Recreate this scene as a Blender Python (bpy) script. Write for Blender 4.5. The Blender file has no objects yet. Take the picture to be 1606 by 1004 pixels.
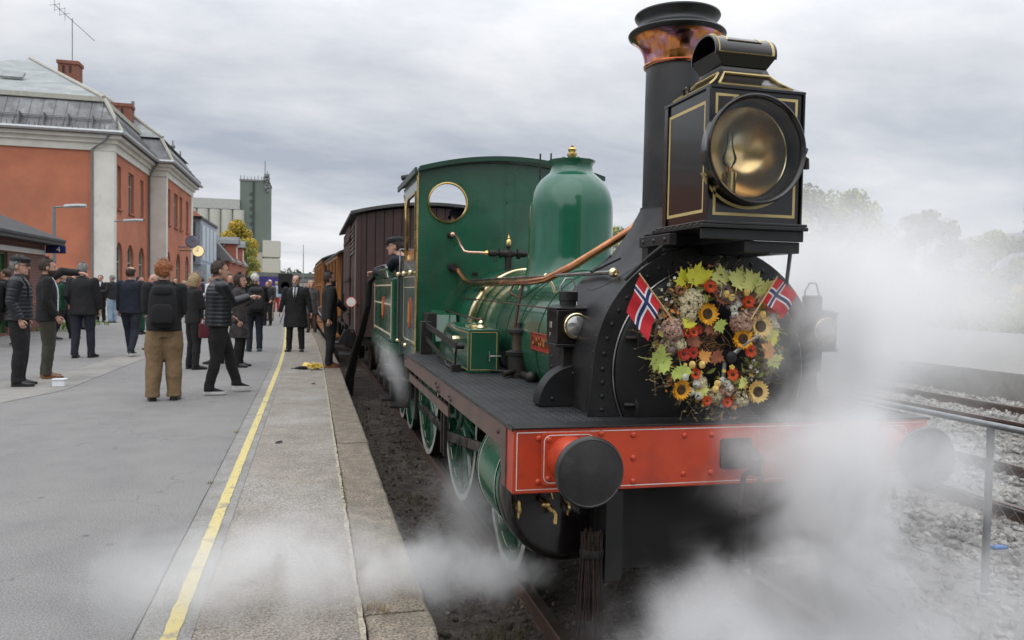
import bpy, math, random
import numpy as np
from math import sin, cos, pi, radians, sqrt, atan2
from mathutils import Vector, Matrix, noise
from mathutils.geometry import tessellate_polygon
random.seed(7); rng = np.random.default_rng(7)
scene = bpy.context.scene
COL = scene.collection

# ------------------------------------------------------------------ camera
cam_data = bpy.data.cameras.new('camera'); cam = bpy.data.objects.new('camera', cam_data); COL.objects.link(cam)
cam_data.sensor_width = 36; cam_data.sensor_fit = 'HORIZONTAL'; cam_data.lens = 1220/1606*36
cam_data.clip_start = 0.05; cam_data.clip_end = 3000
_y, _p, _r = radians(14.5), radians(-2.1), radians(1.1)
fw = Vector((sin(_y)*cos(_p), cos(_y)*cos(_p), sin(_p))); rt = Vector((cos(_y), -sin(_y), 0)); up = rt.cross(fw)
rt2 = cos(_r)*rt+sin(_r)*up; up2 = -sin(_r)*rt+cos(_r)*up
cam.matrix_world = Matrix(((rt2.x, up2.x, -fw.x, 0), (rt2.y, up2.y, -fw.y, 0), (rt2.z, up2.z, -fw.z, 1.81), (0, 0, 0, 1)))
cam_data.dof.use_dof = True; cam_data.dof.focus_distance = 4.6; cam_data.dof.aperture_fstop = 5.0
scene.camera = cam
scene.view_settings.view_transform = 'Standard'; scene.view_settings.look = 'None'
scene.view_settings.exposure = 0.22; scene.view_settings.gamma = 1.0
scene.view_settings.use_curve_mapping = False
scene.cycles.max_bounces = 6; scene.cycles.volume_bounces = 3; scene.cycles.volume_step_rate = 1.0
scene.cycles.volume_max_steps = 96; scene.cycles.transparent_max_bounces = 12

# ------------------------------------------------------------------ world: overcast sky
world = bpy.data.worlds.new("World"); scene.world = world; world.use_nodes = True
nt = world.node_tree; N = nt.nodes; LK = nt.links; N.clear()
def wn(t, **k):
    n = N.new(t)
    for a, b in k.items(): setattr(n, a, b)
    return n
def wmath(op, a, b=None):
    n = wn('ShaderNodeMath', operation=op)
    for i, v in enumerate((a, b)):
        if v is None: continue
        if isinstance(v, (int, float)): n.inputs[i].default_value = v
        else: LK.new(v, n.inputs[i])
    return n.outputs[0]
tc = wn('ShaderNodeTexCoord'); sep = wn('ShaderNodeSeparateXYZ'); LK.new(tc.outputs['Generated'], sep.inputs[0])
zc = wmath('MAXIMUM', sep.outputs[2], 0.0); zz = wmath('ADD', zc, 0.16)
cx = wmath('DIVIDE', sep.outputs[0], zz); cy = wmath('DIVIDE', sep.outputs[1], zz)
cmb = wn('ShaderNodeCombineXYZ'); LK.new(cx, cmb.inputs[0]); LK.new(cy, cmb.inputs[1]); cmb.inputs[2].default_value = 3.3
nz = wn('ShaderNodeTexNoise'); nz.inputs['Scale'].default_value = 0.55; nz.inputs['Detail'].default_value = 7; nz.inputs['Roughness'].default_value = 0.55; nz.inputs['Distortion'].default_value = 0.5
LK.new(cmb.outputs[0], nz.inputs['Vector'])
nz2 = wn('ShaderNodeTexNoise'); nz2.inputs['Scale'].default_value = 2.6; nz2.inputs['Detail'].default_value = 6; nz2.inputs['Roughness'].default_value = 0.62
mp = wn('ShaderNodeMapping'); mp.inputs['Scale'].default_value = (0.9, 1.3, 1); mp.inputs['Rotation'].default_value = (0, 0, radians(-15)); LK.new(cmb.outputs[0], mp.inputs[0]); LK.new(mp.outputs[0], nz2.inputs['Vector'])
mixn = wmath('ADD', wmath('MULTIPLY', nz.outputs[0], 0.74), wmath('MULTIPLY', nz2.outputs[0], 0.26))
# the deck of cloud is denser in a belt low over the horizon, thinner again at the very horizon
belt = wn('ShaderNodeMapRange', interpolation_type='SMOOTHSTEP'); belt.inputs[1].default_value = 0.0; belt.inputs[2].default_value = 0.15; belt.inputs[3].default_value = 0.07; belt.inputs[4].default_value = -0.10
LK.new(sep.outputs[2], belt.inputs[0])
belt2 = wn('ShaderNodeMapRange', interpolation_type='SMOOTHSTEP'); belt2.inputs[1].default_value = 0.15; belt2.inputs[2].default_value = 0.34; belt2.inputs[3].default_value = 0.0; belt2.inputs[4].default_value = 0.15
LK.new(sep.outputs[2], belt2.inputs[0])
val = wmath('ADD', mixn, wmath('ADD', belt.outputs[0], belt2.outputs[0]))
ramp = wn('ShaderNodeValToRGB'); LK.new(val, ramp.inputs[0])
e = ramp.color_ramp.elements
e[0].position = 0.34; e[0].color = (0.40, 0.44, 0.51, 1)
e[1].position = 0.68; e[1].color = (0.86, 0.865, 0.885, 1)
m = ramp.color_ramp.elements.new(0.50); m.color = (0.61, 0.635, 0.68, 1)
# overcast luminance law: brighter towards the zenith
gr = wmath('ADD', wmath('MULTIPLY', wmath('MAXIMUM', wmath('SUBTRACT', sep.outputs[2], 0.26), 0.0), 2.6), 1.0)
grc = wn('ShaderNodeVectorMath', operation='SCALE'); LK.new(ramp.outputs[0], grc.inputs[0]); LK.new(gr, grc.inputs[3])
sky = wn('ShaderNodeTexSky', sky_type='NISHITA', sun_disc=False); sky.sun_elevation = radians(48); sky.sun_rotation = radians(215)
bg1 = wn('ShaderNodeBackground'); bg1.inputs[1].default_value = 0.05; LK.new(sky.outputs[0], bg1.inputs[0])
bg2 = wn('ShaderNodeBackground'); bg2.inputs[1].default_value = 0.98; LK.new(grc.outputs[0], bg2.inputs[0])
mx = wn('ShaderNodeMixShader'); mx.inputs[0].default_value = 0.94; LK.new(bg1.outputs[0], mx.inputs[1]); LK.new(bg2.outputs[0], mx.inputs[2])
wo = wn('ShaderNodeOutputWorld'); LK.new(mx.outputs[0], wo.inputs[0])

sl = bpy.data.lights.new('sun', 'SUN'); sun = bpy.data.objects.new('sun', sl); COL.objects.link(sun)
sl.energy = 0.6; sl.angle = radians(75); sl.color = (1.0, 0.965, 0.92)
az = radians(215); el = radians(48)
sd = Vector((sin(az)*cos(el), cos(az)*cos(el), sin(el)))      # towards the sun
sun.rotation_euler = sd.to_track_quat('Z', 'Y').to_euler(); sun.location = (0, 0, 30)

# ------------------------------------------------------------------ materials
MATS = {}
def mat(name, col, rough=0.5, metal=0.0, col2=None, vs=6.0, vdet=5, bump=0.0, bs=40.0, coat=0.0, spec=0.5, lo=0.35, hi=0.65, stretch=None,
        rvar=0.0, trans=0.0, coord='Object', sheen=0.0, dirt=None, ds=1.5, dlo=0.52, dhi=0.7, bdist=0.01, emis=None, coatr=0.05, speck=None, spots=None, bstretch=None):
    if name in MATS: return MATS[name]
    m = bpy.data.materials.new(name); m.use_nodes = True; MATS[name] = m
    t = m.node_tree; b = t.nodes['Principled BSDF']
    def new(tt): return t.nodes.new(tt)
    b.inputs['Roughness'].default_value = rough; b.inputs['Metallic'].default_value = metal
    b.inputs['Coat Weight'].default_value = coat; b.inputs['Coat Roughness'].default_value = coatr
    b.inputs['Specular IOR Level'].default_value = spec; b.inputs['Transmission Weight'].default_value = trans
    if sheen: b.inputs['Sheen Weight'].default_value = sheen
    if emis: b.inputs['Emission Color'].default_value = (*emis[:3], 1); b.inputs['Emission Strength'].default_value = emis[3]
    c = new('ShaderNodeTexCoord'); vec = c.outputs[coord]
    if stretch:
        mpp = new('ShaderNodeMapping'); mpp.inputs['Scale'].default_value = stretch; t.links.new(vec, mpp.inputs[0]); vec = mpp.outputs[0]
    if col2 is None: col2 = tuple(x*0.82 for x in col)
    nn = new('ShaderNodeTexNoise'); nn.inputs['Scale'].default_value = vs; nn.inputs['Detail'].default_value = vdet; nn.inputs['Roughness'].default_value = 0.6
    t.links.new(vec, nn.inputs['Vector'])
    r = new('ShaderNodeValToRGB'); r.color_ramp.elements[0].position = lo; r.color_ramp.elements[1].position = hi
    r.color_ramp.elements[0].color = (*col2, 1); r.color_ramp.elements[1].color = (*col, 1)
    t.links.new(nn.outputs[0], r.inputs[0]); out = r.outputs[0]
    if dirt:
        n2 = new('ShaderNodeTexNoise'); n2.inputs['Scale'].default_value = ds; n2.inputs['Detail'].default_value = 8; n2.inputs['Roughness'].default_value = 0.65
        t.links.new(c.outputs[coord], n2.inputs['Vector'])
        r2 = new('ShaderNodeMapRange'); r2.inputs[1].default_value = dlo; r2.inputs[2].default_value = dhi; t.links.new(n2.outputs[0], r2.inputs[0])
        mxx = new('ShaderNodeMix'); mxx.data_type = 'RGBA'; t.links.new(r2.outputs[0], mxx.inputs[0]); t.links.new(out, mxx.inputs[6]); mxx.inputs[7].default_value = (*dirt, 1)
        out = mxx.outputs[2]
    if spots:
        vo = new('ShaderNodeTexVoronoi'); vo.inputs['Scale'].default_value = spots[0]; t.links.new(c.outputs[coord], vo.inputs['Vector']); rs = new('ShaderNodeMapRange'); rs.inputs[1].default_value = spots[1]; rs.inputs[2].default_value = spots[1]*1.5; rs.inputs[3].default_value = spots[2]; rs.inputs[4].default_value = 1.0
        t.links.new(vo.outputs['Distance'], rs.inputs[0]); vs_ = new('ShaderNodeVectorMath'); vs_.operation = 'SCALE'; t.links.new(out, vs_.inputs[0]); t.links.new(rs.outputs[0], vs_.inputs[3]); out = vs_.outputs[0]
        cr = new('ShaderNodeTexVoronoi'); cr.feature = 'DISTANCE_TO_EDGE'; cr.inputs['Scale'].default_value = spots[0]*.22; wa = new('ShaderNodeVectorMath'); wa.operation = 'MULTIPLY_ADD'; nw = new('ShaderNodeTexNoise'); nw.inputs['Scale'].default_value = 2.2; nw.inputs['Detail'].default_value = 6; t.links.new(c.outputs[coord], nw.inputs['Vector']); t.links.new(nw.outputs['Color'], wa.inputs[0]); wa.inputs[1].default_value = (.9, .9, .9); t.links.new(c.outputs[coord], wa.inputs[2]); t.links.new(wa.outputs[0], cr.inputs['Vector'])
        rc = new('ShaderNodeMapRange'); rc.inputs[1].default_value = 0.0; rc.inputs[2].default_value = .004; rc.inputs[3].default_value = .62; rc.inputs[4].default_value = 1.0; t.links.new(cr.outputs['Distance'], rc.inputs[0]); v6 = new('ShaderNodeVectorMath'); v6.operation = 'SCALE'; t.links.new(out, v6.inputs[0]); t.links.new(rc.outputs[0], v6.inputs[3]); out = v6.outputs[0]
    if speck:
        n5 = new('ShaderNodeTexNoise'); n5.inputs['Scale'].default_value = speck[0]; n5.inputs['Detail'].default_value = 3; n5.inputs['Roughness'].default_value = 0.7
        t.links.new(c.outputs[coord], n5.inputs['Vector']); r5 = new('ShaderNodeMapRange'); r5.inputs[1].default_value = 0.34; r5.inputs[2].default_value = 0.66; r5.inputs[3].default_value = 1-speck[1]; r5.inputs[4].default_value = 1+speck[1]
        t.links.new(n5.outputs[0], r5.inputs[0]); v5 = new('ShaderNodeVectorMath'); v5.operation = 'SCALE'; t.links.new(out, v5.inputs[0]); t.links.new(r5.outputs[0], v5.inputs[3]); out = v5.outputs[0]
    t.links.new(out, b.inputs['Base Color'])
    if rvar:
        n3 = new('ShaderNodeTexNoise'); n3.inputs['Scale'].default_value = vs*0.7; n3.inputs['Detail'].default_value = 6; t.links.new(vec, n3.inputs['Vector'])
        r3 = new('ShaderNodeMapRange'); r3.inputs[1].default_value = 0.3; r3.inputs[2].default_value = 0.7; r3.inputs[3].default_value = max(0.02, rough-rvar); r3.inputs[4].default_value = min(1, rough+rvar)
        t.links.new(n3.outputs[0], r3.inputs[0]); t.links.new(r3.outputs[0], b.inputs['Roughness'])
    if bump:
        n4 = new('ShaderNodeTexNoise'); n4.inputs['Scale'].default_value = bs; n4.inputs['Detail'].default_value = 4
        if bstretch: mb_ = new('ShaderNodeMapping'); mb_.inputs['Scale'].default_value = bstretch; t.links.new(vec, mb_.inputs[0]); t.links.new(mb_.outputs[0], n4.inputs['Vector'])
        else: t.links.new(vec, n4.inputs['Vector'])
        bp = new('ShaderNodeBump'); bp.inputs['Strength'].default_value = bump; bp.inputs['Distance'].default_value = bdist
        t.links.new(n4.outputs[0], bp.inputs['Height']); t.links.new(bp.outputs[0], b.inputs['Normal'])
    return m

GREEN = mat('green_enamel', (0.011, 0.090, 0.047), 0.28, col2=(0.0085, 0.074, 0.038), vs=3, coat=0.4, bump=0.05, bs=7, rvar=0.13, dirt=(0.014, 0.05, 0.03), ds=2.6, dlo=0.48, dhi=0.75, coatr=0.08)
BLACK = mat('black_paint', (0.008, 0.008, 0.0085), 0.40, col2=(0.013, 0.013, 0.013), vs=5, bump=0.15, bs=60, rvar=0.12, dirt=(0.025, 0.023, 0.022), ds=6, dlo=0.55, dhi=0.8, bdist=0.003)
SMOKE_BLACK = mat('smokebox_black', (0.009, 0.009, 0.010), 0.44, spec=.35, col2=(0.014, 0.014, 0.015), vs=4, bump=0.2, bs=90, rvar=0.12, dirt=(0.032, 0.029, 0.027), ds=3, bdist=0.003)
GLOSS_BLACK = mat('gloss_black', (0.007, 0.006, 0.006), 0.2, col2=(0.011, 0.008, 0.008), coat=0.25, bump=0.03, bs=20, bdist=0.003)
IRON = mat('dark_iron', (0.013, 0.012, 0.012), 0.5, metal=0.3, col2=(0.022, 0.019, 0.016), vs=9, bump=0.3, bs=50, dirt=(0.04, 0.03, 0.024), ds=8, bdist=0.004)
RED = mat('red_enamel', (0.52, 0.055, 0.015), 0.42, col2=(0.43, 0.040, 0.012), vs=3, coat=0.2, bump=0.08, bs=24, dirt=(0.30, 0.034, 0.018), ds=4, dlo=0.5, dhi=0.75, bdist=0.003)
MAROON = mat('brown_frame_paint', (0.125, 0.075, 0.066), 0.42, col2=(0.10, 0.058, 0.05), vs=5, bump=0.1, bs=30, dirt=(0.06, 0.045, 0.04), ds=4, bdist=0.003)
WHITE = mat('white_paint', (0.72, 0.72, 0.69), 0.4, col2=(0.6, 0.6, 0.57), vs=8, dirt=(0.4, 0.37, 0.33), ds=5)
CREAM = mat('cream_line', (0.66, 0.58, 0.40), 0.4)
GOLD = mat('gold_line', (0.50, 0.37, 0.13), 0.35, metal=0.25, vs=20)
BRASS = mat('brass', (0.72, 0.52, 0.21), 0.24, metal=1, col2=(0.56, 0.38, 0.14), vs=12, rvar=0.08, bump=0.05, bs=30)
BRASS_POL = mat('polished_brass', (0.92, 0.82, 0.56), 0.20, metal=1, col2=(0.75, 0.60, 0.32), vs=6, rvar=0.06)
COPPER = mat('copper', (0.80, 0.36, 0.17), 0.2, metal=1, col2=(0.52, 0.22, 0.11), vs=7, rvar=0.1, bump=0.05, bs=20)
STEEL = mat('bright_steel', (0.42, 0.42, 0.42), 0.3, metal=1, col2=(0.26, 0.25, 0.24), vs=10, rvar=0.1)
TYRE = mat('white_tyre', (0.55, 0.55, 0.53), 0.45, col2=(0.42, 0.42, 0.40), dirt=(0.12, 0.10, 0.09), ds=7, dlo=0.5, dhi=0.75)
TREAD = mat('chequer_plate', (0.040, 0.041, 0.043), 0.55, spec=.35, col2=(0.025, 0.025, 0.026), speck=(140, .5), vs=4, metal=0.3, rvar=0.1, bump=0.2, bs=120, dirt=(0.02, 0.02, 0.02), ds=3, dlo=0.55, dhi=0.7, bdist=0.003)

# ------------------------------------------------------------------ mesh builder
MODE = {'bend': False}
def bend_dx(y):
    t = min(max((y-14)/26.0, 0), 1); return -0.5*t*t*(3-2*t) - max(0, y-40)*0.012
class MB:
    def __init__(s): s.v = []; s.f = []; s.m = []; s.cm = 0
    def add(s, vs, fs):
        o = len(s.v); s.v.extend([tuple(p) for p in vs]); s.f.extend([tuple(i+o for i in f) for f in fs]); s.m.extend([s.cm]*len(fs)); return s
    def box(s, x0, x1, y0, y1, z0, z1, M=None):
        vs = [Vector((x, y, z)) for z in (z0, z1) for y in (y0, y1) for x in (x0, x1)]
        if M is not None: vs = [M @ p for p in vs]
        return s.add(vs, [(0, 2, 3, 1), (4, 5, 7, 6), (0, 1, 5, 4), (1, 3, 7, 5), (3, 2, 6, 7), (2, 0, 4, 6)])
    def ob(s, c, h, M=None):
        T = Matrix.Translation(c) @ (M.to_4x4() if M is not None else Matrix.Identity(4))
        return s.box(-h[0], h[0], -h[1], h[1], -h[2], h[2], T)
    def loft(s, rings, close=True, caps=True):
        n = len(rings[0]); vs = [p for r in rings for p in r]; fs = []
        for i in range(len(rings)-1):
            for j in range(n if close else n-1):
                k = (j+1) % n; fs.append((i*n+j, i*n+k, (i+1)*n+k, (i+1)*n+j))
        if caps and close: fs.append(tuple(range(n-1, -1, -1))); fs.append(tuple((len(rings)-1)*n+j for j in range(n)))
        return s.add(vs, fs)
    def tube(s, pts, r, seg=10, caps=True, flat=1.0):
        pts = [Vector(p) for p in pts]; rs = r if isinstance(r, (list, tuple)) else [r]*len(pts); rings = []; prev = None
        for i, p in enumerate(pts):
            d = (pts[min(i+1, len(pts)-1)]-pts[max(i-1, 0)])
            d = d.normalized() if d.length > 1e-9 else Vector((0, 0, 1))
            if prev is None:
                a = Vector((0, 0, 1)) if abs(d.z) < 0.9 else Vector((1, 0, 0)); u = d.cross(a).normalized()
            else: u = (prev-d*prev.dot(d)); u = u.normalized() if u.length > 1e-6 else d.orthogonal().normalized()
            w = d.cross(u); prev = u
            rings.append([p+(u*cos(2*pi*k/seg)+w*sin(2*pi*k/seg)*flat)*rs[i] for k in range(seg)])
        return s.loft(rings, caps=caps)
    def lathe(s, prof, o=(0, 0, 0), ax='z', seg=32, a0=0.0, a1=2*pi, ring=False, open_=False):
        if ring: prof = list(prof)+[prof[0]]
        full = abs(a1-a0-2*pi) < 1e-6; n = seg if full else seg+1; rings = []
        for r, h in prof:
            ring = []
            for k in range(n):
                a = a0+(a1-a0)*k/seg; c, d = r*cos(a), r*sin(a)
                p = (c, d, h) if ax == 'z' else ((c, h, d) if ax == 'y' else (h, c, d))
                ring.append((o[0]+p[0], o[1]+p[1], o[2]+p[2]))
            rings.append(ring)
        return s.loft(rings, close=full, caps=full and not ring and not open_)
    def sphere(s, c, r, nu=12, nv=8, M=None):
        if isinstance(r, (int, float)): r = (r, r, r)
        rings = []
        for i in range(1, nv):
            t = pi*i/nv; ring = []
            for k in range(nu):
                a = 2*pi*k/nu; p = Vector((r[0]*sin(t)*cos(a), r[1]*sin(t)*sin(a), -r[2]*cos(t)))
                if M is not None: p = M @ p
                ring.append(Vector(c)+p)
            rings.append(ring)
        return s.loft(rings)
    def prism(s, poly, ax, a, b, holes=()):
        """polygon in the plane across axis ax, extruded a..b (x: poly=(y,z), y: (x,z), z: (x,y))"""
        def P(u, v, w): return (w, u, v) if ax == 'x' else ((u, w, v) if ax == 'y' else (u, v, w))
        loops = [list(poly)]+[list(h) for h in holes]
        tris = tessellate_polygon([[Vector((u, v, 0)) for u, v in lp] for lp in loops])
        flat = [p for lp in loops for p in lp]; n = len(flat)
        vs = [P(u, v, a) for u, v in flat]+[P(u, v, b) for u, v in flat]; fs = []
        for t in tris: fs.append(tuple(t)); fs.append(tuple(i+n for i in reversed(t)))
        o = 0
        for lp in loops:
            L = len(lp)
            for i in range(L): j = (i+1) % L; fs.append((o+i, o+j, o+j+n, o+i+n))
            o += L
        return s.add(vs, fs)
    def strip(s, pts, w, ax, a, b, closed=True):
        """flat line of width w along 2-D pts in the plane across ax, between depths a and b"""
        pts = [Vector((p[0], p[1])) for p in pts]; n = len(pts); outer = []; inner = []
        for i in range(n):
            p0 = pts[i-1] if (closed or i > 0) else pts[i]; p1 = pts[(i+1) % n] if (closed or i < n-1) else pts[i]
            d1 = (pts[i]-p0); d2 = (p1-pts[i])
            d1 = d1.normalized() if d1.length > 1e-9 else d2.normalized(); d2 = d2.normalized() if d2.length > 1e-9 else d1
            nn = Vector((-(d1+d2).y, (d1+d2).x)); nn = nn.normalized() if nn.length > 1e-6 else Vector((-d1.y, d1.x))
            k = 1/max(0.5, nn.dot(Vector((-d1.y, d1.x)))); outer.append(pts[i]+nn*w/2*k); inner.append(pts[i]-nn*w/2*k)
        def P(u, v, q): return (q, u, v) if ax == 'x' else ((u, q, v) if ax == 'y' else (u, v, q))
        rings = [[P(*outer[i], a), P(*outer[i], b), P(*inner[i], b), P(*inner[i], a)] for i in range(n)]
        if closed: rings.append(rings[0])
        return s.loft(rings, caps=not closed)
    def build(s, name, mats, parent=None, smooth=True, angle=38, bevel=0.0, off=None, recalc=True, **tags):
        me = bpy.data.meshes.new(name); vs = s.v
        if MODE['bend']: vs = [(x+bend_dx(y), y, z) for x, y, z in vs]
        if off is None: off = ORG.get(parent.name, (0, 0, 0)) if parent is not None else (0, 0, 0)
        if off != (0, 0, 0): vs = [(x-off[0], y-off[1], z-off[2]) for x, y, z in vs]
        me.from_pydata([tuple(p) for p in vs], [], s.f)
        if not isinstance(mats, (list, tuple)): mats = [mats]
        for mm in mats: me.materials.append(mm)
        if len(mats) > 1: me.polygons.foreach_set('material_index', s.m)
        if recalc:
            import bmesh
            bm = bmesh.new(); bm.from_mesh(me); bmesh.ops.recalc_face_normals(bm, faces=bm.faces); bm.to_mesh(me); bm.free()
        if smooth:
            me.polygons.foreach_set('use_smooth', [True]*len(me.polygons)); me.set_sharp_from_angle(angle=radians(angle))
        me.update(); o = bpy.data.objects.new(name, me); COL.objects.link(o)
        if parent is not None: o.parent = parent; ORG[o.name] = ORG.get(parent.name, (0, 0, 0))
        else:
            ORG[o.name] = off
            if off != (0, 0, 0): o.location = off
        if bevel:
            bv = o.modifiers.new('bevel', 'BEVEL'); bv.width = bevel; bv.segments = 2; bv.limit_method = 'ANGLE'; bv.angle_limit = radians(40); bv.harden_normals = False
        for k, v in tags.items(): o[k] = v
        return o
ORG = {}
def thing(name, label, cat, loc=(0, 0, 0), rz=0.0, group=None, local=False):
    o = bpy.data.objects.new(name, None); COL.objects.link(o); o.location = loc; o.rotation_euler = (0, 0, rz); o.empty_display_size = 0.1
    o['label'] = label; o['category'] = cat
    if group: o['group'] = group
    ORG[o.name] = (0, 0, 0) if local else tuple(loc)
    return o
def top(o, label, cat, group=None):
    o['label'] = label; o['category'] = cat
    if group: o['group'] = group
    return o
def copy_tree(o, parent=None):
    c = o.copy(); COL.objects.link(c)
    if parent is not None: c.parent = parent
    for ch in list(o.children): copy_tree(ch, c)
    return c
def circ(cx, cy, r, n=32, a0=0.0, a1=None):
    if a1 is None: return [(cx+r*cos(a0+2*pi*k/n), cy+r*sin(a0+2*pi*k/n)) for k in range(n)]
    return [(cx+r*cos(a0+(a1-a0)*k/n), cy+r*sin(a0+(a1-a0)*k/n)) for k in range(n+1)]
def rrect(x0, x1, y0, y1, r, n=4):
    out = []
    for cx, cy, a in ((x1-r, y1-r, 0), (x0+r, y1-r, pi/2), (x0+r, y0+r, pi), (x1-r, y0+r, 1.5*pi)):
        out += [(cx+r*cos(a+pi/2*k/n), cy+r*sin(a+pi/2*k/n)) for k in range(n+1)]
    return out
def text_mesh(name, body, size, M, mats, parent, depth=0.003, off=None):
    cu = bpy.data.curves.new(name, 'FONT'); cu.body = body; cu.size = size; cu.extrude = depth; cu.align_x = 'CENTER'; cu.align_y = 'CENTER'
    tmp = bpy.data.objects.new('tmp', cu); COL.objects.link(tmp); bpy.context.view_layer.update()
    me = bpy.data.meshes.new_from_object(tmp.evaluated_get(bpy.context.evaluated_depsgraph_get())); bpy.data.objects.remove(tmp); bpy.data.curves.remove(cu)
    me.transform(M)
    o2 = ORG.get(parent.name, (0, 0, 0)) if off is None else off; me.transform(Matrix.Translation(-Vector(o2)))
    me.materials.clear(); me.materials.append(mats); o = bpy.data.objects.new(name, me); COL.objects.link(o); o.parent = parent; ORG[o.name] = o2
    return o
def plane_surface(mb, xs, ys, z, nz=0.0):
    n = len(xs); vs = [(x, y, z+(noise.noise(Vector((x*1.7, y*1.7, 0)))*nz if nz else 0)) for y in ys for x in xs]
    fs = [(j*n+i, j*n+i+1, (j+1)*n+i+1, (j+1)*n+i) for j in range(len(ys)-1) for i in range(n-1)]
    mb.add(vs, fs)

def rivet_mesh(mb, p, r, nrm, h=.6, seg=8):
    nrm = Vector(nrm).normalized(); u = nrm.orthogonal().normalized(); w = nrm.cross(u); p = Vector(p)
    mb.loft([[p+(u*cos(2*pi*k/seg)+w*sin(2*pi*k/seg))*r*c+nrm*r*h*s_ for k in range(seg)] for c, s_ in ((1, -.3), (1, .0), (.8, .6), (.35, .95))])
def rivets(name, m, parent, items):
    """items: (point, radius, normal) - each rivet a part of its own, one shared mesh per radius"""
    first = {}; o2 = ORG.get(parent.name, (0, 0, 0))
    for p, r, nrm in items:
        if r not in first:
            mb = MB(); rivet_mesh(mb, (0, 0, 0), r, (0, 0, 1)); o = mb.build(name, m, parent, off=(0, 0, 0)); first[r] = o
        else: o = first[r].copy(); COL.objects.link(o); o.parent = parent
        o.location = Vector(p)-Vector(o2); o.rotation_euler = Vector(nrm).to_track_quat('Z', 'Y').to_euler()
# ================================================================== THE SETTING
ASPHALT = mat('asphalt', (0.205, 0.199, 0.193), 0.9, spots=(2.6, .045, .62), speck=(110, .42), col2=(0.178, 0.173, 0.168), vs=2.6, vdet=10, bump=0.35, bs=160, dirt=(0.225, 0.218, 0.208), ds=1.1, dlo=0.45, dhi=0.72, coord='Object', bdist=0.004)
CONC = mat('platform_concrete', (0.285, 0.255, 0.218), 0.92, spots=(3.5, .05, .66), speck=(85, .55), col2=(0.195, 0.172, 0.146), vs=3.2, vdet=10, bump=0.5, bs=120, dirt=(0.30, 0.285, 0.26), ds=1.1, dlo=0.5, dhi=0.68, lo=0.3, hi=0.68, bdist=0.006)
CONC_L = mat('pale_concrete', (0.27, 0.262, 0.245), 0.9, speck=(90, .35), col2=(0.20, 0.192, 0.178), vs=5, vdet=10, bump=0.3, bs=150, dirt=(0.17, 0.16, 0.14), ds=1.4, dlo=0.55, dhi=0.75, bdist=0.004)
SLAB = mat('edge_slab_concrete', (0.25, 0.208, 0.158), 0.92, speck=(75, .7), col2=(0.13, 0.112, 0.09), vs=9, vdet=12, bump=0.9, bs=70, dirt=(0.15, 0.135, 0.10), ds=3, dlo=0.48, dhi=0.66, lo=0.3, hi=0.62, bdist=0.012)
CINDER = mat('cinder_bed', (0.10, 0.082, 0.067), 0.95, speck=(90, .6), col2=(0.028, 0.023, 0.019), vs=14, vdet=10, bump=1.0, bs=60, dirt=(0.115, 0.095, 0.078), ds=2, bdist=0.02)
BALLAST_G = mat('ballast_bed', (0.30, 0.29, 0.27), 0.95, col2=(0.13, 0.125, 0.118), vs=22, vdet=8, bump=1.0, bs=30, dirt=(0.22, 0.20, 0.17), ds=1.2, bdist=0.03)
EARTH = mat('rough_grass_ground', (0.10, 0.105, 0.05), 0.95, col2=(0.07, 0.075, 0.035), vs=0.4, bump=0.5, bs=5, dirt=(0.14, 0.12, 0.08), ds=0.1)
YELLOW = mat('yellow_line_paint', (0.58, 0.48, 0.19), 0.85, col2=(0.36, 0.33, 0.23), vs=45, vdet=10, lo=0.36, hi=0.46, bump=0.4, bs=120, dirt=(0.30, 0.27, 0.2), ds=8, dlo=0.55, dhi=0.66, bdist=0.004)
def yseq(a, b, n): return [a+(b-a)*i/n for i in range(n+1)]
YS = yseq(-8, 20, 28)+yseq(21, 140, 60)
mb = MB(); R_ = 1500
mb.add([(-R_, -R_, -0.42), (R_, -R_, -0.42), (R_, R_, -0.42), (-R_, R_, -0.42)], [(0, 1, 2, 3)]); mb.build('ground', EARTH, smooth=False, kind='structure')
MODE['bend'] = True
def sheet(name, x0, x1, z, m, y0=-8, y1=140, dz=0.4, **k):
    mb = MB(); ys = [y for y in YS if y0 <= y <= y1]
    if ys[0] > y0: ys = [y0]+ys
    if ys[-1] < y1: ys.append(y1)
    mb.loft([[(x0, y, z-dz), (x1, y, z-dz), (x1, y, z), (x0, y, z)] for y in ys]); k.setdefault('kind', 'structure')
    return mb.build(name, m, smooth=False, **k)
sheet('platform', -70, -0.70, 0.336, ASPHALT, dz=0.7)
sheet('platform_paving', -0.698, 0.235, 0.338, CONC, dz=0.7)
sheet('pale_paving_strip', -0.70, -0.47, 0.342, CONC_L, dz=0.002)
# worn yellow safety line with a slightly wandering edge
mb = MB(); r1 = []; 
for y in yseq(-4, 20, 480)+yseq(20.5, 70, 100):
    j = 0.006*noise.noise(Vector((y*9, 0, 0)))+0.004*noise.noise(Vector((y*33, 4, 0))); k2 = 0.008*noise.noise(Vector((y*11, 9, 0)))+0.004*noise.noise(Vector((y*35, 1, 0)))
    r1.append([(-0.592+j, y, 0.3465), (-0.526+k2, y, 0.3465)])
mb.loft(r1, close=False, caps=False); mb.build('yellow_safety_line', YELLOW, smooth=False, recalc=False, kind='structure')
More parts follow.
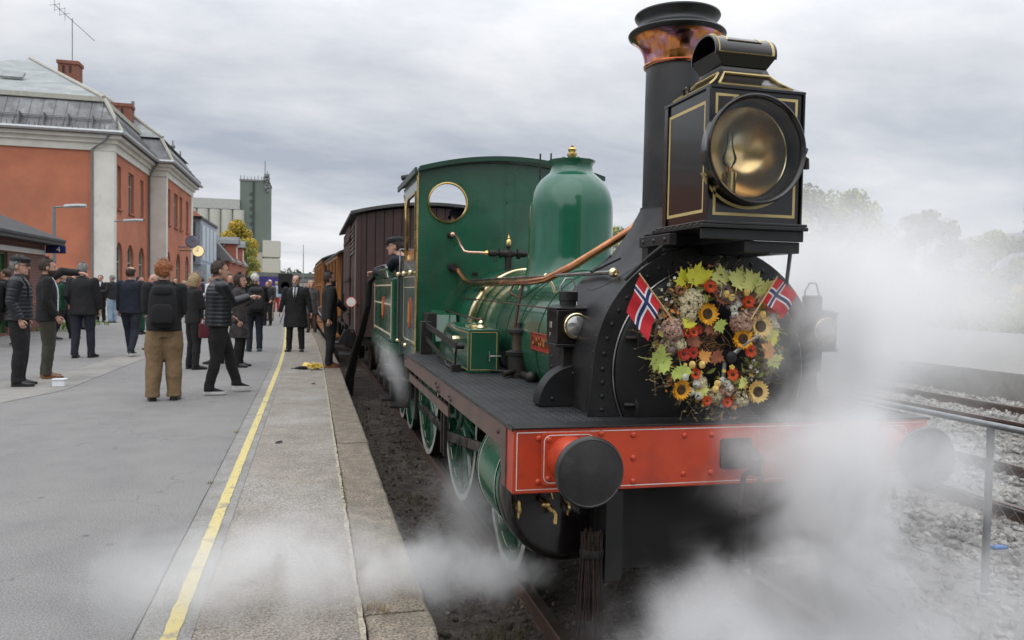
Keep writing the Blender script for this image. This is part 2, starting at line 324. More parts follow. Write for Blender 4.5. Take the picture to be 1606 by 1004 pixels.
# platform wall and edge slabs, each slab a piece
edge = sheet('platform_edge', 0.24, 0.50, 0.235, SLAB, dz=0.6)
MODE['bend'] = False
slabM = []
for k in range(3):
    mb = MB(); n = 28; L = 3.985; W = 0.295
    def prof(y, e): 
        q = 0.004*noise.noise(Vector((y*5+k*9, e, 0))); return q
    rings = []
    for i in range(n+1):
        y = -L/2+L*i/n; a, b = prof(y, 1), prof(y, 5)*1.8; c = 0.003*noise.noise(Vector((y*3, k*7, 2)))
        rings.append([(a, y, -0.10), (W+b, y, -0.10), (W+b*1.4, y, -0.014+c), (W-0.016+b, y, c), (0.012+a, y, c), (a, y, -0.01+c)])
    mb.loft(rings); o = mb.build('slab', SLAB, edge, bevel=0.004); slabM.append(o.data)
    if k: bpy.data.objects.remove(o)
    else: first = o
for i in range(18):
    yc = -2.5+4.0*i; o = first if i == 0 else first.copy()
    if i: COL.objects.link(o); o.data = slabM[i % 3]
    o.location = (0.245+bend_dx(yc)+rng.uniform(-.004, .004), yc, 0.343+rng.uniform(-.004, .003)); o.rotation_euler = (rng.uniform(-.002, .002), rng.uniform(-.006, .006), atan2(-(bend_dx(yc+1)-bend_dx(yc-1)), 2)+rng.uniform(-.003, .003)); o.parent = edge
MODE['bend'] = True
mb = MB(); rr = []
for y in yseq(-4, 30, 700): a, b = .012*noise.noise(Vector((y*5, 2, 0))), .010*noise.noise(Vector((y*7, 6, 0))); h = max(0.001, .006+.010*noise.noise(Vector((y*3, 1, 4)))); rr.append([(.222+a-h, y, .3425), (.236+b+h*.4, y, .3435)])
MODE['bend'] = True; mb.loft(rr, close=False, caps=False); mb.build('joint_mortar', mat('lime_mortar', (.40, .36, .29), .95, col2=(.26, .23, .18), vs=14, speck=(80, .4)), smooth=False, recalc=False, kind='structure'); MODE['bend'] = True
# cinders between platform and rails, pale ballast beyond
def bed(name, x0, x1, y0, y1, z, m, nx, ny, amp, sc):
    mb = MB(); xs = yseq(x0, x1, nx); ys = yseq(y0, y1, ny); n = len(xs)
    vs = [(x, y, z+amp*noise.noise(Vector((x*sc, y*sc, 1)))+amp*.5*noise.noise(Vector((x*sc*3, y*sc*3, 5)))) for y in ys for x in xs]
    mb.add(vs, [(j*n+i, j*n+i+1, (j+1)*n+i+1, (j+1)*n+i) for j in range(len(ys)-1) for i in range(n-1)]); return mb.build(name, m, kind='structure', angle=80)
bed('cinder_trackbed', 0.5, 3.35, -6, 14, -0.13, CINDER, 60, 300, 0.030, 4)
bed('cinder_trackbed_beyond', 0.5, 3.35, 14.01, 140, -0.14, CINDER, 6, 100, 0.02, 2)
bed('ballast_bed', 3.35, 13.4, -6, 20, -0.15, BALLAST_G, 90, 160, 0.05, 1.6)
bed('ballast_bed_beyond', 3.35, 13.4, 20.01, 140, -0.15, BALLAST_G, 10, 60, 0.03, 1)
MODE['bend'] = False
# stones
def stones(name, n, x0, x1, y0, y1, z, s0, s1, m, avoid=None, lift=0.3, zamp=0):
    ico = []; ph = (1+5**.5)/2
    base = np.array([(-1, ph, 0), (1, ph, 0), (-1, -ph, 0), (1, -ph, 0), (0, -1, ph), (0, 1, ph), (0, -1, -ph), (0, 1, -ph), (ph, 0, -1), (ph, 0, 1), (-ph, 0, -1), (-ph, 0, 1)])/1.9
    F = np.array([(0, 11, 5), (0, 5, 1), (0, 1, 7), (0, 7, 10), (0, 10, 11), (1, 5, 9), (5, 11, 4), (11, 10, 2), (10, 7, 6), (7, 1, 8), (3, 9, 4), (3, 4, 2), (3, 2, 6), (3, 6, 8), (3, 8, 9), (4, 9, 5), (2, 4, 11), (6, 2, 10), (8, 6, 7), (9, 8, 1)])
    V = []; Fs = []; o = 0
    for i in range(n):
        x = rng.uniform(x0, x1); y = y0+(y1-y0)*rng.uniform()**1.6; s = rng.uniform(s0, s1)
        if avoid and avoid(x, y): continue
        q = rng.normal(size=4); q /= np.linalg.norm(q); w, a, b, c = q
        Rm = np.array([[1-2*(b*b+c*c), 2*(a*b-c*w), 2*(a*c+b*w)], [2*(a*b+c*w), 1-2*(a*a+c*c), 2*(b*c-a*w)], [2*(a*c-b*w), 2*(b*c+a*w), 1-2*(a*a+b*b)]])
        p = base*(1+rng.uniform(-.28, .28, (12, 1)))*np.array([1, rng.uniform(.6, 1), rng.uniform(.45, .85)])*s
        p = p@Rm.T+np.array([x, y, z+s*lift+rng.uniform(0, 0.02)+zamp*noise.noise(Vector((x*1.6, y*1.6, 1)))]); V.append(p); Fs.append(F+o); o += 12
    me = bpy.data.meshes.new(name); me.from_pydata(np.concatenate(V).tolist(), [], np.concatenate(Fs).tolist()); me.materials.append(m)
    o = bpy.data.objects.new(name, me); COL.objects.link(o); o['kind'] = 'stuff'; return o
def rockmat(name, c1, c2):
    m = mat(name, c1, 0.9, col2=c2, vs=5, vdet=2, bump=0.5, bs=60, dirt=(c1[0]*1.25, c1[1]*1.2, c1[2]*1.15), ds=17, dlo=0.45, dhi=0.7, lo=0.4, hi=0.6); return m
ROCK = rockmat('ballast_rock', (0.36, 0.35, 0.33), (0.15, 0.145, 0.14)); CROCK = rockmat('cinder_rock', (0.15, 0.125, 0.10), (0.04, 0.034, 0.028))
stones('ballast_gravel', 17000, 3.3, 13.2, 1.2, 15, -0.16, 0.025, 0.055, ROCK, avoid=lambda x, y: x > 3.3+y*1.15+1.5, zamp=0.05)
stones('cinder_gravel', 9000, 0.56, 3.3, 1.5, 14, -0.14, 0.006, 0.020, CROCK)
stones('cinder_clinker', 260, 0.58, 1.25, 2.5, 13, -0.14, 0.012, 0.03, mat('clinker', (.085, .068, .054), .9, col2=(.02, .017, .014), bump=.8, bs=80))
# twigs, scraps and weeds on the cinders
mb = MB()
for i in range(150):
    x, y = rng.uniform(.58, 1.2), rng.uniform(3, 13); a = rng.uniform(0, pi); L = rng.uniform(.04, .16); p = Vector((x, y, -0.095)); d = Vector((cos(a), sin(a), rng.uniform(-.1, .25)))*L
    mb.tube([p, p+d*.5+Vector((rng.uniform(-.01, .01), 0, .006)), p+d], [.003, .003, .0015], 4)
mb.build('fallen_twigs', mat('twig_bark', (0.10, 0.075, 0.05), 0.9), kind='stuff')
def blades(name, spots, h, w, m, per=26, spread=0.05):
    mb = MB()
    for (x, y, z, k) in spots:
        for i in range(int(per*k)):
            a = rng.uniform(0, 2*pi); r = spread*sqrt(rng.uniform())*(0.5+k); bx, by = x+r*cos(a), y+r*sin(a); hh = h*rng.uniform(.4, 1.2)*(.6+.5*k); t = rng.uniform(0, 2*pi); ln = rng.uniform(.2, .9)*hh
            d = Vector((cos(t), sin(t), 0)); s = Vector((-sin(t), cos(t), 0))*w
            b = Vector((bx, by, z)); mid = b+d*ln*.35+Vector((0, 0, hh*.7)); tip = b+d*ln+Vector((0, 0, hh))
            mb.add([b-s, b+s, mid+s*.7, mid-s*.7, tip], [(0, 1, 2, 3), (3, 2, 4)])
    return mb.build(name, m, smooth=False, recalc=False, kind='stuff')
WEED = mat('weed_green', (0.12, 0.15, 0.035), 0.8, col2=(0.17, 0.15, 0.05), vs=12); DRYG = mat('dry_grass', (0.30, 0.20, 0.08), 0.85, col2=(0.22, 0.16, 0.06), vs=15)
sp = [(0.238+rng.normal(0, .004), y, 0.338, rng.uniform(.1, .4)) for y in np.sort(rng.uniform(3.4, 16, 120)) if noise.noise(Vector((y*1.7, 3, 0))) > -0.05]
sp += [(0.238, y, .338, rng.uniform(.4, .9)) for y in np.arange(5.3, 6.5, .09)]
blades('joint_weeds', sp, 0.016, 0.0022, WEED, 16, 0.016)
blades('dry_grass_tufts', [(0.30, 3.55, .345, .9), (0.33, 3.5, .345, .6), (-0.71, 6.1, .34, .35), (-0.715, 8.2, .34, .5), (.02, 14.1, .34, .3)], 0.03, 0.002, DRYG, 50, .03)
blades('trackside_weeds', [(rng.uniform(.6, 1.15), rng.uniform(2.6, 12), -0.12, rng.uniform(.3, 1)) for _ in range(46)]+[(rng.uniform(.8, 1.2), rng.uniform(3.2, 4.2), -.12, 1) for _ in range(26)], 0.06, 0.003, mat('dusty_weed', (0.075, 0.08, 0.03), 0.85, col2=(0.11, 0.09, 0.045), vs=9), 22, .06)
# moss in the joint
blades('station_grass', [(rng.uniform(-12.5, -7.3), rng.uniform(26, 31), .34, 1) for _ in range(130)], .16, .01, mat('lawn_green', (0.13, 0.22, 0.03), .8), 40, .35)
# pale sweep of older paving across the asphalt
mb = MB(); A_ = [(-9.5, 11.3), (-6.5, 11.7), (-4.4, 12.8), (-3.9, 14.1), (-3.73, 18.7), (-3.4, 24)]; B_ = [(-9.5, 9.6), (-6.0, 9.8), (-3.64, 10.64), (-3.27, 11.8), (-3.2, 17), (-2.9, 24)]
rg = []
for i in range(len(A_)-1):
    for t in (0, .25, .5, .75): rg.append([(A_[i][0]*(1-t)+A_[i+1][0]*t, A_[i][1]*(1-t)+A_[i+1][1]*t, .3405), (B_[i][0]*(1-t)+B_[i+1][0]*t, B_[i][1]*(1-t)+B_[i+1][1]*t, .3405)])
mb.loft(rg, close=False, caps=False); mb.build('old_paving_band', mat('old_paving', (0.27, 0.258, 0.235), 0.9, col2=(0.21, 0.20, 0.185), vs=2, bump=.3, bs=90, dirt=(0.17, 0.165, 0.16), ds=1.5), smooth=False, recalc=False, kind='structure')
# asphalt seams and repairs
mb = MB()
for pts in ([(-0.71, -4), (-0.705, 8), (-.712, 20)], [(-5.5, 9.3), (-3.1, 9.0), (-.72, 8.95)], [(-2.2, 14), (-1.5, 14.1), (-.72, 14.2)]):
    rr = []
    for i in range(len(pts)-1):
        for t in np.linspace(0, 1, 60):
            x = pts[i][0]*(1-t)+pts[i+1][0]*t; y = pts[i][1]*(1-t)+pts[i+1][1]*t; j = .006*noise.noise(Vector((x*9, y*9, 3))); w = .0018+.003*abs(noise.noise(Vector((x*3, y*3, 8))))
            d = Vector((pts[i+1][0]-pts[i][0], pts[i+1][1]-pts[i][1])).normalized(); nn_ = Vector((-d.y, d.x)); rr.append([(x+nn_.x*(j-w), y+nn_.y*(j-w), .3412), (x+nn_.x*(j+w), y+nn_.y*(j+w), .3412)])
    mb.loft(rr, close=False, caps=False)
mb.build('asphalt_seam', mat('seam_tar', (0.085, 0.083, 0.08), .9), smooth=False, recalc=False, kind='structure')

# ---------------------------------------------------------------- tracks
RAIL_TOP = mat('rail_head', (0.22, 0.18, 0.16), 0.35, metal=0.8, col2=(0.13, 0.09, 0.07), vs=4); RAIL_RUST = mat('rail_rust', (0.10, 0.055, 0.038), 0.85, col2=(0.06, 0.038, 0.03), vs=10, bump=.3)
SLEEP_W = mat('timber_sleeper', (0.055, 0.042, 0.032), .9, col2=(0.03, 0.024, 0.02), vs=8, stretch=(1, 10, 4), bump=.6); SLEEP_C = mat('concrete_sleeper', (0.30, 0.285, 0.26), .9, col2=(0.2, 0.19, 0.17), vs=6, bump=.4)
def track(cx, y0, y1, sl_mat, step, label, bend=True, near=30, zc=-0.02, nm='railway_track'):
    MODE['bend'] = False; t = thing(nm, label, 'railway track', (cx, 0, 0)); t['kind'] = 'structure'
    MODE['bend'] = bend
    for s in (-1, 1):
        x = cx+s*0.7535; pr = [(-.07, -.16), (.07, -.16), (.07, -.148), (.012, -.13), (.012, -.05), (.036, -.04), (.036, -.004), (.03, 0), (-.03, 0), (-.036, -.004), (-.036, -.04), (-.012, -.05), (-.012, -.13), (-.07, -.148)]
        ys = [y for y in YS if y0 < y < y1]; ys = [y0]+ys+[y1]; mb = MB(); mb.loft([[(x+a, y, b+zc+.02) for a, b in pr] for y in ys]); o = mb.build('rail', [RAIL_RUST, RAIL_TOP], t, angle=30)
        for p in o.data.polygons:
            if p.normal.z > .95 and p.center.z > -.02: p.material_index = 1
    MODE['bend'] = False
    mb = MB(); mb.box(-1.27, 1.27, -.12, .12, -.11, 0); o0 = mb.build('sleeper', sl_mat, t, off=(0, 0, 0), bevel=.01)
    y = y0+.2; i = 0
    while y < min(y1, near):
        o = o0 if i == 0 else o0.copy()
        if i: COL.objects.link(o); o.parent = t
        o.location = (bend_dx(y) if bend else 0, y+rng.uniform(-.02, .02), -.12+zc+rng.uniform(-.005, .005)); i += 1; y += step
    mb = MB()
    while y < y1: b = bend_dx(y) if bend else 0; mb.box(cx-1.27+b, cx+1.27+b, y-.12, y+.12, -.22, -.12); y += step
    if mb.v: mb.build('sleepers_beyond', sl_mat, t, kind='stuff')
    return t
track(2.06, -4, 120, SLEEP_W, .66, 'dark rusty railway track directly under the green steam locomotive', near=40)
track(6.8, -3, 120, SLEEP_C, .62, 'railway track just beyond the grey mesh fence, nearer of the empty pair', near=34, nm='railway_track')
track(11.0, -3, 120, SLEEP_C, .62, 'railway track running along the far platform wall', near=34, nm='railway_track')
# far platform across the tracks
MODE['bend'] = True
sheet('far_platform', 13.3, 30, .40, CONC_L, dz=.8); 
MODE['bend'] = False

# ---------------------------------------------------------------- mesh fence beside the track
GALV = mat('galvanised_steel', (0.36, 0.37, 0.38), 0.45, metal=.7, col2=(0.27, 0.28, 0.29), vs=14, rvar=.1)
fence = thing('wire_fence', 'grey galvanised mesh fence with tubular top rail beside the right of the locomotive', 'fence', (4.3, 4.1, -.12))
for i in range(9):
    y = 0.3+3.82*(i-0)+.0; y = 4.1+(i-1)*2.6
    mb = MB(); mb.tube([(4.3, y, -.3), (4.3, y, .985)], .024, 12); mb.lathe([(.05, 0), (.05, .012), (.026, .02)], (4.3, y, -.12), seg=12); mb.build('post', GALV, fence)
mb = MB(); mb.tube([(4.3, -1, 1.0), (4.3, 25, 1.0)], .022, 12); mb.build('top_rail', GALV, fence)
mb = MB(); mb.tube([(4.3, -1, .0), (4.3, 25, .0)], .004, 5); mb.tube([(4.3, -1, .5), (4.3, 25, .5)], .003, 5); mb.build('tension_wire', GALV, fence)
mb = MB(); st = .11; z0, z1 = -.02, .97; H_ = z1-z0
for i in range(int(16/st)):
    y = -1+i*st
    for sgn in (1, -1):
        a = (4.3+.004*sgn, y, z0 if sgn > 0 else z1); b = (4.3+.004*sgn, y+H_, z1 if sgn > 0 else z0); d = .0018
        mb.add([(a[0], a[1]-d, a[2]), (a[0], a[1]+d, a[2]), (b[0], b[1]+d, b[2]), (b[0], b[1]-d, b[2]), (a[0]+.003, a[1], a[2]), (b[0]+.003, b[1], b[2])], [(0, 1, 2, 3), (0, 4, 5, 3), (1, 4, 5, 2)])
mb.build('wire_mesh', GALV, fence, smooth=False, kind='stuff')
mb = MB(); mb.ob((5.1, 4.75, -.07), (.06, .03, .012)); top(mb.build('blue_scrap', mat('blue_plastic', (0.05, 0.16, 0.42), .5), off=(5.1, 4.75, -.1), bevel=.008), 'small blue plastic scrap lying on ballast behind the mesh fence', 'litter')

# ---------------------------------------------------------------- station building
PLASTER = mat('terracotta_plaster', (0.50, 0.18, 0.10), .9, col2=(0.40, 0.14, 0.082), vs=.8, vdet=8, bump=.15, bs=40, dirt=(0.34, 0.135, 0.085), ds=.45, dlo=.50, dhi=.74)
TRIMW = mat('cream_render', (0.70, 0.68, 0.62), .85, col2=(0.60, 0.585, 0.53), vs=1.2, vdet=8, bump=.1, bs=30, dirt=(0.44, 0.43, 0.39), ds=.7, dlo=.55, dhi=.8)
ROOFM = mat('grey_metal_roof', (0.33, 0.35, 0.35), .85, col2=(0.26, 0.275, 0.28), vs=1.2, stretch=(1, 1, .4), spec=.2, dirt=(0.42, 0.43, 0.41), ds=.8, bump=.2, bs=4)
ROOFD = mat('dark_zinc_mansard', (0.16, 0.165, 0.17), .45, col2=(0.09, 0.092, 0.095), vs=1.1, stretch=(1.5, 1.5, .35), metal=.2, dirt=(0.26, 0.265, 0.27), ds=1.2)
CREAMT = mat('cream_trim', (0.44, 0.43, 0.37), .8); BRICK = mat('red_brick', (0.26, 0.10, 0.065), .9, col2=(0.17, 0.07, 0.05), vs=7, bump=.4, bs=20)
GLASS = mat('window_glass', (0.045, 0.055, 0.06), .06, spec=.8, coat=.3); FRAME = mat('window_frame_paint', (0.36, 0.37, 0.32), .6); SILL = mat('terracotta_sill', (0.38, 0.13, 0.08), .85)
GREYP = mat('grey_painted_metal', (0.22, 0.225, 0.23), .5, metal=.3)
def archpoly(y0, y1, z0, z1, n=10):
    r = (y1-y0)/2; c = (y0+y1)/2; return [(y0, z0), (y1, z0)]+[(c+r*cos(pi*k/n), z1-r+r*sin(pi*k/n)) for k in range(n+1)]
def window(parent, X, y0, y1, z0, z1, arch=False, depth=.13, sgn=1, ax='x', sill=True, mull=True, transom=.68):
    poly = archpoly(y0, y1, z0, z1) if arch else [(y0, z0), (y1, z0), (y1, z1), (y0, z1)]
    c = ((y0+y1)/2, (z0+z1)/2); sh = lambda k: [(c[0]+(a-c[0])*(1-k/(y1-y0)*2), c[1]+(b-c[1])*(1-k/(z1-z0)*2)) for a, b in poly]
    a, b = X-sgn*depth, X-sgn*(depth+.07); mb = MB(); mb.prism(sh(.002), ax, a, b, holes=[sh(.07)])
    if mull: mb.prism([(c[0]-.03, z0+.03), (c[0]+.03, z0+.03), (c[0]+.03, z1-.07), (c[0]-.03, z1-.07)], ax, a-sgn*.01, b); zt = z0+(z1-z0)*transom; mb.prism([(y0+.05, zt-.03), (y1-.05, zt-.03), (y1-.05, zt+.03), (y0+.05, zt+.03)], ax, a-sgn*.004, b)
    w = mb.build('window', FRAME, parent, smooth=False)
    mb = MB(); mb.prism(sh(.06), ax, a-sgn*.045, a-sgn*.055); mb.build('pane', GLASS, w, smooth=False)
    if sill:
        mb = MB(); mb.prism([(y0-.08, z0-.1), (y1+.08, z0-.1), (y1+.08, z0-.01), (y0-.08, z0-.01)], ax, X+sgn*.1, X-sgn*depth); mb.build('sill', SILL, w, smooth=False)
    return w
def wall_x(name, m, parent, xa, xb, y0, y1, z0, z1, wins):
    """wall in the plane across x, cut into solid blocks round its openings; round heads get spandrels"""
    mb = MB(); ys = sorted({y0, y1, *[w[0] for w in wins], *[w[1] for w in wins]})
    for a, b in zip(ys, ys[1:]):
        cuts = sorted((w[2], w[3]) for w in wins if w[0] <= a+1e-6 and w[1] >= b-1e-6); z = z0
        for c0, c1 in cuts:
            if c0 > z: mb.box(min(xa, xb), max(xa, xb), a, b, z, c0)
            z = c1
        if z1 > z: mb.box(min(xa, xb), max(xa, xb), a, b, z, z1)
    for w in wins:
        if w[4]:
            r = (w[1]-w[0])/2; c = (w[0]+w[1])/2; zs = w[3]-r
            for q in (-1, 1):
                arc = [(c+q*r*cos(t), zs+r*sin(t)) for t in np.linspace(0, pi/2, 9)]; mb.prism([(c+q*r, w[3])]+arc, 'x', xa, xb)
    return mb.build(name, m, parent, smooth=False)
st_ = thing('station_building', 'red two storey station building with cream corner pilasters and grey mansard roof', 'building', (-15.5, 56, .34))
S1 = [(40.85, 41.6, 5.42, 7.47, False), (43.2, 44.4, 5.42, 7.47, False), (46.0, 46.85, 5.42, 7.47, False), (40.55, 41.9, .9, 3.82, True), (42.9, 44.35, .9, 3.82, True), (45.6, 47.1, .9, 3.82, True)]
S2 = [(49.0, 49.9, 5.36, 7.42, False), (51.2, 52.5, 5.36, 7.42, False), (53.2, 54.3, 5.36, 7.42, False), (55.8, 56.9, 5.36, 7.42, False), (48.75, 49.95, .9, 3.78, True), (52.0, 53.6, .9, 3.78, True), (55.6, 57.1, .9, 3.78, True)]
def hp(w): return archpoly(*w[:4]) if w[4] else [(w[0], w[2]), (w[1], w[2]), (w[1], w[3]), (w[0], w[3])]
wall_x('wall', PLASTER, st_, -9.0, -9.45, 40.4, 48.2, .3, 8, S1)
wall_x('wall', PLASTER, st_, -8.13, -8.55, 48.6, 58.2, .3, 8, S2)
mb = MB(); mb.box(-22, -9.78, 40.0, 40.45, .3, 8.0); mb.build('wall', PLASTER, st_, smooth=False)
mb = MB(); mb.box(-22, -9.5, 58.0, 75, .3, 8.0); mb.box(-22, -21.6, 40.5, 58, .3, 8); mb.build('wall', PLASTER, st_, smooth=False)
for w in S1: window(st_, -9.0, *w)
for w in S2: window(st_, -8.13, *w)
# pilasters, quoins and cornice
def boxpart(nm, m, *b, parent=None, bevel=0, **k):
    mb = MB(); mb.box(*b); return mb.build(nm, m, parent, smooth=False, bevel=bevel, **k)
boxpart('pilaster', TRIMW, -9.80, -8.93, 39.92, 40.38, .3, 7.95, parent=st_); boxpart('pilaster', TRIMW, -9.25, -8.05, 48.15, 48.62, .3, 7.95, parent=st_); boxpart('pilaster', TRIMW, -9.25, -8.07, 57.9, 58.6, .3, 7.95, parent=st_)
mb = MB(); 
for z0, z1, o in ((7.96, 8.3, .10), (8.3, 8.5, .22), (8.5, 8.66, .42)):
    mb.box(-22.1, -9+o, 40-o, 40.5, z0, z1); mb.box(-9.5, -9+o, 40.5, 48.2-o, z0, z1); mb.box(-9.5, -8.13+o, 48.2-o, 58.4+o, z0, z1)
mb.build('cornice', TRIMW, st_, smooth=False)
mb = MB(); 
for (a, b) in (((-22, 39.42), (-8.42, 39.42)), ((-8.42, 39.42), (-8.42, 47.62)), ((-8.42, 47.62), (-7.55, 47.62)), ((-7.55, 47.62), (-7.55, 59))): mb.tube([(a[0], a[1], 8.76), (b[0], b[1], 8.76)], .10, 8)
mb.build('gutter', mat('zinc_gutter', (0.44, 0.46, 0.47), .4, metal=.5), st_)
mb = MB(); mb.tube([(-9.05, 39.45, 8.68), (-9.2, 39.6, 8.4), (-9.86, 39.88, 8.0), (-9.86, 39.9, .4)], .05, 8); mb.tube([(-8.4, 47.7, 8.68), (-8.7, 47.85, 8.3), (-9.0+.09, 48.0, 7.9), (-8.91, 48.03, .4)], .05, 8); mb.build('downpipe', GREYP, st_)
# mansard roof: steep lower slope, upper hip
def hip(x0, x1, y0, y1, z0, ins, z1): return [[(x0, y0, z0), (x1, y0, z0), (x1, y1, z0), (x0, y1, z0)], [(x0+ins, y0+ins, z1), (x1-ins, y0+ins, z1), (x1-ins, y1-ins, z1), (x0+ins, y1-ins, z1)]]
mb = MB(); mb.loft(hip(-22.4, -8.5, 39.5, 60, 8.72, 1.15, 10.42)); mb.loft(hip(-12, -7.62, 47.7, 58.9, 8.70, .8, 10.1)); mb.build('mansard_slope', ROOFD, st_, smooth=False)
mb = MB(); mb.loft([[(-21.35, 40.55, 10.5), (-9.55, 40.55, 10.5), (-9.55, 60, 10.5), (-21.35, 60, 10.5)], [(-16, 51.2, 14.75), (-15.9, 51.2, 14.75), (-15.9, 57, 14.75), (-16, 57, 14.75)]])
mb.loft([[(-13, 48.4, 10.2), (-8.3, 48.4, 10.2), (-8.3, 58.2, 10.2), (-13, 58.2, 10.2)], [(-12.2, 51, 13.0), (-12.1, 51, 13.0), (-12.1, 56, 13), (-12.2, 56, 13)]]); mb.build('roof', ROOFM, st_, smooth=False)
mb = MB(); mb.box(-21.4, -9.5, 40.5, 40.66, 10.34, 10.56); mb.box(-9.66, -9.5, 40.66, 59, 10.34, 10.56)
for a, b in (((-9.5, 40.5, 10.55), (-15.9, 51.2, 14.8)), ((-8.5, 39.6, 8.8), (-9.5, 40.6, 10.5)), ((-8.3, 48.4, 10.24), (-12.1, 51, 13.05)), ((-7.65, 47.75, 8.8), (-8.4, 48.5, 10.2))): mb.tube([a, b], .09, 6)
mb.build('ridge_flashing', CREAMT, st_, smooth=False)
# standing seams, snow guards
mb = MB()
for i in range(26):
    x = -21.5+i*.5; 
    if x < -9.4: mb.tube([(x, 39.55, 8.80), (x+(.0), 40.62, 10.38)], .018, 4)
for i in range(17):
    y = 40.4+i*.45
    if y < 47.5: mb.tube([(-8.55, y, 8.80), (-9.62, y, 10.38)], .018, 4)
for i in range(22): mb.tube([(-7.68, 48.1+i*.48, 8.78), (-8.42, 48.1+i*.48, 10.05)], .018, 4)
mb.build('roof_seam', ROOFD, st_, smooth=False, kind='stuff')
mb = MB()
for z, q in ((9.35, 0.0), (9.42, .04)): mb.tube([(-22, 39.86-q, z), (-9.0, 39.86-q, z)], .022, 5); mb.tube([(-8.8, 40, z), (-8.8, 47.4, z)], .022, 5); mb.tube([(-7.95, 48.4, z), (-7.95, 58.4, z)], .022, 5)
for i in range(14): mb.box(-21.8+i, -21.76+i, 39.6, 39.95, 9.0, 9.5)
for i in range(60): mb.box(-22+i*.22, -21.97+i*.22, 39.40, 39.46, 8.84, 9.02)
for i in range(40): mb.box(-8.46, -8.40, 39.6+i*.2, 39.63+i*.2, 8.84, 9.02)
for i in range(52): mb.box(-7.6, -7.54, 47.7+i*.21, 47.73+i*.21, 8.84, 9.02)
mb.build('snow_guard', GREYP, st_, smooth=False, kind='stuff')
o = boxpart('roof_hatch', ROOFM, -.5, .5, -.06, .06, -.3, .3, parent=st_, off=(0, 0, 0)); o.location = (-14.4+15.5, 43.9-56, 12.05-.34); o.rotation_euler = (radians(-52), 0, 0)
for cx_, cy_, zb, zt, w in ((-13.1, 48.6, 12, 14.0, .5), (-10.55, 48.9, 10.6, 11.95, .55)):
    mb = MB(); mb.box(cx_-w, cx_+w, cy_-.45, cy_+.45, zb, zt); c = mb.build('chimney', BRICK, st_, smooth=False)
    mb = MB(); mb.box(cx_-w-.08, cx_+w+.08, cy_-.53, cy_+.53, zb-1, zb+.35); mb.box(cx_-w-.06, cx_+w+.06, cy_-.51, cy_+.51, zt-.12, zt+.06); mb.build('corbel', BRICK, c, smooth=False)
    mb = MB()
    for q in (-.22, .12): mb.box(cx_+q-.06, cx_+q+.06, cy_-.456, cy_-.44, zt-.62, zt-.22)
    mb.build('flue_opening', IRON, c, smooth=False)
# dormer finials and roof ladder rail of the further wing
mb = MB(); mb.tube([(-8.9, 55.5, 9.8), (-8.9, 55.5, 11.3)], [.12, .04], 8); mb.tube([(-8.7, 57.2, 9.6), (-8.7, 57.2, 10.9)], [.12, .04], 8); mb.tube([(-8.4, 57, 9.9), (-8.4, 60, 9.9)], .04, 6); mb.sphere((-8.9, 55.5, 10.9), .16); mb.tube([(-10.6, 52, 11.8), (-10.6, 52, 12.9)], .1, 8); mb.build('roof_finial', GREYP, st_)
# ornament sign and lit clock on the facade
mb = MB(); mb.tube([(-8.1, 52.6, 4.2), (-7.55, 52.6, 4.2)], .04, 6); mb.lathe([(.0, -.09), (.34, -.09), (.36, 0), (.34, .09), (0, .09)], (-7.3, 52.6, 4.55), 'y', 20); mb.lathe([(.30, -.02), (.40, 0), (.30, .02)], (-7.3, 52.6, 4.55), 'y', 20)
top(mb.build('round_wall_sign', mat('blue_grey_sign', (0.12, 0.13, 0.19), .5, col2=(0.25, 0.25, 0.3), vs=5), off=(-8.1, 52.6, 4.2)), 'round blue grey sign with ornate rim on the red wall above the arched windows', 'sign')
ck = thing('platform_clock', 'round pale yellow platform clock on a bracket at the end of the red building', 'clock', (-8.1, 53.2, 4.05))
mb = MB(); mb.tube([(-8.1, 53.2, 4.0), (-7.2, 53.2, 4.0)], .03, 6); mb.build('bracket', IRON, ck)
mb = MB(); mb.lathe([(0, -.1), (.37, -.1), (.37, .1), (0, .1)], (-7.0, 53.2, 4.0), 'y', 28); mb.build('case', GREYP, ck)
mb = MB(); mb.lathe([(0, -.115), (.34, -.112), (.34, -.1)], (-7.0, 53.2, 4.0), 'y', 28); mb.build('dial', mat('lit_dial', (0.8, 0.68, 0.4), .5, emis=(1.0, .80, .42, .55)), ck)
mb = MB(); mb.box(-7.015, -6.985, 53.07, 53.084, 3.98, 4.25); mb.box(-7.17, -6.99, 53.06, 53.068, 3.985, 4.015); mb.build('hand', BLACK, ck, smooth=False)
# television aerial on the taller chimney
mb = MB(); mb.tube([(-13.0, 48.6, 14), (-13.0, 48.6, 16.5)], .025, 6); mb.tube([(-13.6, 47.6, 16.85), (-12.2, 49.9, 15.75)], .018, 5)
for t in (0, .12, .25): x, y, z = -13.6+1.4*t, 47.6+2.3*t, 16.85-1.1*t; mb.tube([(x-.0, y, z-.35), (x, y, z+.35)], .012, 4); mb.tube([(x-.3, y+.2, z), (x+.3, y-.2, z)], .012, 4)
top(mb.build('roof_aerial', GREYP, off=(-13, 48.6, 14)), 'thin television aerial on the taller brick chimney', 'aerial')
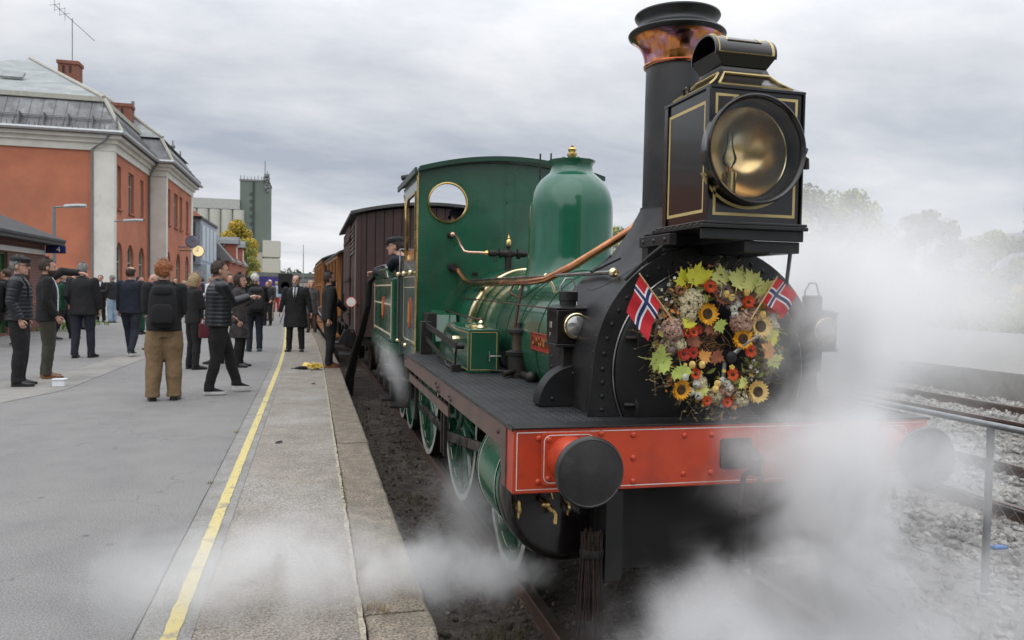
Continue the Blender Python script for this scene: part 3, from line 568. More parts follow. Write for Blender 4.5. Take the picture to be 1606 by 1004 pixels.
# lamps: one post, one wall mounted
def street_lamp(x, y, z0, z1, arm, label, wall=False):
    t = thing('street_lamp', label, 'street lamp', (x, y, z0)); mb = MB()
    if not wall: mb.tube([(x, y, z0), (x, y, z0+1), (x, y, z1)], [.09, .075, .055], 12); mb.build('pole', GREYP, t)
    mb = MB(); mb.tube([(x, y, z1-.03), (x+arm*.5, y, z1+.02)], .03, 8); mb.build('arm', GREYP, t)
    mb = MB(); mb.loft([[(x+arm*u, y+w*h, z1+q+r_) for h, r_ in ((-1, 0), (-.6, .07), (.6, .07), (1, 0), (.7, -.05), (-.7, -.05))] for u, w, q in ((.42, .05, 0), (.55, .13, .02), (1.0, .15, .05), (1.35, .08, .06))]); mb.build('lamp_head', mat('lamp_grey', (.42, .43, .44), .5), t)
street_lamp(-8.66, 30.2, .34, 4.45, .75, 'grey street lamp on a tall post behind the brick hut with flat head pointing right')
street_lamp(-8.9, 39.85, 4.6, 4.75, .9, 'short flat lamp fixed on the cream corner pilaster without a post', True)
# ---------------------------------------------------------------- brick hut
hut = thing('brick_hut', 'low brick hut with dark hipped roof and green doors, beside the patch of grass', 'building', (-10.5, 23, .34))
HB = mat('hut_brick', (0.20, 0.085, 0.062), .9, col2=(0.12, 0.055, 0.045), vs=9, bump=.5, bs=16, stretch=(1, 1, 3))
HW = [(23.0, 24.1, .4, 2.62, False), (21.0, 22.4, .4, 2.62, False), (25.0, 25.8, 1.3, 2.55, False)]
wall_x('wall', HB, hut, -8.05, -8.35, 16, 27.2, .3, 3.02, HW); mb = MB(); mb.box(-13, -8.35, 16, 16.3, .3, 3.02); mb.box(-13, -8.35, 26.9, 27.2, .3, 3.02); mb.box(-13, -12.7, 16.3, 26.9, .3, 3.02); mb.build('wall', HB, hut, smooth=False)
mb = MB(); zz_ = .62
while zz_ < 3.0:
    if not any(w[2]-.01 < zz_ < w[3]+.01 for w in HW): mb.box(-8.05, -8.045, 16, 27.2, zz_, zz_+.010)
    else: mb.box(-8.05, -8.045, 24.15, 24.95, zz_, zz_+.010); mb.box(-8.05, -8.045, 25.85, 27.2, zz_, zz_+.010); mb.box(-8.05, -8.045, 22.45, 22.95, zz_, zz_+.010)
    zz_ += .085
mb.build('mortar_course', mat('mortar', (.25, .22, .2), .9), hut, smooth=False, kind='stuff')
for y0_, y1_, z0_, z1_, _ in HW[:2]:
    mb = MB(); mb.box(-8.22, -8.17, y0_+.06, y1_-.06, z0_, z1_-.06); d_ = mb.build('door', mat('dark_green_door', (0.035, 0.085, 0.03), .6), hut, bevel=.01)
    mb = MB(); mb.box(-8.2, -8.10, y0_, y0_+.06, z0_, z1_); mb.box(-8.2, -8.10, y1_-.06, y1_, z0_, z1_); mb.box(-8.2, -8.10, y0_+.06, y1_-.06, z1_-.06, z1_); mb.build('door_frame', mat('dark_green_door', (0, 0, 0)), d_, smooth=False)
window(hut, -8.05, 25.0, 25.8, 1.3, 2.55)
mb = MB(); mb.box(-8.04, -8.0, 16, 27.25, 2.66, 2.80); mb.build('lintel_board', TRIMW, hut, smooth=False)
mb = MB(); mb.box(-7.62, -7.58, 15.5, 27.52, 2.98, 3.12); mb.box(-13.4, -7.62, 27.48, 27.52, 2.98, 3.12); mb.box(-8.1, -7.62, 15.6, 27.48, 3.0, 3.03); mb.build('eaves_board', mat('dark_fascia', (0.05, 0.048, 0.045), .7), hut, smooth=False)
mb = MB(); mb.loft([[(-13.6, 15.4, 3.08), (-7.55, 15.4, 3.08), (-7.55, 27.56, 3.08), (-13.6, 27.56, 3.08)], [(-13.6, 15.4, 3.15), (-7.55, 15.4, 3.15), (-7.55, 27.56, 3.15), (-13.6, 27.56, 3.15)], [(-10.65, 18.4, 4.55), (-10.5, 18.4, 4.55), (-10.5, 24.6, 4.55), (-10.65, 24.6, 4.55)]]); mb.build('roof', mat('dark_felt_roof', (0.035, 0.035, 0.037), .8, col2=(0.06, 0.06, 0.06), vs=3, bump=.4, bs=12), hut, smooth=False)
sg = thing('track_number_sign', 'dark blue sign with white number 4 hanging at the far corner of the hut eaves', 'sign', (-7.75, 27.2, 2.8))
mb = MB(); mb.box(-7.98, -7.42, 27.0, 27.05, 2.72, 2.96); mb.build('board', mat('navy_sign', (0.012, 0.016, 0.10), .4), sg, smooth=False, bevel=.004)
text_mesh('numeral', '4', .24, Matrix.Translation((-7.62, 26.995, 2.84)) @ Matrix.Rotation(pi/2, 4, 'X'), WHITE, sg)

# ---------------------------------------------------------------- buildings beyond
GREYW = mat('pale_silo_concrete', (0.52, 0.52, 0.46), .9, col2=(0.46, 0.46, 0.41), vs=.15, dirt=(0.40, 0.40, 0.36), ds=.08); TWR = mat('grey_green_cladding', (0.15, 0.18, 0.155), .8, col2=(0.125, 0.155, 0.13), vs=.2, dirt=(0.14, 0.17, 0.145), ds=.1)
t = thing('grain_silo', 'long pale concrete grain silo block left of the tall green tower', 'building', (-18, 155, 0)); mb = MB(); mb.box(-24, -12.7, 150, 162, 0, 15.5); mb.build('wall', GREYW, t, smooth=False)
mb = MB(); mb.box(-24, -12.7, 149.4, 162, 15.7, 17.5); mb.build('top_gallery', mat('gallery', (.46, .47, .44), .9), t, smooth=False)
for i in range(6): mb = MB(); mb.lathe([(1.0, 0), (1.0, 15.6)], (-23+i*2.02, 150, 0), seg=20); mb.build('silo_cell', GREYW, t)
t = thing('silo_tower', 'tall dark green silo tower with small windows in a column and roof antennas', 'building', (-10, 152, 0)); mb = MB(); mb.box(-12.7, -7.7, 150, 160, 0, 21.0); mb.build('wall', TWR, t, smooth=False)
for i in range(8): mb = MB(); mb.box(-11.0, -10.55, 149.9, 150.05, 9+i*1.35, 9.5+i*1.35); mb.build('window', GLASS, t, smooth=False)
mb = MB(); mb.box(-10.5, -10.2, 149.8, 150, 4, 21); mb.build('pilaster_strip', mat('dark_cladding', (.05, .07, .06), .8), t, smooth=False)
mb = MB(); mb.box(-12.8, -7.6, 149.9, 160, 21, 21.3)
for i in range(9): x = -12.6+i*.6; mb.tube([(x, 150.2, 21), (x, 150.2, 21.8+rng.uniform(0, .5))], .07, 5)
for x, h in ((-8.4, 24.8), (-8.0, 23), (-7.7, 22.6)): mb.tube([(x, 150.5, 21), (x, 150.5, h)], .08, 5)
for i in range(6): mb.box(-8.6+rng.uniform(-.6, .9), -8.2+rng.uniform(0, .8), 149.6, 149.9, 19.2+i*.5, 19.9+i*.5)
mb.build('roof_antenna', GREYP, t, smooth=False)
t = thing('beige_annex', 'plain beige annex block in two stacked boxes right of the green tower', 'building', (-7, 149, 0)); mb = MB(); mb.box(-8.6, -5.6, 148, 152, 4.3, 6.9); mb.box(-8.6, -5.6, 148, 152, 7.2, 10.2); mb.build('upper_box', mat('beige_panel', (.56, .54, .46), .85), t, smooth=False, bevel=.05)
mb = MB(); mb.box(-8.4, -5.8, 148.3, 152, 0, 10.1); mb.box(-11.5, -8.6, 148.5, 152, 0, 8.0); mb.build('wall', mat('beige_wall', (.46, .44, .35), .85), t, smooth=False)
t = thing('glass_pavilion', 'modern grey building with dark glass front just past the red station building', 'building', (-9, 64, .3)); mb = MB(); mb.box(-12, -8.0, 62, 72, 3.4, 6.75); mb.build('upper_storey', mat('blue_grey_panel', (.30, .34, .38), .5, col2=(.24, .28, .33)), t, smooth=False)
mb = MB(); mb.box(-11.5, -8.35, 61.9, 62.0, 3.6, 6.5); mb.build('window', GLASS, t, smooth=False)
mb = MB(); mb.box(-12, -7.9, 61.8, 72.1, 6.75, 6.95); mb.build('roof', IRON, t, smooth=False)
mb = MB(); mb.box(-11.8, -7.6, 62.3, 72, .3, 3.4); mb.build('ground_storey', mat('pale_blue_glass', (.38, .47, .52), .3), t, smooth=False)
for i in range(4): mb = MB(); mb.box(-7.98, -7.95, 62.6+i*2.3, 64.5+i*2.3, 3.7, 6.4); mb.build('panel', mat('light_panel', (.46, .52, .58), .4), t, smooth=False)
t = thing('gabled_house', 'small red wooden house with grey roof and dormers behind the glass building', 'building', (-8.6, 80, .3)); RH = mat('red_house_paint', (.36, .115, .07), .85)
mb = MB(); mb.box(-11.5, -7.2, 75, 93, .3, 4.3); mb.build('wall', RH, t, smooth=False)
mb = MB(); mb.prism([(-11.9, 4.1), (-6.9, 4.1), (-7.3, 4.6), (-9.3, 6.9), (-11.9, 4.6)], 'y', 74.6, 93.4); mb.build('roof', mat('slate_roof', (.10, .105, .11), .6, col2=(.15, .155, .16), vs=1), t, smooth=False)
for y in (79, 86):
    mb = MB(); mb.box(-8.0, -6.95, y-.9, y+.9, 3.9, 5.9); d_ = mb.build('dormer', RH, t, smooth=False)
    mb = MB(); mb.prism([(y-1.2, 5.8), (y+1.2, 5.8), (y+.9, 6.15), (y, 6.5), (y-.9, 6.15)], 'x', -8.4, -6.7); mb.build('dormer_roof', mat('slate_roof', (1, 1, 1)), d_, smooth=False)
    mb = MB(); mb.box(-6.95, -6.93, y-.4, y+.4, 4.4, 5.5); mb.build('window', GLASS, d_, smooth=False)
mb = MB(); mb.box(-11.5, -11, 74.9, 75, 3, 5); mb.box(-7.25, -7.0, 75, 93, 4.0, 4.25); mb.build('fascia', TRIMW, t, smooth=False)
t = thing('road_bridge', 'low grey concrete road bridge crossing the far end of the platform', 'bridge', (0, 112, 0)); CB = mat('bridge_concrete', (.24, .245, .235), .9, col2=(.18, .185, .18), vs=.3)
mb = MB(); mb.box(-30, 40, 110, 118, 2.55, 3.35); mb.build('deck', CB, t, smooth=False); mb = MB(); mb.box(-30, 40, 109.8, 110, 3.2, 3.75); mb.build('parapet', mat('green_grey_parapet', (.15, .16, .14), .8), t, smooth=False)
for i, x in enumerate((-14, -9, -3.5, 6, 14, 24)): mb = MB(); mb.box(x-.4, x+.4, 111, 117, -.4, 2.55); mb.build('pier', CB, t, smooth=False)
boxpart('bridge_abutment_wall', mat('pale_wall', (.45, .44, .38), .9), -9, 6, 122, 123, -.3, 2.5, kind='structure')
t = thing('banner_stand', 'dark blue lettered banner far off under the bridge', 'banner', (-4.6, 88, .34)); mb = MB(); mb.box(-5.7, -3.3, 88, 88.08, 1.0, 2.9); mb.build('cloth', mat('navy_banner', (.03, .025, .16), .7, col2=(.07, .05, .25), vs=3), t, smooth=False)
mb = MB(); mb.tube([(-5.7, 88.04, .34), (-5.7, 88.04, 2.9)], .03, 6); mb.tube([(-3.3, 88.04, .34), (-3.3, 88.04, 2.9)], .03, 6); mb.build('pole', GREYP, t)
mb = MB(); mb.tube([(-.98, 100, 0), (-.98, 100, 7.1)], [.09, .04], 6); top(mb.build('signal_mast', GREYP, off=(-.98, 100, 0)), 'thin dark mast rising against the sky above the far bridge', 'mast')
t = thing('loudspeaker', 'black loudspeaker on a tripod behind the man in the long black overcoat', 'loudspeaker', (-1.02, 33, .34)); mb = MB(); mb.ob((-1.02, 33, 1.95), (.28, .22, .42)); c = mb.build('cabinet', BLACK, t, bevel=.02)
mb = MB(); mb.lathe([(0, 0), (.16, 0), (.2, -.02)], (-1.02, 32.78, 1.85), 'y', 16); mb.build('cone', IRON, c)
mb = MB(); mb.tube([(-1.02, 33, .6), (-1.02, 33, 1.55)], .02, 6)
for a in (0, 2.1, 4.2): mb.tube([(-1.02, 33, .95), (-1.02+.4*cos(a), 33+.4*sin(a), .35)], .014, 5)
mb.build('tripod', BLACK, t)

# ---------------------------------------------------------------- trees
BARK = mat('tree_bark', (.09, .075, .06), .9, col2=(.05, .042, .035), vs=5, stretch=(3, 3, .5), bump=.6); BIRCH = mat('birch_bark', (.42, .41, .38), .8, col2=(.12, .11, .1), vs=3, lo=.3, hi=.4, stretch=(1, 1, 5))
def leafmat(n, a, b): 
    m = mat(n, a, .7, col2=b, vs=.9, vdet=3, coord='Object', lo=.35, hi=.65); m.node_tree.nodes['Principled BSDF'].inputs['Subsurface Weight'].default_value = 0; return m
def leaf_cloud(cs, n, s, squash=.8):
    cs = np.array(cs); w = cs[:, 3]**2; w /= w.sum(); idx = rng.choice(len(cs), n, p=w); d = rng.normal(size=(n, 3)); d /= np.linalg.norm(d, axis=1)[:, None]
    r = cs[idx, 3]*(rng.uniform(size=n)**.45); P = cs[idx, :3]+d*(r[:, None])*np.array([1, 1, squash])
    u = rng.normal(size=(n, 3)); u /= np.linalg.norm(u, axis=1)[:, None]; v = np.cross(u, rng.normal(size=(n, 3))); v /= np.linalg.norm(v, axis=1)[:, None]; sz = (s*rng.uniform(.6, 1.3, n))[:, None]
    V = np.stack([P-u*sz, P+v*sz*.6, P+u*sz, P-v*sz*.6], 1).reshape(-1, 3); F = np.arange(4*n).reshape(-1, 4); return V, F
def tree(x, y, h, r, label, lm, nleaf=5000, ls=.12, bark=None, z0=0, cat='tree', group=None, trunkr=.14, ncl=16, low=.3):
    t = thing('tree', label, cat, (x, y, z0), group=group); mb = MB(); th = h*.55; bend = rng.uniform(-.3, .3, 2)
    mb.tube([(x, y, z0-.1), (x+bend[0]*.4, y, z0+th*.5), (x+bend[0], y+bend[1], z0+th), (x+bend[0]*1.3, y+bend[1], z0+h*.85)], [trunkr, trunkr*.8, trunkr*.55, trunkr*.15], 8); cs = []
    for i in range(ncl):
        a = i*2.4+rng.uniform(-.4, .4); q = (i+.5)/ncl; zz = z0+h*(low+(1-low)*q); rr = r*(sin(pi*min(1, (.18+q*.82)))**.6)*rng.uniform(.45, .95)
        c = (x+bend[0]+rr*cos(a), y+bend[1]+rr*sin(a), zz-.04*h); cs.append((*c, r*rng.uniform(.26, .46))); st = Vector((x+bend[0]*q, y+bend[1]*q, z0+max(h*.18, (zz-z0)*.72))); mb.tube([st, (st+Vector(c))/2+Vector((0, 0, .05*h)), c], [trunkr*.32, trunkr*.2, trunkr*.06], 5)
    cs.append((x+bend[0]*1.3, y+bend[1], z0+h*.9, r*.32)); mb.build('trunk', bark or BARK, t)
    V, F = leaf_cloud(cs, nleaf, ls); V -= np.array([x, y, z0]); me = bpy.data.meshes.new('crown'); me.from_pydata(V.tolist(), [], F.tolist()); me.materials.append(lm); o = bpy.data.objects.new('crown', me); COL.objects.link(o); o.parent = t
    return t
L_Y = leafmat('autumn_yellow_leaves', (.66, .42, .05), (.30, .30, .06)); L_G = leafmat('green_leaves', (.09, .13, .04), (.17, .19, .05)); L_YG = leafmat('yellow_green_leaves', (.38, .38, .09), (.18, .22, .06)); L_O = leafmat('orange_leaves', (.42, .17, .03), (.22, .16, .04))
tree(-9.7, 112, 10.6, 3.1, 'autumn tree turning orange yellow in front of the pale silo', L_Y, 15000, .15, low=.22)
tree(-7.6, 100, 7.4, 1.7, 'yellow green autumn tree below the green tower beside the beige annex', L_YG, 6000, .12, low=.2)
tree(-15.5, 120, 10.2, 2.0, 'taller green topped tree rising behind the orange autumn tree', L_G, 4000, .14)
tree(12.1, 30, 4.6, .9, 'narrow green young tree seen in the gap between dome and chimney', L_YG, 3500, .07, low=.1, trunkr=.07)
for i, (x, y, h, r, lm, lb) in enumerate([(33, 47, 9.0, 3.0, L_G, 'dark green tree beyond the far platform just right of the big headlamp'), (38.5, 50, 9.6, 3.4, L_YG, 'yellow green tree beyond the far platform, tallest of the misty row'), (43, 47, 8.0, 2.6, L_G, 'rounded green tree in the middle of the misty row past the platform'),
        (45.5, 44, 6.2, 2.0, L_YG, 'low pale tree in the dip of the misty treeline'), (47.5, 42, 9.0, 2.2, L_G, 'tall narrow green tree near the grey roofed house'), (45, 39.2, 5.2, 2.0, L_Y, 'small yellow birch below the tall narrow tree on the right'), (29.5, 44, 7.2, 2.6, L_YG, 'yellow green tree partly hidden behind the big headlamp'), (53, 44, 6.2, 2.4, L_G, 'dark tree at the right edge beside the grey roofed house')]):
    tree(x, y, h, r, lb, lm, 6500, .15, bark=BIRCH if i % 3 == 1 else None, low=.12, z0=.2)
t = thing('trackside_house', 'pale house with grey roof half hidden by trees at the right edge', 'house', (52, 46, .2)); mb = MB(); mb.box(49.6, 58, 46, 54, .2, 4.2); mb.build('wall', mat('pale_orange_wall', (.45, .33, .22), .8), t, smooth=False)
mb = MB(); mb.prism([(49.2, 4.0), (58.5, 4.0), (53.8, 7.2)], 'y', 45.6, 54.4); mb.build('roof', mat('slate_roof', (1, 1, 1)), t, smooth=False)
for x in (50.6, 53, 55.4): mb = MB(); mb.box(x, x+1, 45.95, 45.99, 1.8, 3.2); mb.build('window', GLASS, t, smooth=False)
# low shrubs along the far platform; far woods on the horizon
def hedge_mass(name, pts, n, s, m):
    V, F = leaf_cloud(pts, n, s); me = bpy.data.meshes.new(name); me.from_pydata(V.tolist(), [], F.tolist()); me.materials.append(m); o = bpy.data.objects.new(name, me); COL.objects.link(o); o['kind'] = 'stuff'; return o
hedge_mass('trackside_undergrowth', [(30+rng.uniform(0, 30), 38+rng.uniform(0, 14), rng.uniform(.3, 1.6), rng.uniform(1, 2)) for _ in range(60)], 16000, .16, L_YG)
hedge_mass('far_woods', [(rng.uniform(-50, 130), rng.uniform(215, 260), rng.uniform(0, 3.6), rng.uniform(3, 5.5)) for _ in range(150)], 26000, .7, leafmat('far_wood_leaves', (.05, .07, .045), (.08, .09, .05)))

hedge_mass('added_reflection_trees', [(-22+i*2.0+rng.uniform(-1, 1), -17+rng.uniform(-2, 2), rng.uniform(2, 8.5), rng.uniform(1.6, 2.6)) for i in range(13) for _ in range(4)], 16000, .32, L_G)  # unseen tree mass added behind the camera to give the dome dark reflections
# ================================================================== LOCOMOTIVE
XC = 2.06; MX = lambda x: 2*XC-x
loco = thing('steam_locomotive', 'green and black vintage steam locomotive with red buffer beam and large square headlamp', 'steam locomotive', (XC, 6.2, 0))
def part(nm, m, mb, parent=None, **k): return mb.build(nm, m, parent or loco, **k)
def dome_rivets(mb, pts, r, nrm, h=.6, seg=8):
    nrm = Vector(nrm).normalized(); u = nrm.orthogonal().normalized(); w = nrm.cross(u)
    for p in pts:
        p = Vector(p); rg = [[p+(u*cos(2*pi*k/seg)+w*sin(2*pi*k/seg))*r*c+nrm*r*h*s_ for k in range(seg)] for c, s_ in ((1, -.3), (1, .0), (.8, .6), (.35, .95))]; mb.loft(rg)
# --- buffer beam
YB = 3.46
mb = MB(); mb.box(.912, MX(.912), YB, YB+.12, .868, 1.172); beam = part('buffer_beam', RED, mb, bevel=.004)
mb = MB(); mb.strip([(.93, .886), (MX(.93), .886), (MX(.93), 1.155), (.93, 1.155)], .004, 'y', YB-.0012, YB+.001); part('lining', WHITE, mb, beam, smooth=False)
mb = MB(); mb.box(.915, MX(.915), YB-.012, YB+.12, 1.1725, 1.181); part('beam_edge', BLACK, mb, smooth=False, bevel=.002)
for sx in (0, 1):
    X = lambda x: MX(x) if sx else x
    rivets('rivet', RED, beam, [((X(x), YB, z), .0165, (0, -1, 0)) for x, z in ((1.035, 1.128), (1.035, .922), (1.345, 1.142), (1.345, .90), (1.51, 1.131), (1.512, 1.019), (1.514, .905))])
rivets('rivet', RED, beam, [((XC+a, YB, z), .0165, (0, -1, 0)) for a in (-.28, .28, -.13, .13) for z in (1.12, .93)])
# --- buffers
def buffer(cx, s):
    mb = MB(); mb.prism(rrect(cx-.135, cx+.135, 1.03-.125, 1.03+.125, .025), 'y', YB-.014, YB-.001); pl = part('buffer_base', RED, mb, bevel=.003)
    mb = MB(); mb.strip(rrect(cx-.122, cx+.122, 1.03-.117+.005, 1.03+.117-.005, .03), .004, 'y', YB-.0155, YB-.013); part('lining', WHITE, mb, pl, smooth=False)
    rivets('bolt_head', RED, pl, [((cx+a*.100, YB-.014, 1.03+b*.092), .016, (0, -1, 0)) for a in (-1, 1) for b in (-1, 1)])
    mb = MB(); mb.lathe([(.108, YB-.013), (.104, YB-.03), (.088, YB-.07), (.075, YB-.13), (.07, YB-.16), (.062, YB-.162)], (cx, 0, 1.03), 'y', 32); part('buffer_sleeve', RED, mb, pl)
    mb = MB(); mb.lathe([(.05, YB-.1), (.05, YB-.24)], (cx, 0, 1.03), 'y', 20); b = part('buffer_shank', STEEL, mb)
    mb = MB(); mb.lathe([(.05, YB-.225), (.12, YB-.24), (.148, YB-.262), (.1555, YB-.28), (.1565, YB-.302), (.152, YB-.312), (.146, YB-.315), (.1435, YB-.3125), (.10, YB-.318), (.05, YB-.321), (.001, YB-.322)], (cx, 0, 1.03), 'y', 56); h = part('buffer_head', mat('buffer_head_black', (.016, .016, .017), .38, col2=(.035, .034, .033), vs=7, vdet=9, bump=.25, bs=40, rvar=.15, dirt=(.06, .057, .053), ds=6, dlo=.52, dhi=.75, bdist=.004), mb, b)
buffer(1.18, 0); buffer(MX(1.18), 1)
# --- drawhook and screw coupling
mb = MB(); mb.prism(rrect(XC-.085, XC+.085, .95, 1.10, .02), 'y', YB-.02, YB-.001); mb.tube([(XC, YB, 1.03), (XC, YB-.1, 1.03), (XC, YB-.16, 1.05), (XC, YB-.2, 1.03), (XC, YB-.19, .97), (XC, YB-.14, .96)], [.03, .03, .035, .034, .026, .014], 12); part('drawhook', IRON, mb, bevel=0)
mb = MB()
for s in (-1, 1): mb.tube([(XC, YB-.17, .985), (XC+s*.045, YB-.16, .95), (XC+s*.05, YB-.14, .80), (XC+s*.045, YB-.13, .76)], .013, 8)
mb.tube([(XC-.07, YB-.13, .76), (XC+.07, YB-.13, .76)], .022, 10); mb.tube([(XC, YB-.13, .76), (XC, YB-.12, .5)], .018, 10); mb.tube([(XC-.06, YB-.12, .5), (XC+.06, YB-.12, .5)], .022, 10)
for s in (-1, 1): mb.tube([(XC+s*.05, YB-.12, .5), (XC+s*.055, YB-.1, .36), (XC, YB-.1, .30)], .013, 8)
part('screw_coupling', IRON, mb)
# --- running board
mb = MB(); mb.box(.915, MX(.915), YB+.002, 7.74, 1.150, 1.1735); mb.box(1.05, MX(1.05), 7.74, 8.06, 1.150, 1.1735); rb = part('running_board', TREAD, mb, smooth=False)
mb = MB(); pit = .024
for sx in (0, 1):     # chequer plate studs on the walkable outer strip
    for i in range(int((7.6-3.5)/pit)):
        for j in range(21):
            x = .94+j*pit+(pit/2 if i % 2 else 0); y = 3.5+i*pit
            if x > 1.44: continue
            a = (pi/4 if (i+j) % 2 else -pi/4); c_, s_ = cos(a), sin(a); x = MX(x) if sx else x; L, W = .0085, .0032
            mb.add([(x-c_*L, y-s_*L, 1.1735), (x+s_*W, y-c_*W, 1.1735), (x+c_*L, y+s_*L, 1.1735), (x-s_*W, y+c_*W, 1.1735), (x, y, 1.1757)], [(0, 1, 4), (1, 2, 4), (2, 3, 4), (3, 0, 4)])
part('tread_pattern', TREAD, mb, rb, smooth=False, recalc=False, kind='stuff')
for sx in (0, 1):
    X = lambda x: MX(x) if sx else x
    x0, x1 = sorted((X(.905), X(.925))); mb = MB(); mb.prism([(3.58, 1.166), (3.58, .872), (3.64, .872), (3.70, 1.045), (3.9, 1.052), (7.74, 1.052), (7.74, 1.166)], 'x', x0, x1); va = part('valance', MAROON, mb, bevel=.003, smooth=False)
    x0, x1 = sorted((X(.903), X(.913))); mb = MB(); mb.box(x0, x1, 3.455, 7.74, 1.164, 1.1775); part('edge_strip', BLACK, mb, va, smooth=False)
    nn_ = -1 if not sx else 1
    rivets('bolt_head', mat('rusty_bolt', (.06, .035, .03), .6), va, [(p_, .016, (nn_, 0, 0)) for p_ in [(X(.903), 5.72, 1.12), (X(.903), 5.66, 1.10), (X(.903), 5.60, 1.11), (X(.903), 5.64, 1.075), (X(.903), 5.55, 1.08), (X(.903), 5.14, 1.10), (X(.903), 5.08, 1.085), (X(.903), 3.72, 1.12), (X(.903), 7.6, 1.14)]])
    mb = MB(); mb.box(*sorted((X(.925), X(.94))), 5.3, 7.5, .93, 1.0); part('brake_rod', MAROON, mb, va, smooth=False)
    mb = MB()
    for y in (5.5, 5.62, 7.1): mb.box(*sorted((X(.93), X(.955))), y-.018, y+.018, .62, 1.12)
    part('hanger', IRON, mb, va, smooth=False)
# frame plates and guard irons
for x in (1.42, MX(1.42)):
    mb = MB(); mb.prism([(3.58, .45), (9.3, .45), (9.3, 1.15), (3.58, 1.15)], 'x', x-.015, x+.015); part('frame_plate', IRON, mb, smooth=False)
    xg = x+(-.03 if x < XC else .03); mb = MB(); mb.prism([(3.6, .9), (3.75, .9), (3.68, .4), (3.58, .13), (3.52, .13), (3.57, .45)], 'x', xg-.02, xg+.02); part('guard_iron', IRON, mb, smooth=False, bevel=.004)
mb = MB(); mb.box(1.43, MX(1.43), 3.62, 3.66, .42, .86); mb.box(1.45, MX(1.45), 5, 8.6, .5, 1.0); part('frame_stretcher', mat('soot_black', (.008, .008, .008), .7), mb, smooth=False)
# birch brooms tied before the rails
def broom(x, label):
    t = thing('rail_broom', label, 'broom', (x, 3.5, .05)); mb = MB()
    for i in range(150):
        a = rng.uniform(0, 2*pi); r = .052*sqrt(rng.uniform()); p0 = Vector((x+r*cos(a), 3.5+r*sin(a), .62+rng.uniform(-.05, .05))); p1 = p0+Vector((rng.uniform(-.02, .02), rng.uniform(-.02, .02), -.30)); p2 = p1+Vector((rng.normal(0, .022), rng.normal(0, .02), -.28)); mb.tube([p0, p1, p2], [.0038, .0034, .0018], 4)
    mb.build('twig_bundle', mat('birch_twig', (.034, .018, .012), .8, col2=(.01, .007, .006), vs=30), t, kind='stuff')
    mb = MB()
    for i in range(14):
        z = rng.uniform(.12, .4); a = rng.uniform(-.7, .7); p = Vector((x+.05, 3.49, z)); mb.tube([p, p+Vector((.05*cos(a), -.01, .05)), p+Vector((.05+rng.uniform(0, .06), -.015, .12+rng.uniform(0, .04)))], [.0028, .002, .001], 4)
    mb.build('stray_twig', mat('birch_twig', (1, 1, 1)), t, kind='stuff')
    for z in (.56, .22): mb = MB(); mb.lathe([(.056, z-.02), (.060, z), (.056, z+.02)], (x, 3.5, 0), seg=18); mb.build('binding', IRON, t)
broom(1.325, 'bundle of dark birch twigs tied upright under the left buffer before the rail'); broom(MX(1.325), 'bundle of dark birch twigs lost in steam before the far rail')
mb = MB(); mb.box(1.385, 1.47, 3.47, 3.6, .42, .86); part('frame_horn', mat('soot_black', (0, 0, 0)), mb, smooth=False); mb = MB(); mb.box(MX(1.47), MX(1.385), 3.47, 3.6, .42, .86); part('frame_horn', mat('soot_black', (0, 0, 0)), mb, smooth=False)
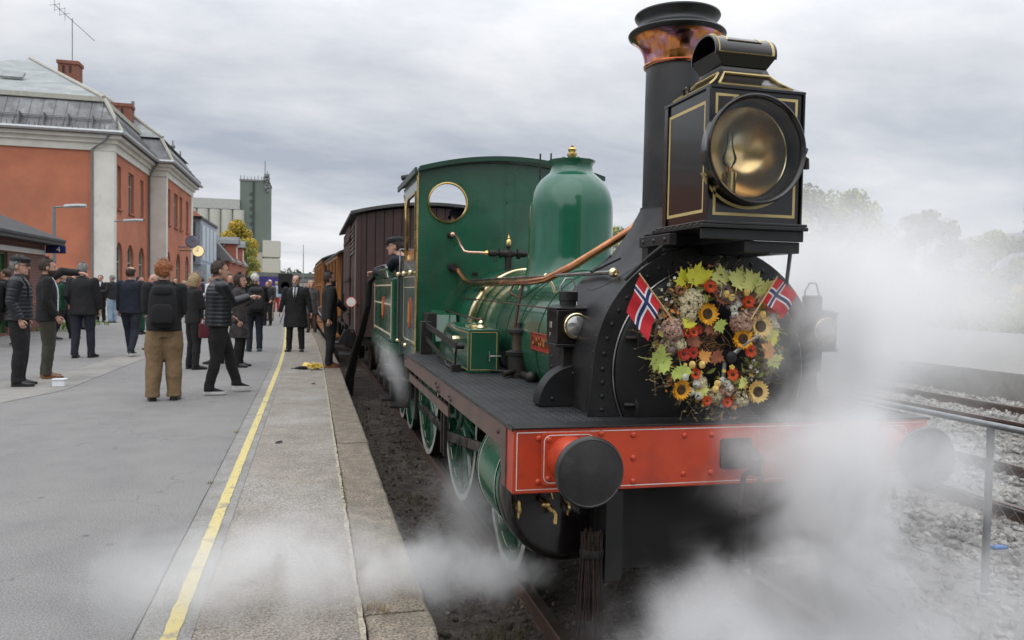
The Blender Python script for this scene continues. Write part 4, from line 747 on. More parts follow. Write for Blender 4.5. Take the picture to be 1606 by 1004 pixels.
# --- cylinders with covers, taps
GJ = mat('green_cylinder_jacket', (.014, .11, .062), .25, col2=(.011, .09, .05), coat=.5, dirt=(.03, .08, .05), ds=5, rvar=.06)
for sx in (0, 1):
    X = lambda x: MX(x) if sx else x
    c = X(1.27); mb = MB(); mb.lathe([(.335, 3.82), (.338, 3.83), (.338, 4.36), (.32, 4.38), (.05, 4.38)], (c, 0, .80), 'y', 48); j = part('cylinder', GJ, mb)
    mb = MB(); mb.box(*sorted((X(1.0), X(1.40))), 3.86, 4.34, .9, 1.14); part('steam_chest', GJ, mb, bevel=.02)
    mb = MB(); mb.lathe([(.30, 3.665), (.31, 3.66), (.333, 3.68), (.345, 3.70), (.347, 3.80), (.337, 3.82)], (c, 0, .80), 'y', 48); mb.lathe([(.001, 3.655), (.18, 3.66), (.30, 3.665)], (c, 0, .80), 'y', 48); part('cylinder_cover', GLOSS_BLACK, mb)
    # white lining panel wrapped round the jacket side
    def cyl(a, y, r=.3395): s = -1 if not sx else 1; return Vector((c+s*r*cos(a), y, .80+r*sin(a)))
    mb = MB()
    for (a0, a1, y0, y1) in ((-.75, 1.02, 3.90, 4.30),):
        pth = [cyl(a0+(a1-a0)*k/16, y0) for k in range(17)]+[cyl(a1-(a1-a0)*k/16, y1) for k in range(17)]; pth.append(pth[0]); mb.tube(pth, .0022, 5, caps=False)
    part('lining', WHITE, mb, j)
    mb = MB(); pth = [cyl(-.8+1.95*k/16, 3.885) for k in range(17)]+[cyl(1.15-1.95*k/16, 4.315) for k in range(17)]; pth.append(pth[0]); mb.tube(pth, .004, 5, caps=False); part('lining_border', GLOSS_BLACK, mb, j)
    mb = MB(); mb.tube([(c, 4.3, .80), (c, 5.0, .78)], .028, 12); part('piston_rod', STEEL, mb)
    # brass drain taps on the front cover
    for dx in (-.285, -.035):
        xx = c+dx if not sx else c-dx; mb = MB(); mb.tube([(xx, 3.66, .755), (xx, 3.60, .755)], .008, 8); mb.lathe([(.009, -.007), (.018, -.006), (.0185, .006), (.009, .007)], (xx, 3.60, .755), 'x', 20)
        for q in range(2): rr = [(xx+.0, 3.6+.031*cos(2*pi*k/20)*.35, .755+.042*sin(2*pi*k/20)) for k in range(21)]; 
        mb.tube(rr, .0055, 8, caps=False); part('brass_valve_wheel', BRASS, mb)
    xx = c-.155 if not sx else c+.155; mb = MB(); mb.tube([(xx-.05, 3.63, .862), (xx+.03, 3.6, .835), (xx+.04, 3.6, .80)], .005, 8); mb.tube([(xx, 3.66, .785), (xx+.01, 3.6, .775), (xx+.035, 3.58, .745)], [.013, .015, .012], 10); mb.lathe([(.012, -.03), (.019, -.02), (.019, .0), (.012, .012)], (xx+.012, 3.595, .775), 'x', 14); mb.tube([(xx+.035, 3.58, .75), (xx+.05, 3.575, .725), (xx+.045, 3.57, .685)], [.010, .010, .012], 10); part('brass_drain_tap', BRASS, mb)
    # wheels
    def wheel(y, r, ns, crank=True):
        xo = X(1.262); sg = 1 if not sx else -1
        mb = MB(); mb.lathe([(r+.0, 0), (r, sg*.002), (r, sg*.11), (r+.028, sg*.118), (r+.028, sg*.14), (r-.055, sg*.14), (r-.055, sg*.002)], (xo, y, r), 'x', 64, ring=True)
        tb = part('wheel', IRON, mb)
        mb = MB(); mb.lathe([(r-.055, sg*.001), (r-.055, -sg*.004), (r-.001, -sg*.004), (r-.001, sg*.001)], (xo, y, r), 'x', 64, ring=True); part('tyre', TYRE, mb, tb)
        mb = MB(); mb.lathe([(r-.055, sg*.10), (r-.056, sg*.004), (r-.105, sg*.004), (r-.105, sg*.10)], (xo, y, r), 'x', 64, ring=True); part('rim', GREEN, mb, tb)
        mb = MB(); mb.lathe([(.05, -sg*.02), (.11, -sg*.012), (.12, sg*.0), (.12, sg*.10)], (xo, y, r), 'x', 32); mb.lathe([(.001, -sg*.04), (.05, -sg*.04), (.055, -sg*.01)], (xo, y, r), 'x', 24); part('hub', GREEN, mb, tb)
        for k in range(ns):
            a = 2*pi*(k+.5)/ns; ca, sa = cos(a), sin(a); mb = MB(); rings = []
            for rr, wt, th in ((.10, .038, .035), (r*.5, .028, .022), (r-.10, .036, .026)):
                rings.append([(xo+sg*(.045+th*q), y+rr*ca-u*wt*sa, r+rr*sa+u*wt*ca) for u, q in ((-1, 0), (-.5, -1), (.5, -1), (1, 0), (.5, 1), (-.5, 1))])
            mb.loft(rings); part('spoke', GREEN, mb, tb)
        mb = MB()
        for k in range(ns):
            a0, a1 = 2*pi*(k+.5)/ns+.09, 2*pi*(k+1.5)/ns-.09; ri, ro = .17, r-.12
            pth = [(y+ro*cos(a0+(a1-a0)*i/6), r+ro*sin(a0+(a1-a0)*i/6)) for i in range(7)]
            mb.tube([(xo+sg*.012, p[0], p[1]) for p in pth], .0026, 4)
        part('lining', CREAM, mb, tb, smooth=False)
        if crank and ns > 10: mb = MB(); mb.lathe([(.001, -sg*.09), (.05, -sg*.09), (.055, -sg*.0)], (xo, y+.05, r-.22), 'x', 18); mb.prism([(y-.25, r+.28), (y+.25, r+.28), (y+.45, r+.48), (y, r+.62), (y-.45, r+.48)], 'x', xo-sg*.006, xo+sg*.05); part('crank_boss', GREEN, mb, tb)
    wheel(4.90, .50, 10); wheel(6.63, .74, 16); wheel(8.54, .74, 16)
    mb = MB(); xr = X(1.20); mb.loft([[(xr-.018, y, z-h), (xr+.018, y, z-h), (xr+.018, y, z+h), (xr-.018, y, z+h)] for y, z, h in ((6.60, .52, .05), (6.7, .52, .055), (6.8, .52, .035), (8.45, .52, .035), (8.55, .52, .055), (8.66, .52, .05))]); mb.loft([[(xr-.05, y, z-h), (xr-.02, y, z-h), (xr-.02, y, z+h), (xr-.05, y, z+h)] for y, z, h in ((5.0, .76, .05), (5.1, .74, .035), (6.60, .55, .04), (6.75, .53, .05))]); part('coupling_rod', STEEL, mb, smooth=False, bevel=.004)
mb = MB()
for y, r in ((4.90, .5), (6.63, .74), (8.54, .74)): mb.tube([(1.3, y, r), (MX(1.3), y, r)], .07, 14)
part('axle', IRON, mb)
# --- smokebox
ZS = 1.42; RS = .655
def sbprof(R, zb=1.176, flare=.0): return [(XC-R-flare, zb)]+[(XC+R*cos(a), ZS+R*sin(a)) for a in np.linspace(pi, 0, 41)]+[(XC+R+flare, zb)]
mb = MB(); mb.prism(sbprof(RS-.012), 'y', 3.765, 4.56); sb = part('smokebox', SMOKE_BLACK, mb, angle=30)
mb = MB(); mb.prism(sbprof(RS+.004, flare=.02), 'y', 3.742, 3.764); fp = part('smokebox_front', SMOKE_BLACK, mb, angle=30, bevel=.003)
mb = MB(); pts = [(XC+(RS-.05)*cos(a), 3.742, ZS+(RS-.05)*sin(a)) for a in np.linspace(pi, 0, 25)]+[(XC+s*(RS-.05), 3.742, z) for s in (-1, 1) for z in (1.35, 1.28, 1.21)]; rivets('rivet', SMOKE_BLACK, fp, [(p_, .0135, (0, -1, 0)) for p_ in pts])
rivets('rivet', SMOKE_BLACK, sb, [((XC+(RS-.012)*cos(a), yy, ZS+(RS-.012)*sin(a)), .011, (cos(a), 0, sin(a))) for yy in (3.80, 4.50) for a in np.linspace(pi, 0, 25)]+[((XC+s*(RS-.012), yy, z), .011, (s, 0, 0)) for yy in (3.80, 4.50) for z in (1.36, 1.29, 1.22) for s in (-1, 1)])
mb = MB(); mb.lathe([(.545, 3.741), (.545, 3.72), (.535, 3.712), (.50, 3.708), (.48, 3.70), (.30, 3.672), (.12, 3.66), (.001, 3.658)], (XC, 0, 1.412), 'y', 72); dr = part('smokebox_door', SMOKE_BLACK, mb)
mb = MB(); rr = [(XC+.552*cos(2*pi*k/72), 3.735, 1.412+.552*sin(2*pi*k/72)) for k in range(73)]; mb.tube(rr, .006, 6, caps=False); part('door_rim', STEEL, mb, dr)
# door furniture: centre boss, two pewter handles, hinges and dogs
HM = mat('pewter_handle', (.30, .30, .29), .38, metal=.9, col2=(.2, .2, .19), vs=9)
mb = MB(); mb.lathe([(.03, 3.66), (.034, 3.54), (.03, 3.50), (.012, 3.49), (.001, 3.49)], (XC-.01, 0, 1.50), 'y', 20); part('door_boss', IRON, mb, dr)
mb = MB(); mb.tube([(XC-.01, 3.52, 1.50), (XC+.05, 3.50, 1.56), (XC+.135, 3.49, 1.615)], [.014, .011, .013], 10); mb.lathe([(.012, 3.50), (.024, 3.505), (.024, 3.53), (.012, 3.535)], (XC-.01, 0, 1.505), 'y', 16); part('door_handle', HM, mb, dr)
mb = MB(); mb.tube([(XC-.025, 3.545, 1.49), (XC-.04, 3.53, 1.35), (XC-.05, 3.52, 1.245)], [.013, .011, .015], 10); part('door_handle', HM, mb, dr)
mb = MB()
for z in (1.585, 1.24): mb.tube([(XC-.50, 3.70, z), (XC-.43, 3.68, z)], .012, 8); mb.tube([(XC-.455, 3.66, z+.03), (XC-.45, 3.65, z), (XC-.447, 3.66, z-.05)], .008, 8)
for z in (1.66, 1.16): mb.box(XC+.1, XC+.5, 3.675, 3.70, z-.02, z+.02)
part('door_clamp', IRON, mb, dr)
# curved brackets beside the smokebox
for s in (-1, 1):
    poly = [(XC+s*.655, 1.176), (XC+s*.655, 1.405), (XC+s*.63, 1.405)]; poly = [(XC+s*.82, 1.176)]+[(XC+s*(.61+.23*cos(a)), 1.176+.232*sin(a)) for a in np.linspace(.05, pi/2, 12)]+[(XC+s*.60, 1.176)]
    mb = MB(); mb.prism(poly, 'y', 4.10, 4.22); bk = part('smokebox_bracket', SMOKE_BLACK, mb, angle=30, bevel=.004); rivets('bolt_head', SMOKE_BLACK, bk, [((XC+s*.76, 4.10, 1.22), .013, (0, -1, 0)), ((XC+s*.64, 4.10, 1.36), .013, (0, -1, 0)), ((XC+s*.63, 4.10, 1.25), .013, (0, -1, 0))])
# --- boiler
mb = MB(); mb.lathe([(.548, 4.56), (.55, 4.57), (.55, 7.3), (.548, 7.31)], (XC, 0, 1.43), 'y', 72); bo = part('boiler', GREEN, mb)
for y in (4.62, 5.15, 5.66, 6.02, 6.38, 6.9): mb = MB(); mb.lathe([(.549, y-.006), (.5545, y-.005), (.5545, y+.005), (.549, y+.006)], (XC, 0, 1.43), 'y', 72); part('boiler_band', mat('dark_green_band', (.008, .045, .028), .35), mb, bo)
mb = MB(); mb.lathe([(.55, 7.30), (.605, 7.31), (.612, 7.33), (.612, 8.06)], (XC, 0, 1.43), 'y', 72); fb = part('firebox', GREEN, mb)
mb = MB(); mb.lathe([(.552, 7.265), (.585, 7.258), (.61, 7.27), (.62, 7.30), (.622, 7.335), (.614, 7.35)], (XC, 0, 1.43), 'y', 80, open_=True); part('brass_band', BRASS_POL, mb, fb)
mb = MB(); mb.prism([(XC-.6, 1.0), (XC+.6, 1.0), (XC+.6, 1.4), (XC-.6, 1.4)], 'y', 7.32, 8.04); part('firebox_side', GREEN, mb, smooth=False)
# --- dome
DOME = mat('dome_green', (.014, .112, .064), .16, col2=(.012, .098, .056), coat=.35, rvar=.03, coatr=.03, dirt=(.03, .10, .07), ds=5, dlo=.6, dhi=.85)
def saddle(mb, cx, cy, prof, R, zc, nseg=64, drop=.55):
    """flared skirt that lands on the boiler of radius R"""
    rings = []
    for r, h, k in prof:
        ring = []
        for i in range(nseg):
            a = 2*pi*i/nseg; x = r*cos(a); y = r*sin(a); zb = zc+sqrt(max(R*R-x*x, .02)); ring.append((cx+x, cy+y, h*(1-k)+(zb+.002)*k))
        rings.append(ring)
    mb.loft(rings)
mb = MB(); saddle(mb, XC, 6.1, [(.475, 0, 1), (.43, 0, 1), (.40, 1.99, .85), (.375, 2.0, .55), (.358, 2.04, .25), (.349, 2.10, .06), (.345, 2.18, 0), (.344, 2.44, 0), (.342, 2.50, 0), (.334, 2.56, 0), (.318, 2.62, 0), (.294, 2.67, 0), (.258, 2.72, 0), (.215, 2.757, 0), (.185, 2.782, 0), (.172, 2.81, 0), (.168, 2.84, 0), (.176, 2.862, 0), (.192, 2.876, 0), (.194, 2.885, 0), (.17, 2.89, 0), (.06, 2.90, 0), (.001, 2.90, 0)], .553, 1.43); dm = part('steam_dome', DOME, mb)
rivets('bolt_head', GREEN, dm, [((XC+.15*cos(a), 6.1+.15*sin(a), 2.892), .016, (0, 0, 1)) for a in np.linspace(0, 2*pi, 9)[:-1]])
mb = MB(); mb.lathe([(.018, 2.895), (.016, 2.91), (.034, 2.918), (.042, 2.935), (.040, 2.95), (.022, 2.955), (.03, 2.965), (.036, 2.982), (.028, 2.995), (.012, 3.0), (.014, 3.012), (.001, 3.02)], (XC, 6.1, 0), 'z', 20); part('finial', BRASS, mb, dm)
# --- chimney
YC = 4.235
mb = MB(); rings = []
for r, h, k in [(.50, 0, 1), (.46, 0, 1), (.40, 2.07, .75), (.34, 2.10, .4), (.275, 2.16, .1), (.232, 2.215, 0), (.205, 2.27, 0), (.190, 2.30, 0), (.188, 2.31, 0), (.1885, 2.315, 0), (.177, 2.32, 0), (.174, 3.13, 0), (.17, 3.14, 0)]:
    ring = []
    for i in range(64):
        a = 2*pi*i/64; x = r*cos(a); y = min(max(r*sin(a), -.30 if r > .30 else -9), .30 if r > .3 else 9); zb = ZS+sqrt(max((RS-.012)**2-x*x, .02)); ring.append((XC+x, YC+y, h*(1-k)+(zb+.002)*k))
    rings.append(ring)
mb.loft(rings); ch = part('chimney', SMOKE_BLACK, mb)
rv = []
for a in np.linspace(0, 2*pi, 25)[:-1]:
    x, y = .40*cos(a), max(-.27, min(.27, .40*sin(a))); zb = ZS+sqrt((RS-.012)**2-x*x); rv.append(((XC+x*1.08, YC+y, zb-.003-abs(x)*.06), .011, (x*1.2, 0, .6)))
rivets('bolt_head', SMOKE_BLACK, ch, rv)
CAPM = mat('heat_tinted_copper', (.90, .42, .14), .14, metal=1, col2=(.62, .20, .10), vs=9, stretch=(4, 4, .35), rvar=.06, dirt=(.60, .34, .52), ds=9, dlo=.5, dhi=.62, bump=.15, bs=10, bdist=.004)
mb = MB(); prof = [(.172, 3.132), (.180, 3.137), (.182, 3.15), (.188, 3.19), (.200, 3.23), (.222, 3.265), (.250, 3.292), (.262, 3.30)]; n_ = 48; rings = []
for r, h in prof: rings.append([(XC+r*(1+.008*(1 if (k//3) % 2 else -1)*(1 if r < .24 else 0))*cos(2*pi*k/n_), YC+r*sin(2*pi*k/n_), h) for k in range(n_)])
mb.loft(rings, caps=False); cp = part('copper_cap', CAPM, mb, ch, angle=60)
mb = MB(); mb.tube([(XC+.184*cos(2*pi*k/48), YC+.184*sin(2*pi*k/48), 3.142) for k in range(49)], .007, 6, caps=False); part('cap_beading', COPPER, mb, ch)
mb = MB(); mb.lathe([(.255, 3.296), (.279, 3.312), (.283, 3.322), (.279, 3.330), (.25, 3.338), (.228, 3.355), (.222, 3.375), (.228, 3.40), (.243, 3.418), (.248, 3.428), (.246, 3.436), (.205, 3.44), (.15, 3.438), (.14, 3.40), (.14, 3.2)], (XC, YC, 0), 'z', 56, open_=True); part('chimney_crown', mat('crown_black', (.013, .015, .015), .35, bump=.1, bs=30), mb, ch)
# --- pipework
mb = MB(); mb.tube([(1.44, 8.03, 2.04), (1.475, 7.97, 2.01), (1.52, 7.82, 1.91), (1.55, 7.6, 1.875), (1.552, 6.6, 1.878), (1.555, 5.5, 1.884), (1.575, 5.15, 1.90), (1.66, 4.85, 1.985), (1.80, 4.68, 2.10), (1.95, 4.54, 2.22), (2.06, 4.47, 2.40), (2.08, 4.455, 2.7), (2.08, 4.45, 3.0), (2.0, 4.45, 3.20)], [.028]*3+[.027]*11, 14); mb.tube([(2.0, 4.45, 3.19), (1.985, 4.45, 3.29)], [.03, .048], 14); part('copper_pipe', COPPER, mb)
mb = MB(); mb.tube([(1.41, 8.05, 2.05), (1.44, 7.97, 2.05)], .042, 14); mb.tube([(1.39, 8.048, 2.385), (1.41, 8.0, 2.38)], .03, 12); part('pipe_flange', IRON, mb)
mb = MB()
for x0 in (1.60,):
    mb.tube([(x0, 3.98, 1.926), (x0-.0, 8.04, 1.915)], .0125, 12)
    mb.tube([(MX(x0), 3.98, 1.926), (MX(x0), 8.04, 1.915)], .0125, 12)
part('handrail', STEEL, mb)
for x0 in (1.60, MX(1.60)):
    for y in (3.99, 5.25): mb = MB(); mb.sphere((x0, y, 1.924), .027 if y < 4 else .02, 16, 12); s_ = 1 if x0 < XC else -1; mb.tube([(x0, y, 1.924), (x0+s_*.05, y, 1.86), (x0+s_*.07, y, 1.80)], .011, 8); mb.lathe([(.013, -.01), (.016, -.01), (.016, .01), (.013, .01)], (x0, y-.03, 1.924), 'y', 10); part('handrail_knob', BRASS_POL, mb)
for s in (0, 1):
    X = lambda x: MX(x) if s else x
    mb = MB(); mb.tube([(X(1.42), 8.0, 2.385), (X(1.45), 7.92, 2.36), (X(1.47), 7.80, 2.26), (X(1.49), 7.72, 2.205), (X(1.53), 7.70, 2.195), (X(1.70), 7.62, 2.19)], .0145, 12); mb.sphere((X(1.415), 8.0, 2.388), .032, 12, 8); part('upper_pipe', mat('aged_copper', (.62, .42, .32), .25, metal=1), mb)
mb = MB(); mb.lathe([(.016, 1.60), (.026, 1.61), (.026, 1.63), (.016, 1.64)], (.075, 7.62, 2.19), 'x', 6); part('pipe_nut', BRASS, mb)
mb = MB(); mb.lathe([(.018, 1.64), (.034, 1.65), (.036, 1.70), (.024, 1.73), (.024, 1.745), (.045, 1.75), (.045, 1.775), (.030, 1.78), (.045, 1.81), (.048, 1.85), (.040, 1.885), (.028, 1.90), (.028, 1.93), (.052, 1.935), (.052, 1.965), (.03, 1.97), (.035, 2.0), (.02, 2.06)], (.075, 7.62, 2.19), 'x', 20); mb.lathe([(.034, 2.0), (.034, 2.13), (.042, 2.135), (.052, 2.17), (.042, 2.20), (.018, 2.205), (.018, 2.225), (.03, 2.23), (.03, 2.238), (.014, 2.245)], (1.92, 7.62, .025), 'z', 20); mb.tube([(1.775, 7.62, 2.19), (1.785, 7.60, 2.11)], .014, 8); vv = part('check_valve', IRON, mb)
mb = MB(); mb.lathe([(.010, 2.24), (.010, 2.25), (.027, 2.255), (.029, 2.29), (.022, 2.305), (.014, 2.31), (.016, 2.325), (.005, 2.34), (.001, 2.36)], (1.92, 7.62, .025), 'z', 16); part('brass_oiler', BRASS, mb, vv)
mb = MB(); mb.tube([(2.155, 7.35, 2.0), (2.155, 7.35, 3.16)], .009, 8); mb.tube([(2.265, 7.35, 2.0), (2.265, 7.35, 3.17)], .009, 8); mb.tube([(2.155, 7.35, 2.84), (2.265, 7.35, 2.86), (2.4, 7.3, 2.86)], .012, 8); part('safety_valve_rod', IRON, mb)
mb = MB(); mb.lathe([(.012, 2.80), (.024, 2.81), (.024, 2.86), (.012, 2.87)], (2.155, 7.35, 0), 'z', 12); mb.lathe([(.06, 1.98), (.05, 2.08), (.035, 2.14)], (2.21, 7.35, 0), 'z', 16); part('safety_valve', BRASS, mb)
mb = MB()
for x in (0, 1):
    X = lambda q: MX(q) if x else q
    mb.tube([(X(1.49), 4.5, 1.70), (X(1.505), 5.5, 1.712), (X(1.50), 7.95, 1.74)], .006, 6); mb.tube([(X(1.56), 5.72, 1.88), (X(1.52), 5.70, 1.70), (X(1.49), 5.68, 1.5), (X(1.51), 5.66, 1.30), (X(1.50), 5.6, 1.18)], .011, 8)
    mb.tube([(X(1.55), 5.95, 1.875), (X(1.50), 5.9, 1.80), (X(1.56), 5.8, 1.76)], .009, 6); mb.tube([(X(1.36), 8.03, 1.60), (X(1.40), 7.1, 1.57), (X(1.42), 6.6, 1.56)], .008, 6); mb.sphere((X(1.42), 6.58, 1.56), .022)
part('oil_pipe', mat('dark_copper_pipe', (.10, .045, .03), .4, metal=.6), mb)
# small studs on the cab front and along the barrel
mb = MB(); mb.tube([(1.66, 8.03, 1.99), (1.66, 7.94, 1.98)], .022, 10); part('cab_fitting', IRON, mb)
# --- splashers, sand box and pump
for sx in (0, 1):
    X = lambda x: MX(x) if sx else x
    xa, xb = sorted((X(1.175), X(1.415)))
    poly = [(5.86, 1.176), (7.44, 1.176)]+[(6.65+.80*cos(a), .735+.80*sin(a)) for a in np.linspace(.62, 1.75, 12)]+[(6.36, 1.512), (5.86, 1.512)]
    mb = MB(); mb.prism(poly, 'x', xa, xb); sp_ = part('wheel_splasher', GREEN, mb, bevel=.004, angle=30)
    xs_ = X(1.1735); mb = MB(); mb.strip([(5.885, 1.20)]+[(7.38, 1.20)]+[(6.65+.775*cos(a), .735+.775*sin(a)) for a in np.linspace(.66, 1.78, 12)]+[(6.34, 1.487), (5.885, 1.487)], .006, 'x', xs_-.002, xs_+.002)
    mb.strip([(xa+.018, 1.20), (xb-.018, 1.20), (xb-.018, 1.49), (xa+.018, 1.49)], .006, 'y', 5.857, 5.862); part('lining', GOLD, mb, sp_, smooth=False)
    mb = MB(); mb.lathe([(.001, -.012), (.05, -.012), (.06, 0)], (X(1.175), 6.42, 1.33), 'x', 20) if not sx else mb.lathe([(.001, .012), (.05, .012), (.06, 0)], (X(1.175), 6.42, 1.33), 'x', 20); mb.lathe([(.001, -.03 if not sx else .03), (.03, -.03 if not sx else .03), (.034, 0)], (X(1.175), 6.42, 1.40), 'x', 20); part('oil_cap', BRASS_POL, mb, sp_)
    mb = MB(); mb.lathe([(.03, 1.51), (.035, 1.52), (.018, 1.54), (.022, 1.56), (.010, 1.575), (.001, 1.58)], (X(1.31), 6.05, 0), 'z', 14); mb.box(*sorted((X(1.24), X(1.38))), 6.15, 6.33, 1.512, 1.53); part('sand_lid', BRASS_POL, mb, sp_)
    mb = MB(); mb.tube([(X(1.33), 5.86, 1.31), (X(1.33), 5.80, 1.31)], .006, 6); mb.tube([(X(1.33), 5.80, 1.27), (X(1.33), 5.80, 1.35)], .007, 6); mb.tube([(X(1.33), 5.80, 1.31), (X(1.42), 5.80, 1.31)], .007, 6); part('sand_lever', STEEL, mb, sp_)
    # reversing rods and levers outside the splasher
    mb = MB(); xr = X(1.10)
    def bar(y0, z0, y1, z1, h, t=.008, x=xr): mb.loft([[(x-t, y, z-h), (x+t, y, z-h), (x+t, y, z+h), (x-t, y, z+h)] for y, z in ((y0, z0), (y1, z1))])
    bar(7.75, 1.47, 5.96, 1.375, .026); bar(7.6, 1.335, 6.5, 1.215, .018); bar(5.98, 1.37, 6.02, 1.20, .022); mb.tube([(xr, 5.97, 1.375), (X(1.16), 5.97, 1.375)], .022, 12)
    mb.tube([(xr, 6.55, 1.23), (xr, 6.4, 1.19), (xr, 6.06, 1.186), (X(1.30), 5.9, 1.195), (X(1.5), 5.75, 1.195)], .010, 8); mb.box(*sorted((X(1.07), X(1.14))), 5.97, 6.06, 1.176, 1.23); part('reversing_rod', IRON, mb)
    mb = MB(); mb.box(*sorted((X(1.05), X(1.16))), 7.62, 7.72, 1.176, 1.50); mb.box(*sorted((X(1.12), X(1.22))), 7.72, 8.0, 1.42, 1.58); part('reversing_stand', IRON, mb, bevel=.006)
    mb = MB(); mb.prism([(7.70, 1.176), (8.04, 1.176), (8.04, 1.60), (7.80, 1.56), (7.66, 1.30)], 'x', *sorted((X(1.2), X(1.43)))); part('wheel_splasher', GREEN, mb, bevel=.004, smooth=False)
    # feed pump
    mb = MB(); xc = X(1.515); mb.lathe([(.11, 1.176), (.11, 1.20), (.085, 1.21), (.085, 1.33), (.10, 1.335), (.105, 1.36), (.06, 1.37), (.05, 1.38)], (xc, 5.62, 0), 'z', 24); part('pump_base', IRON, mb); mb = MB(); mb.lathe([(.08, 1.50), (.095, 1.505), (.095, 1.525), (.05, 1.535), (.02, 1.54), (.02, 1.575), (.012, 1.58)], (xc, 5.62, 0), 'z', 24)
    pu = part('feed_pump', IRON, mb); rivets('bolt_head', IRON, pu, [((xc+.085*cos(a), 5.62+.085*sin(a), 1.36), .011, (0, 0, 1)) for a in np.linspace(0, 2*pi, 7)[:-1]]); mb = MB()
    mb.tube([(xc-.06, 5.55, 1.22), (xc-.15, 5.5, 1.20)], .02, 8); mb.tube([(xc, 5.5, 1.20), (xc, 5.28, 1.20)], .028, 10); mb.sphere((xc, 5.27, 1.205), .045); part('feed_pipe', IRON, mb)
    mb = MB(); mb.lathe([(.055, 1.37), (.06, 1.40), (.06, 1.47), (.075, 1.50)], (xc, 5.62, 0), 'z', 24); part('pump_cylinder', mat('aged_bronze', (.14, .12, .085), .42, metal=.7, col2=(.07, .06, .045), vs=9), mb, pu)
# --- name plate on the boiler side
for sx in (0, 1):
    s_ = -1 if not sx else 1; xp = XC+s_*.553; np_ = MB(); yc = 4.99; np_.prism([(yc-.25, 1.405), (yc+.25, 1.405), (yc+.25, 1.53), (yc-.25, 1.53)], 'x', *sorted((xp, xp+s_*.012)))
    pl = part('nameplate', mat('plate_red', (.33, .022, .015), .45), np_, smooth=False)
    mb = MB(); mb.strip([(yc-.24, 1.412), (yc+.24, 1.412), (yc+.24, 1.523), (yc-.24, 1.523)], .006, 'x', *sorted((xp+s_*.011, xp+s_*.016))); part('plate_border', BRASS, mb, pl, smooth=False)
    Rm = Matrix(((0, 0, s_, 0), (s_, 0, 0, 0), (0, 1, 0, 0), (0, 0, 0, 1))); text_mesh('lettering', 'CAROLINE', .092, Matrix.Translation((xp+s_*.013, yc, 1.468)) @ Rm, BRASS, pl, .0035)
# --- cab
YK = 8.050; XL = 1.055
roofarc = lambda x, h=0: 3.185+h-.155*((x-XC)/1.01)**2
outer = [(XL, 1.176), (MX(XL), 1.176)]+[(MX(XL)-2*1.01*k/16, roofarc(MX(XL)-2*1.01*k/16, -.02)) for k in range(17)]
mb = MB(); mb.prism(outer, 'y', YK, YK+.012, holes=[circ(1.367, 2.722, .2, 40), circ(MX(1.367), 2.722, .2, 40)]); cf = part('cab_front', GREEN, mb, angle=20)
for cx_ in (1.367, MX(1.367)):
    mb = MB(); mb.lathe([(.192, YK+.01), (.192, YK-.016), (.198, YK-.022), (.210, YK-.02), (.215, YK-.012), (.215, YK-.002)], (cx_, 0, 2.722), 'y', 48, ring=True); sw = part('spectacle_ring', BRASS, mb, cf)
rivets('rivet', IRON, cf, [(p_, .008, (0, -1, 0)) for p_ in ((2.0, YK, 2.75), (2.0, YK, 2.95), (1.2, YK, 1.5), (1.45, YK, 2.28))])
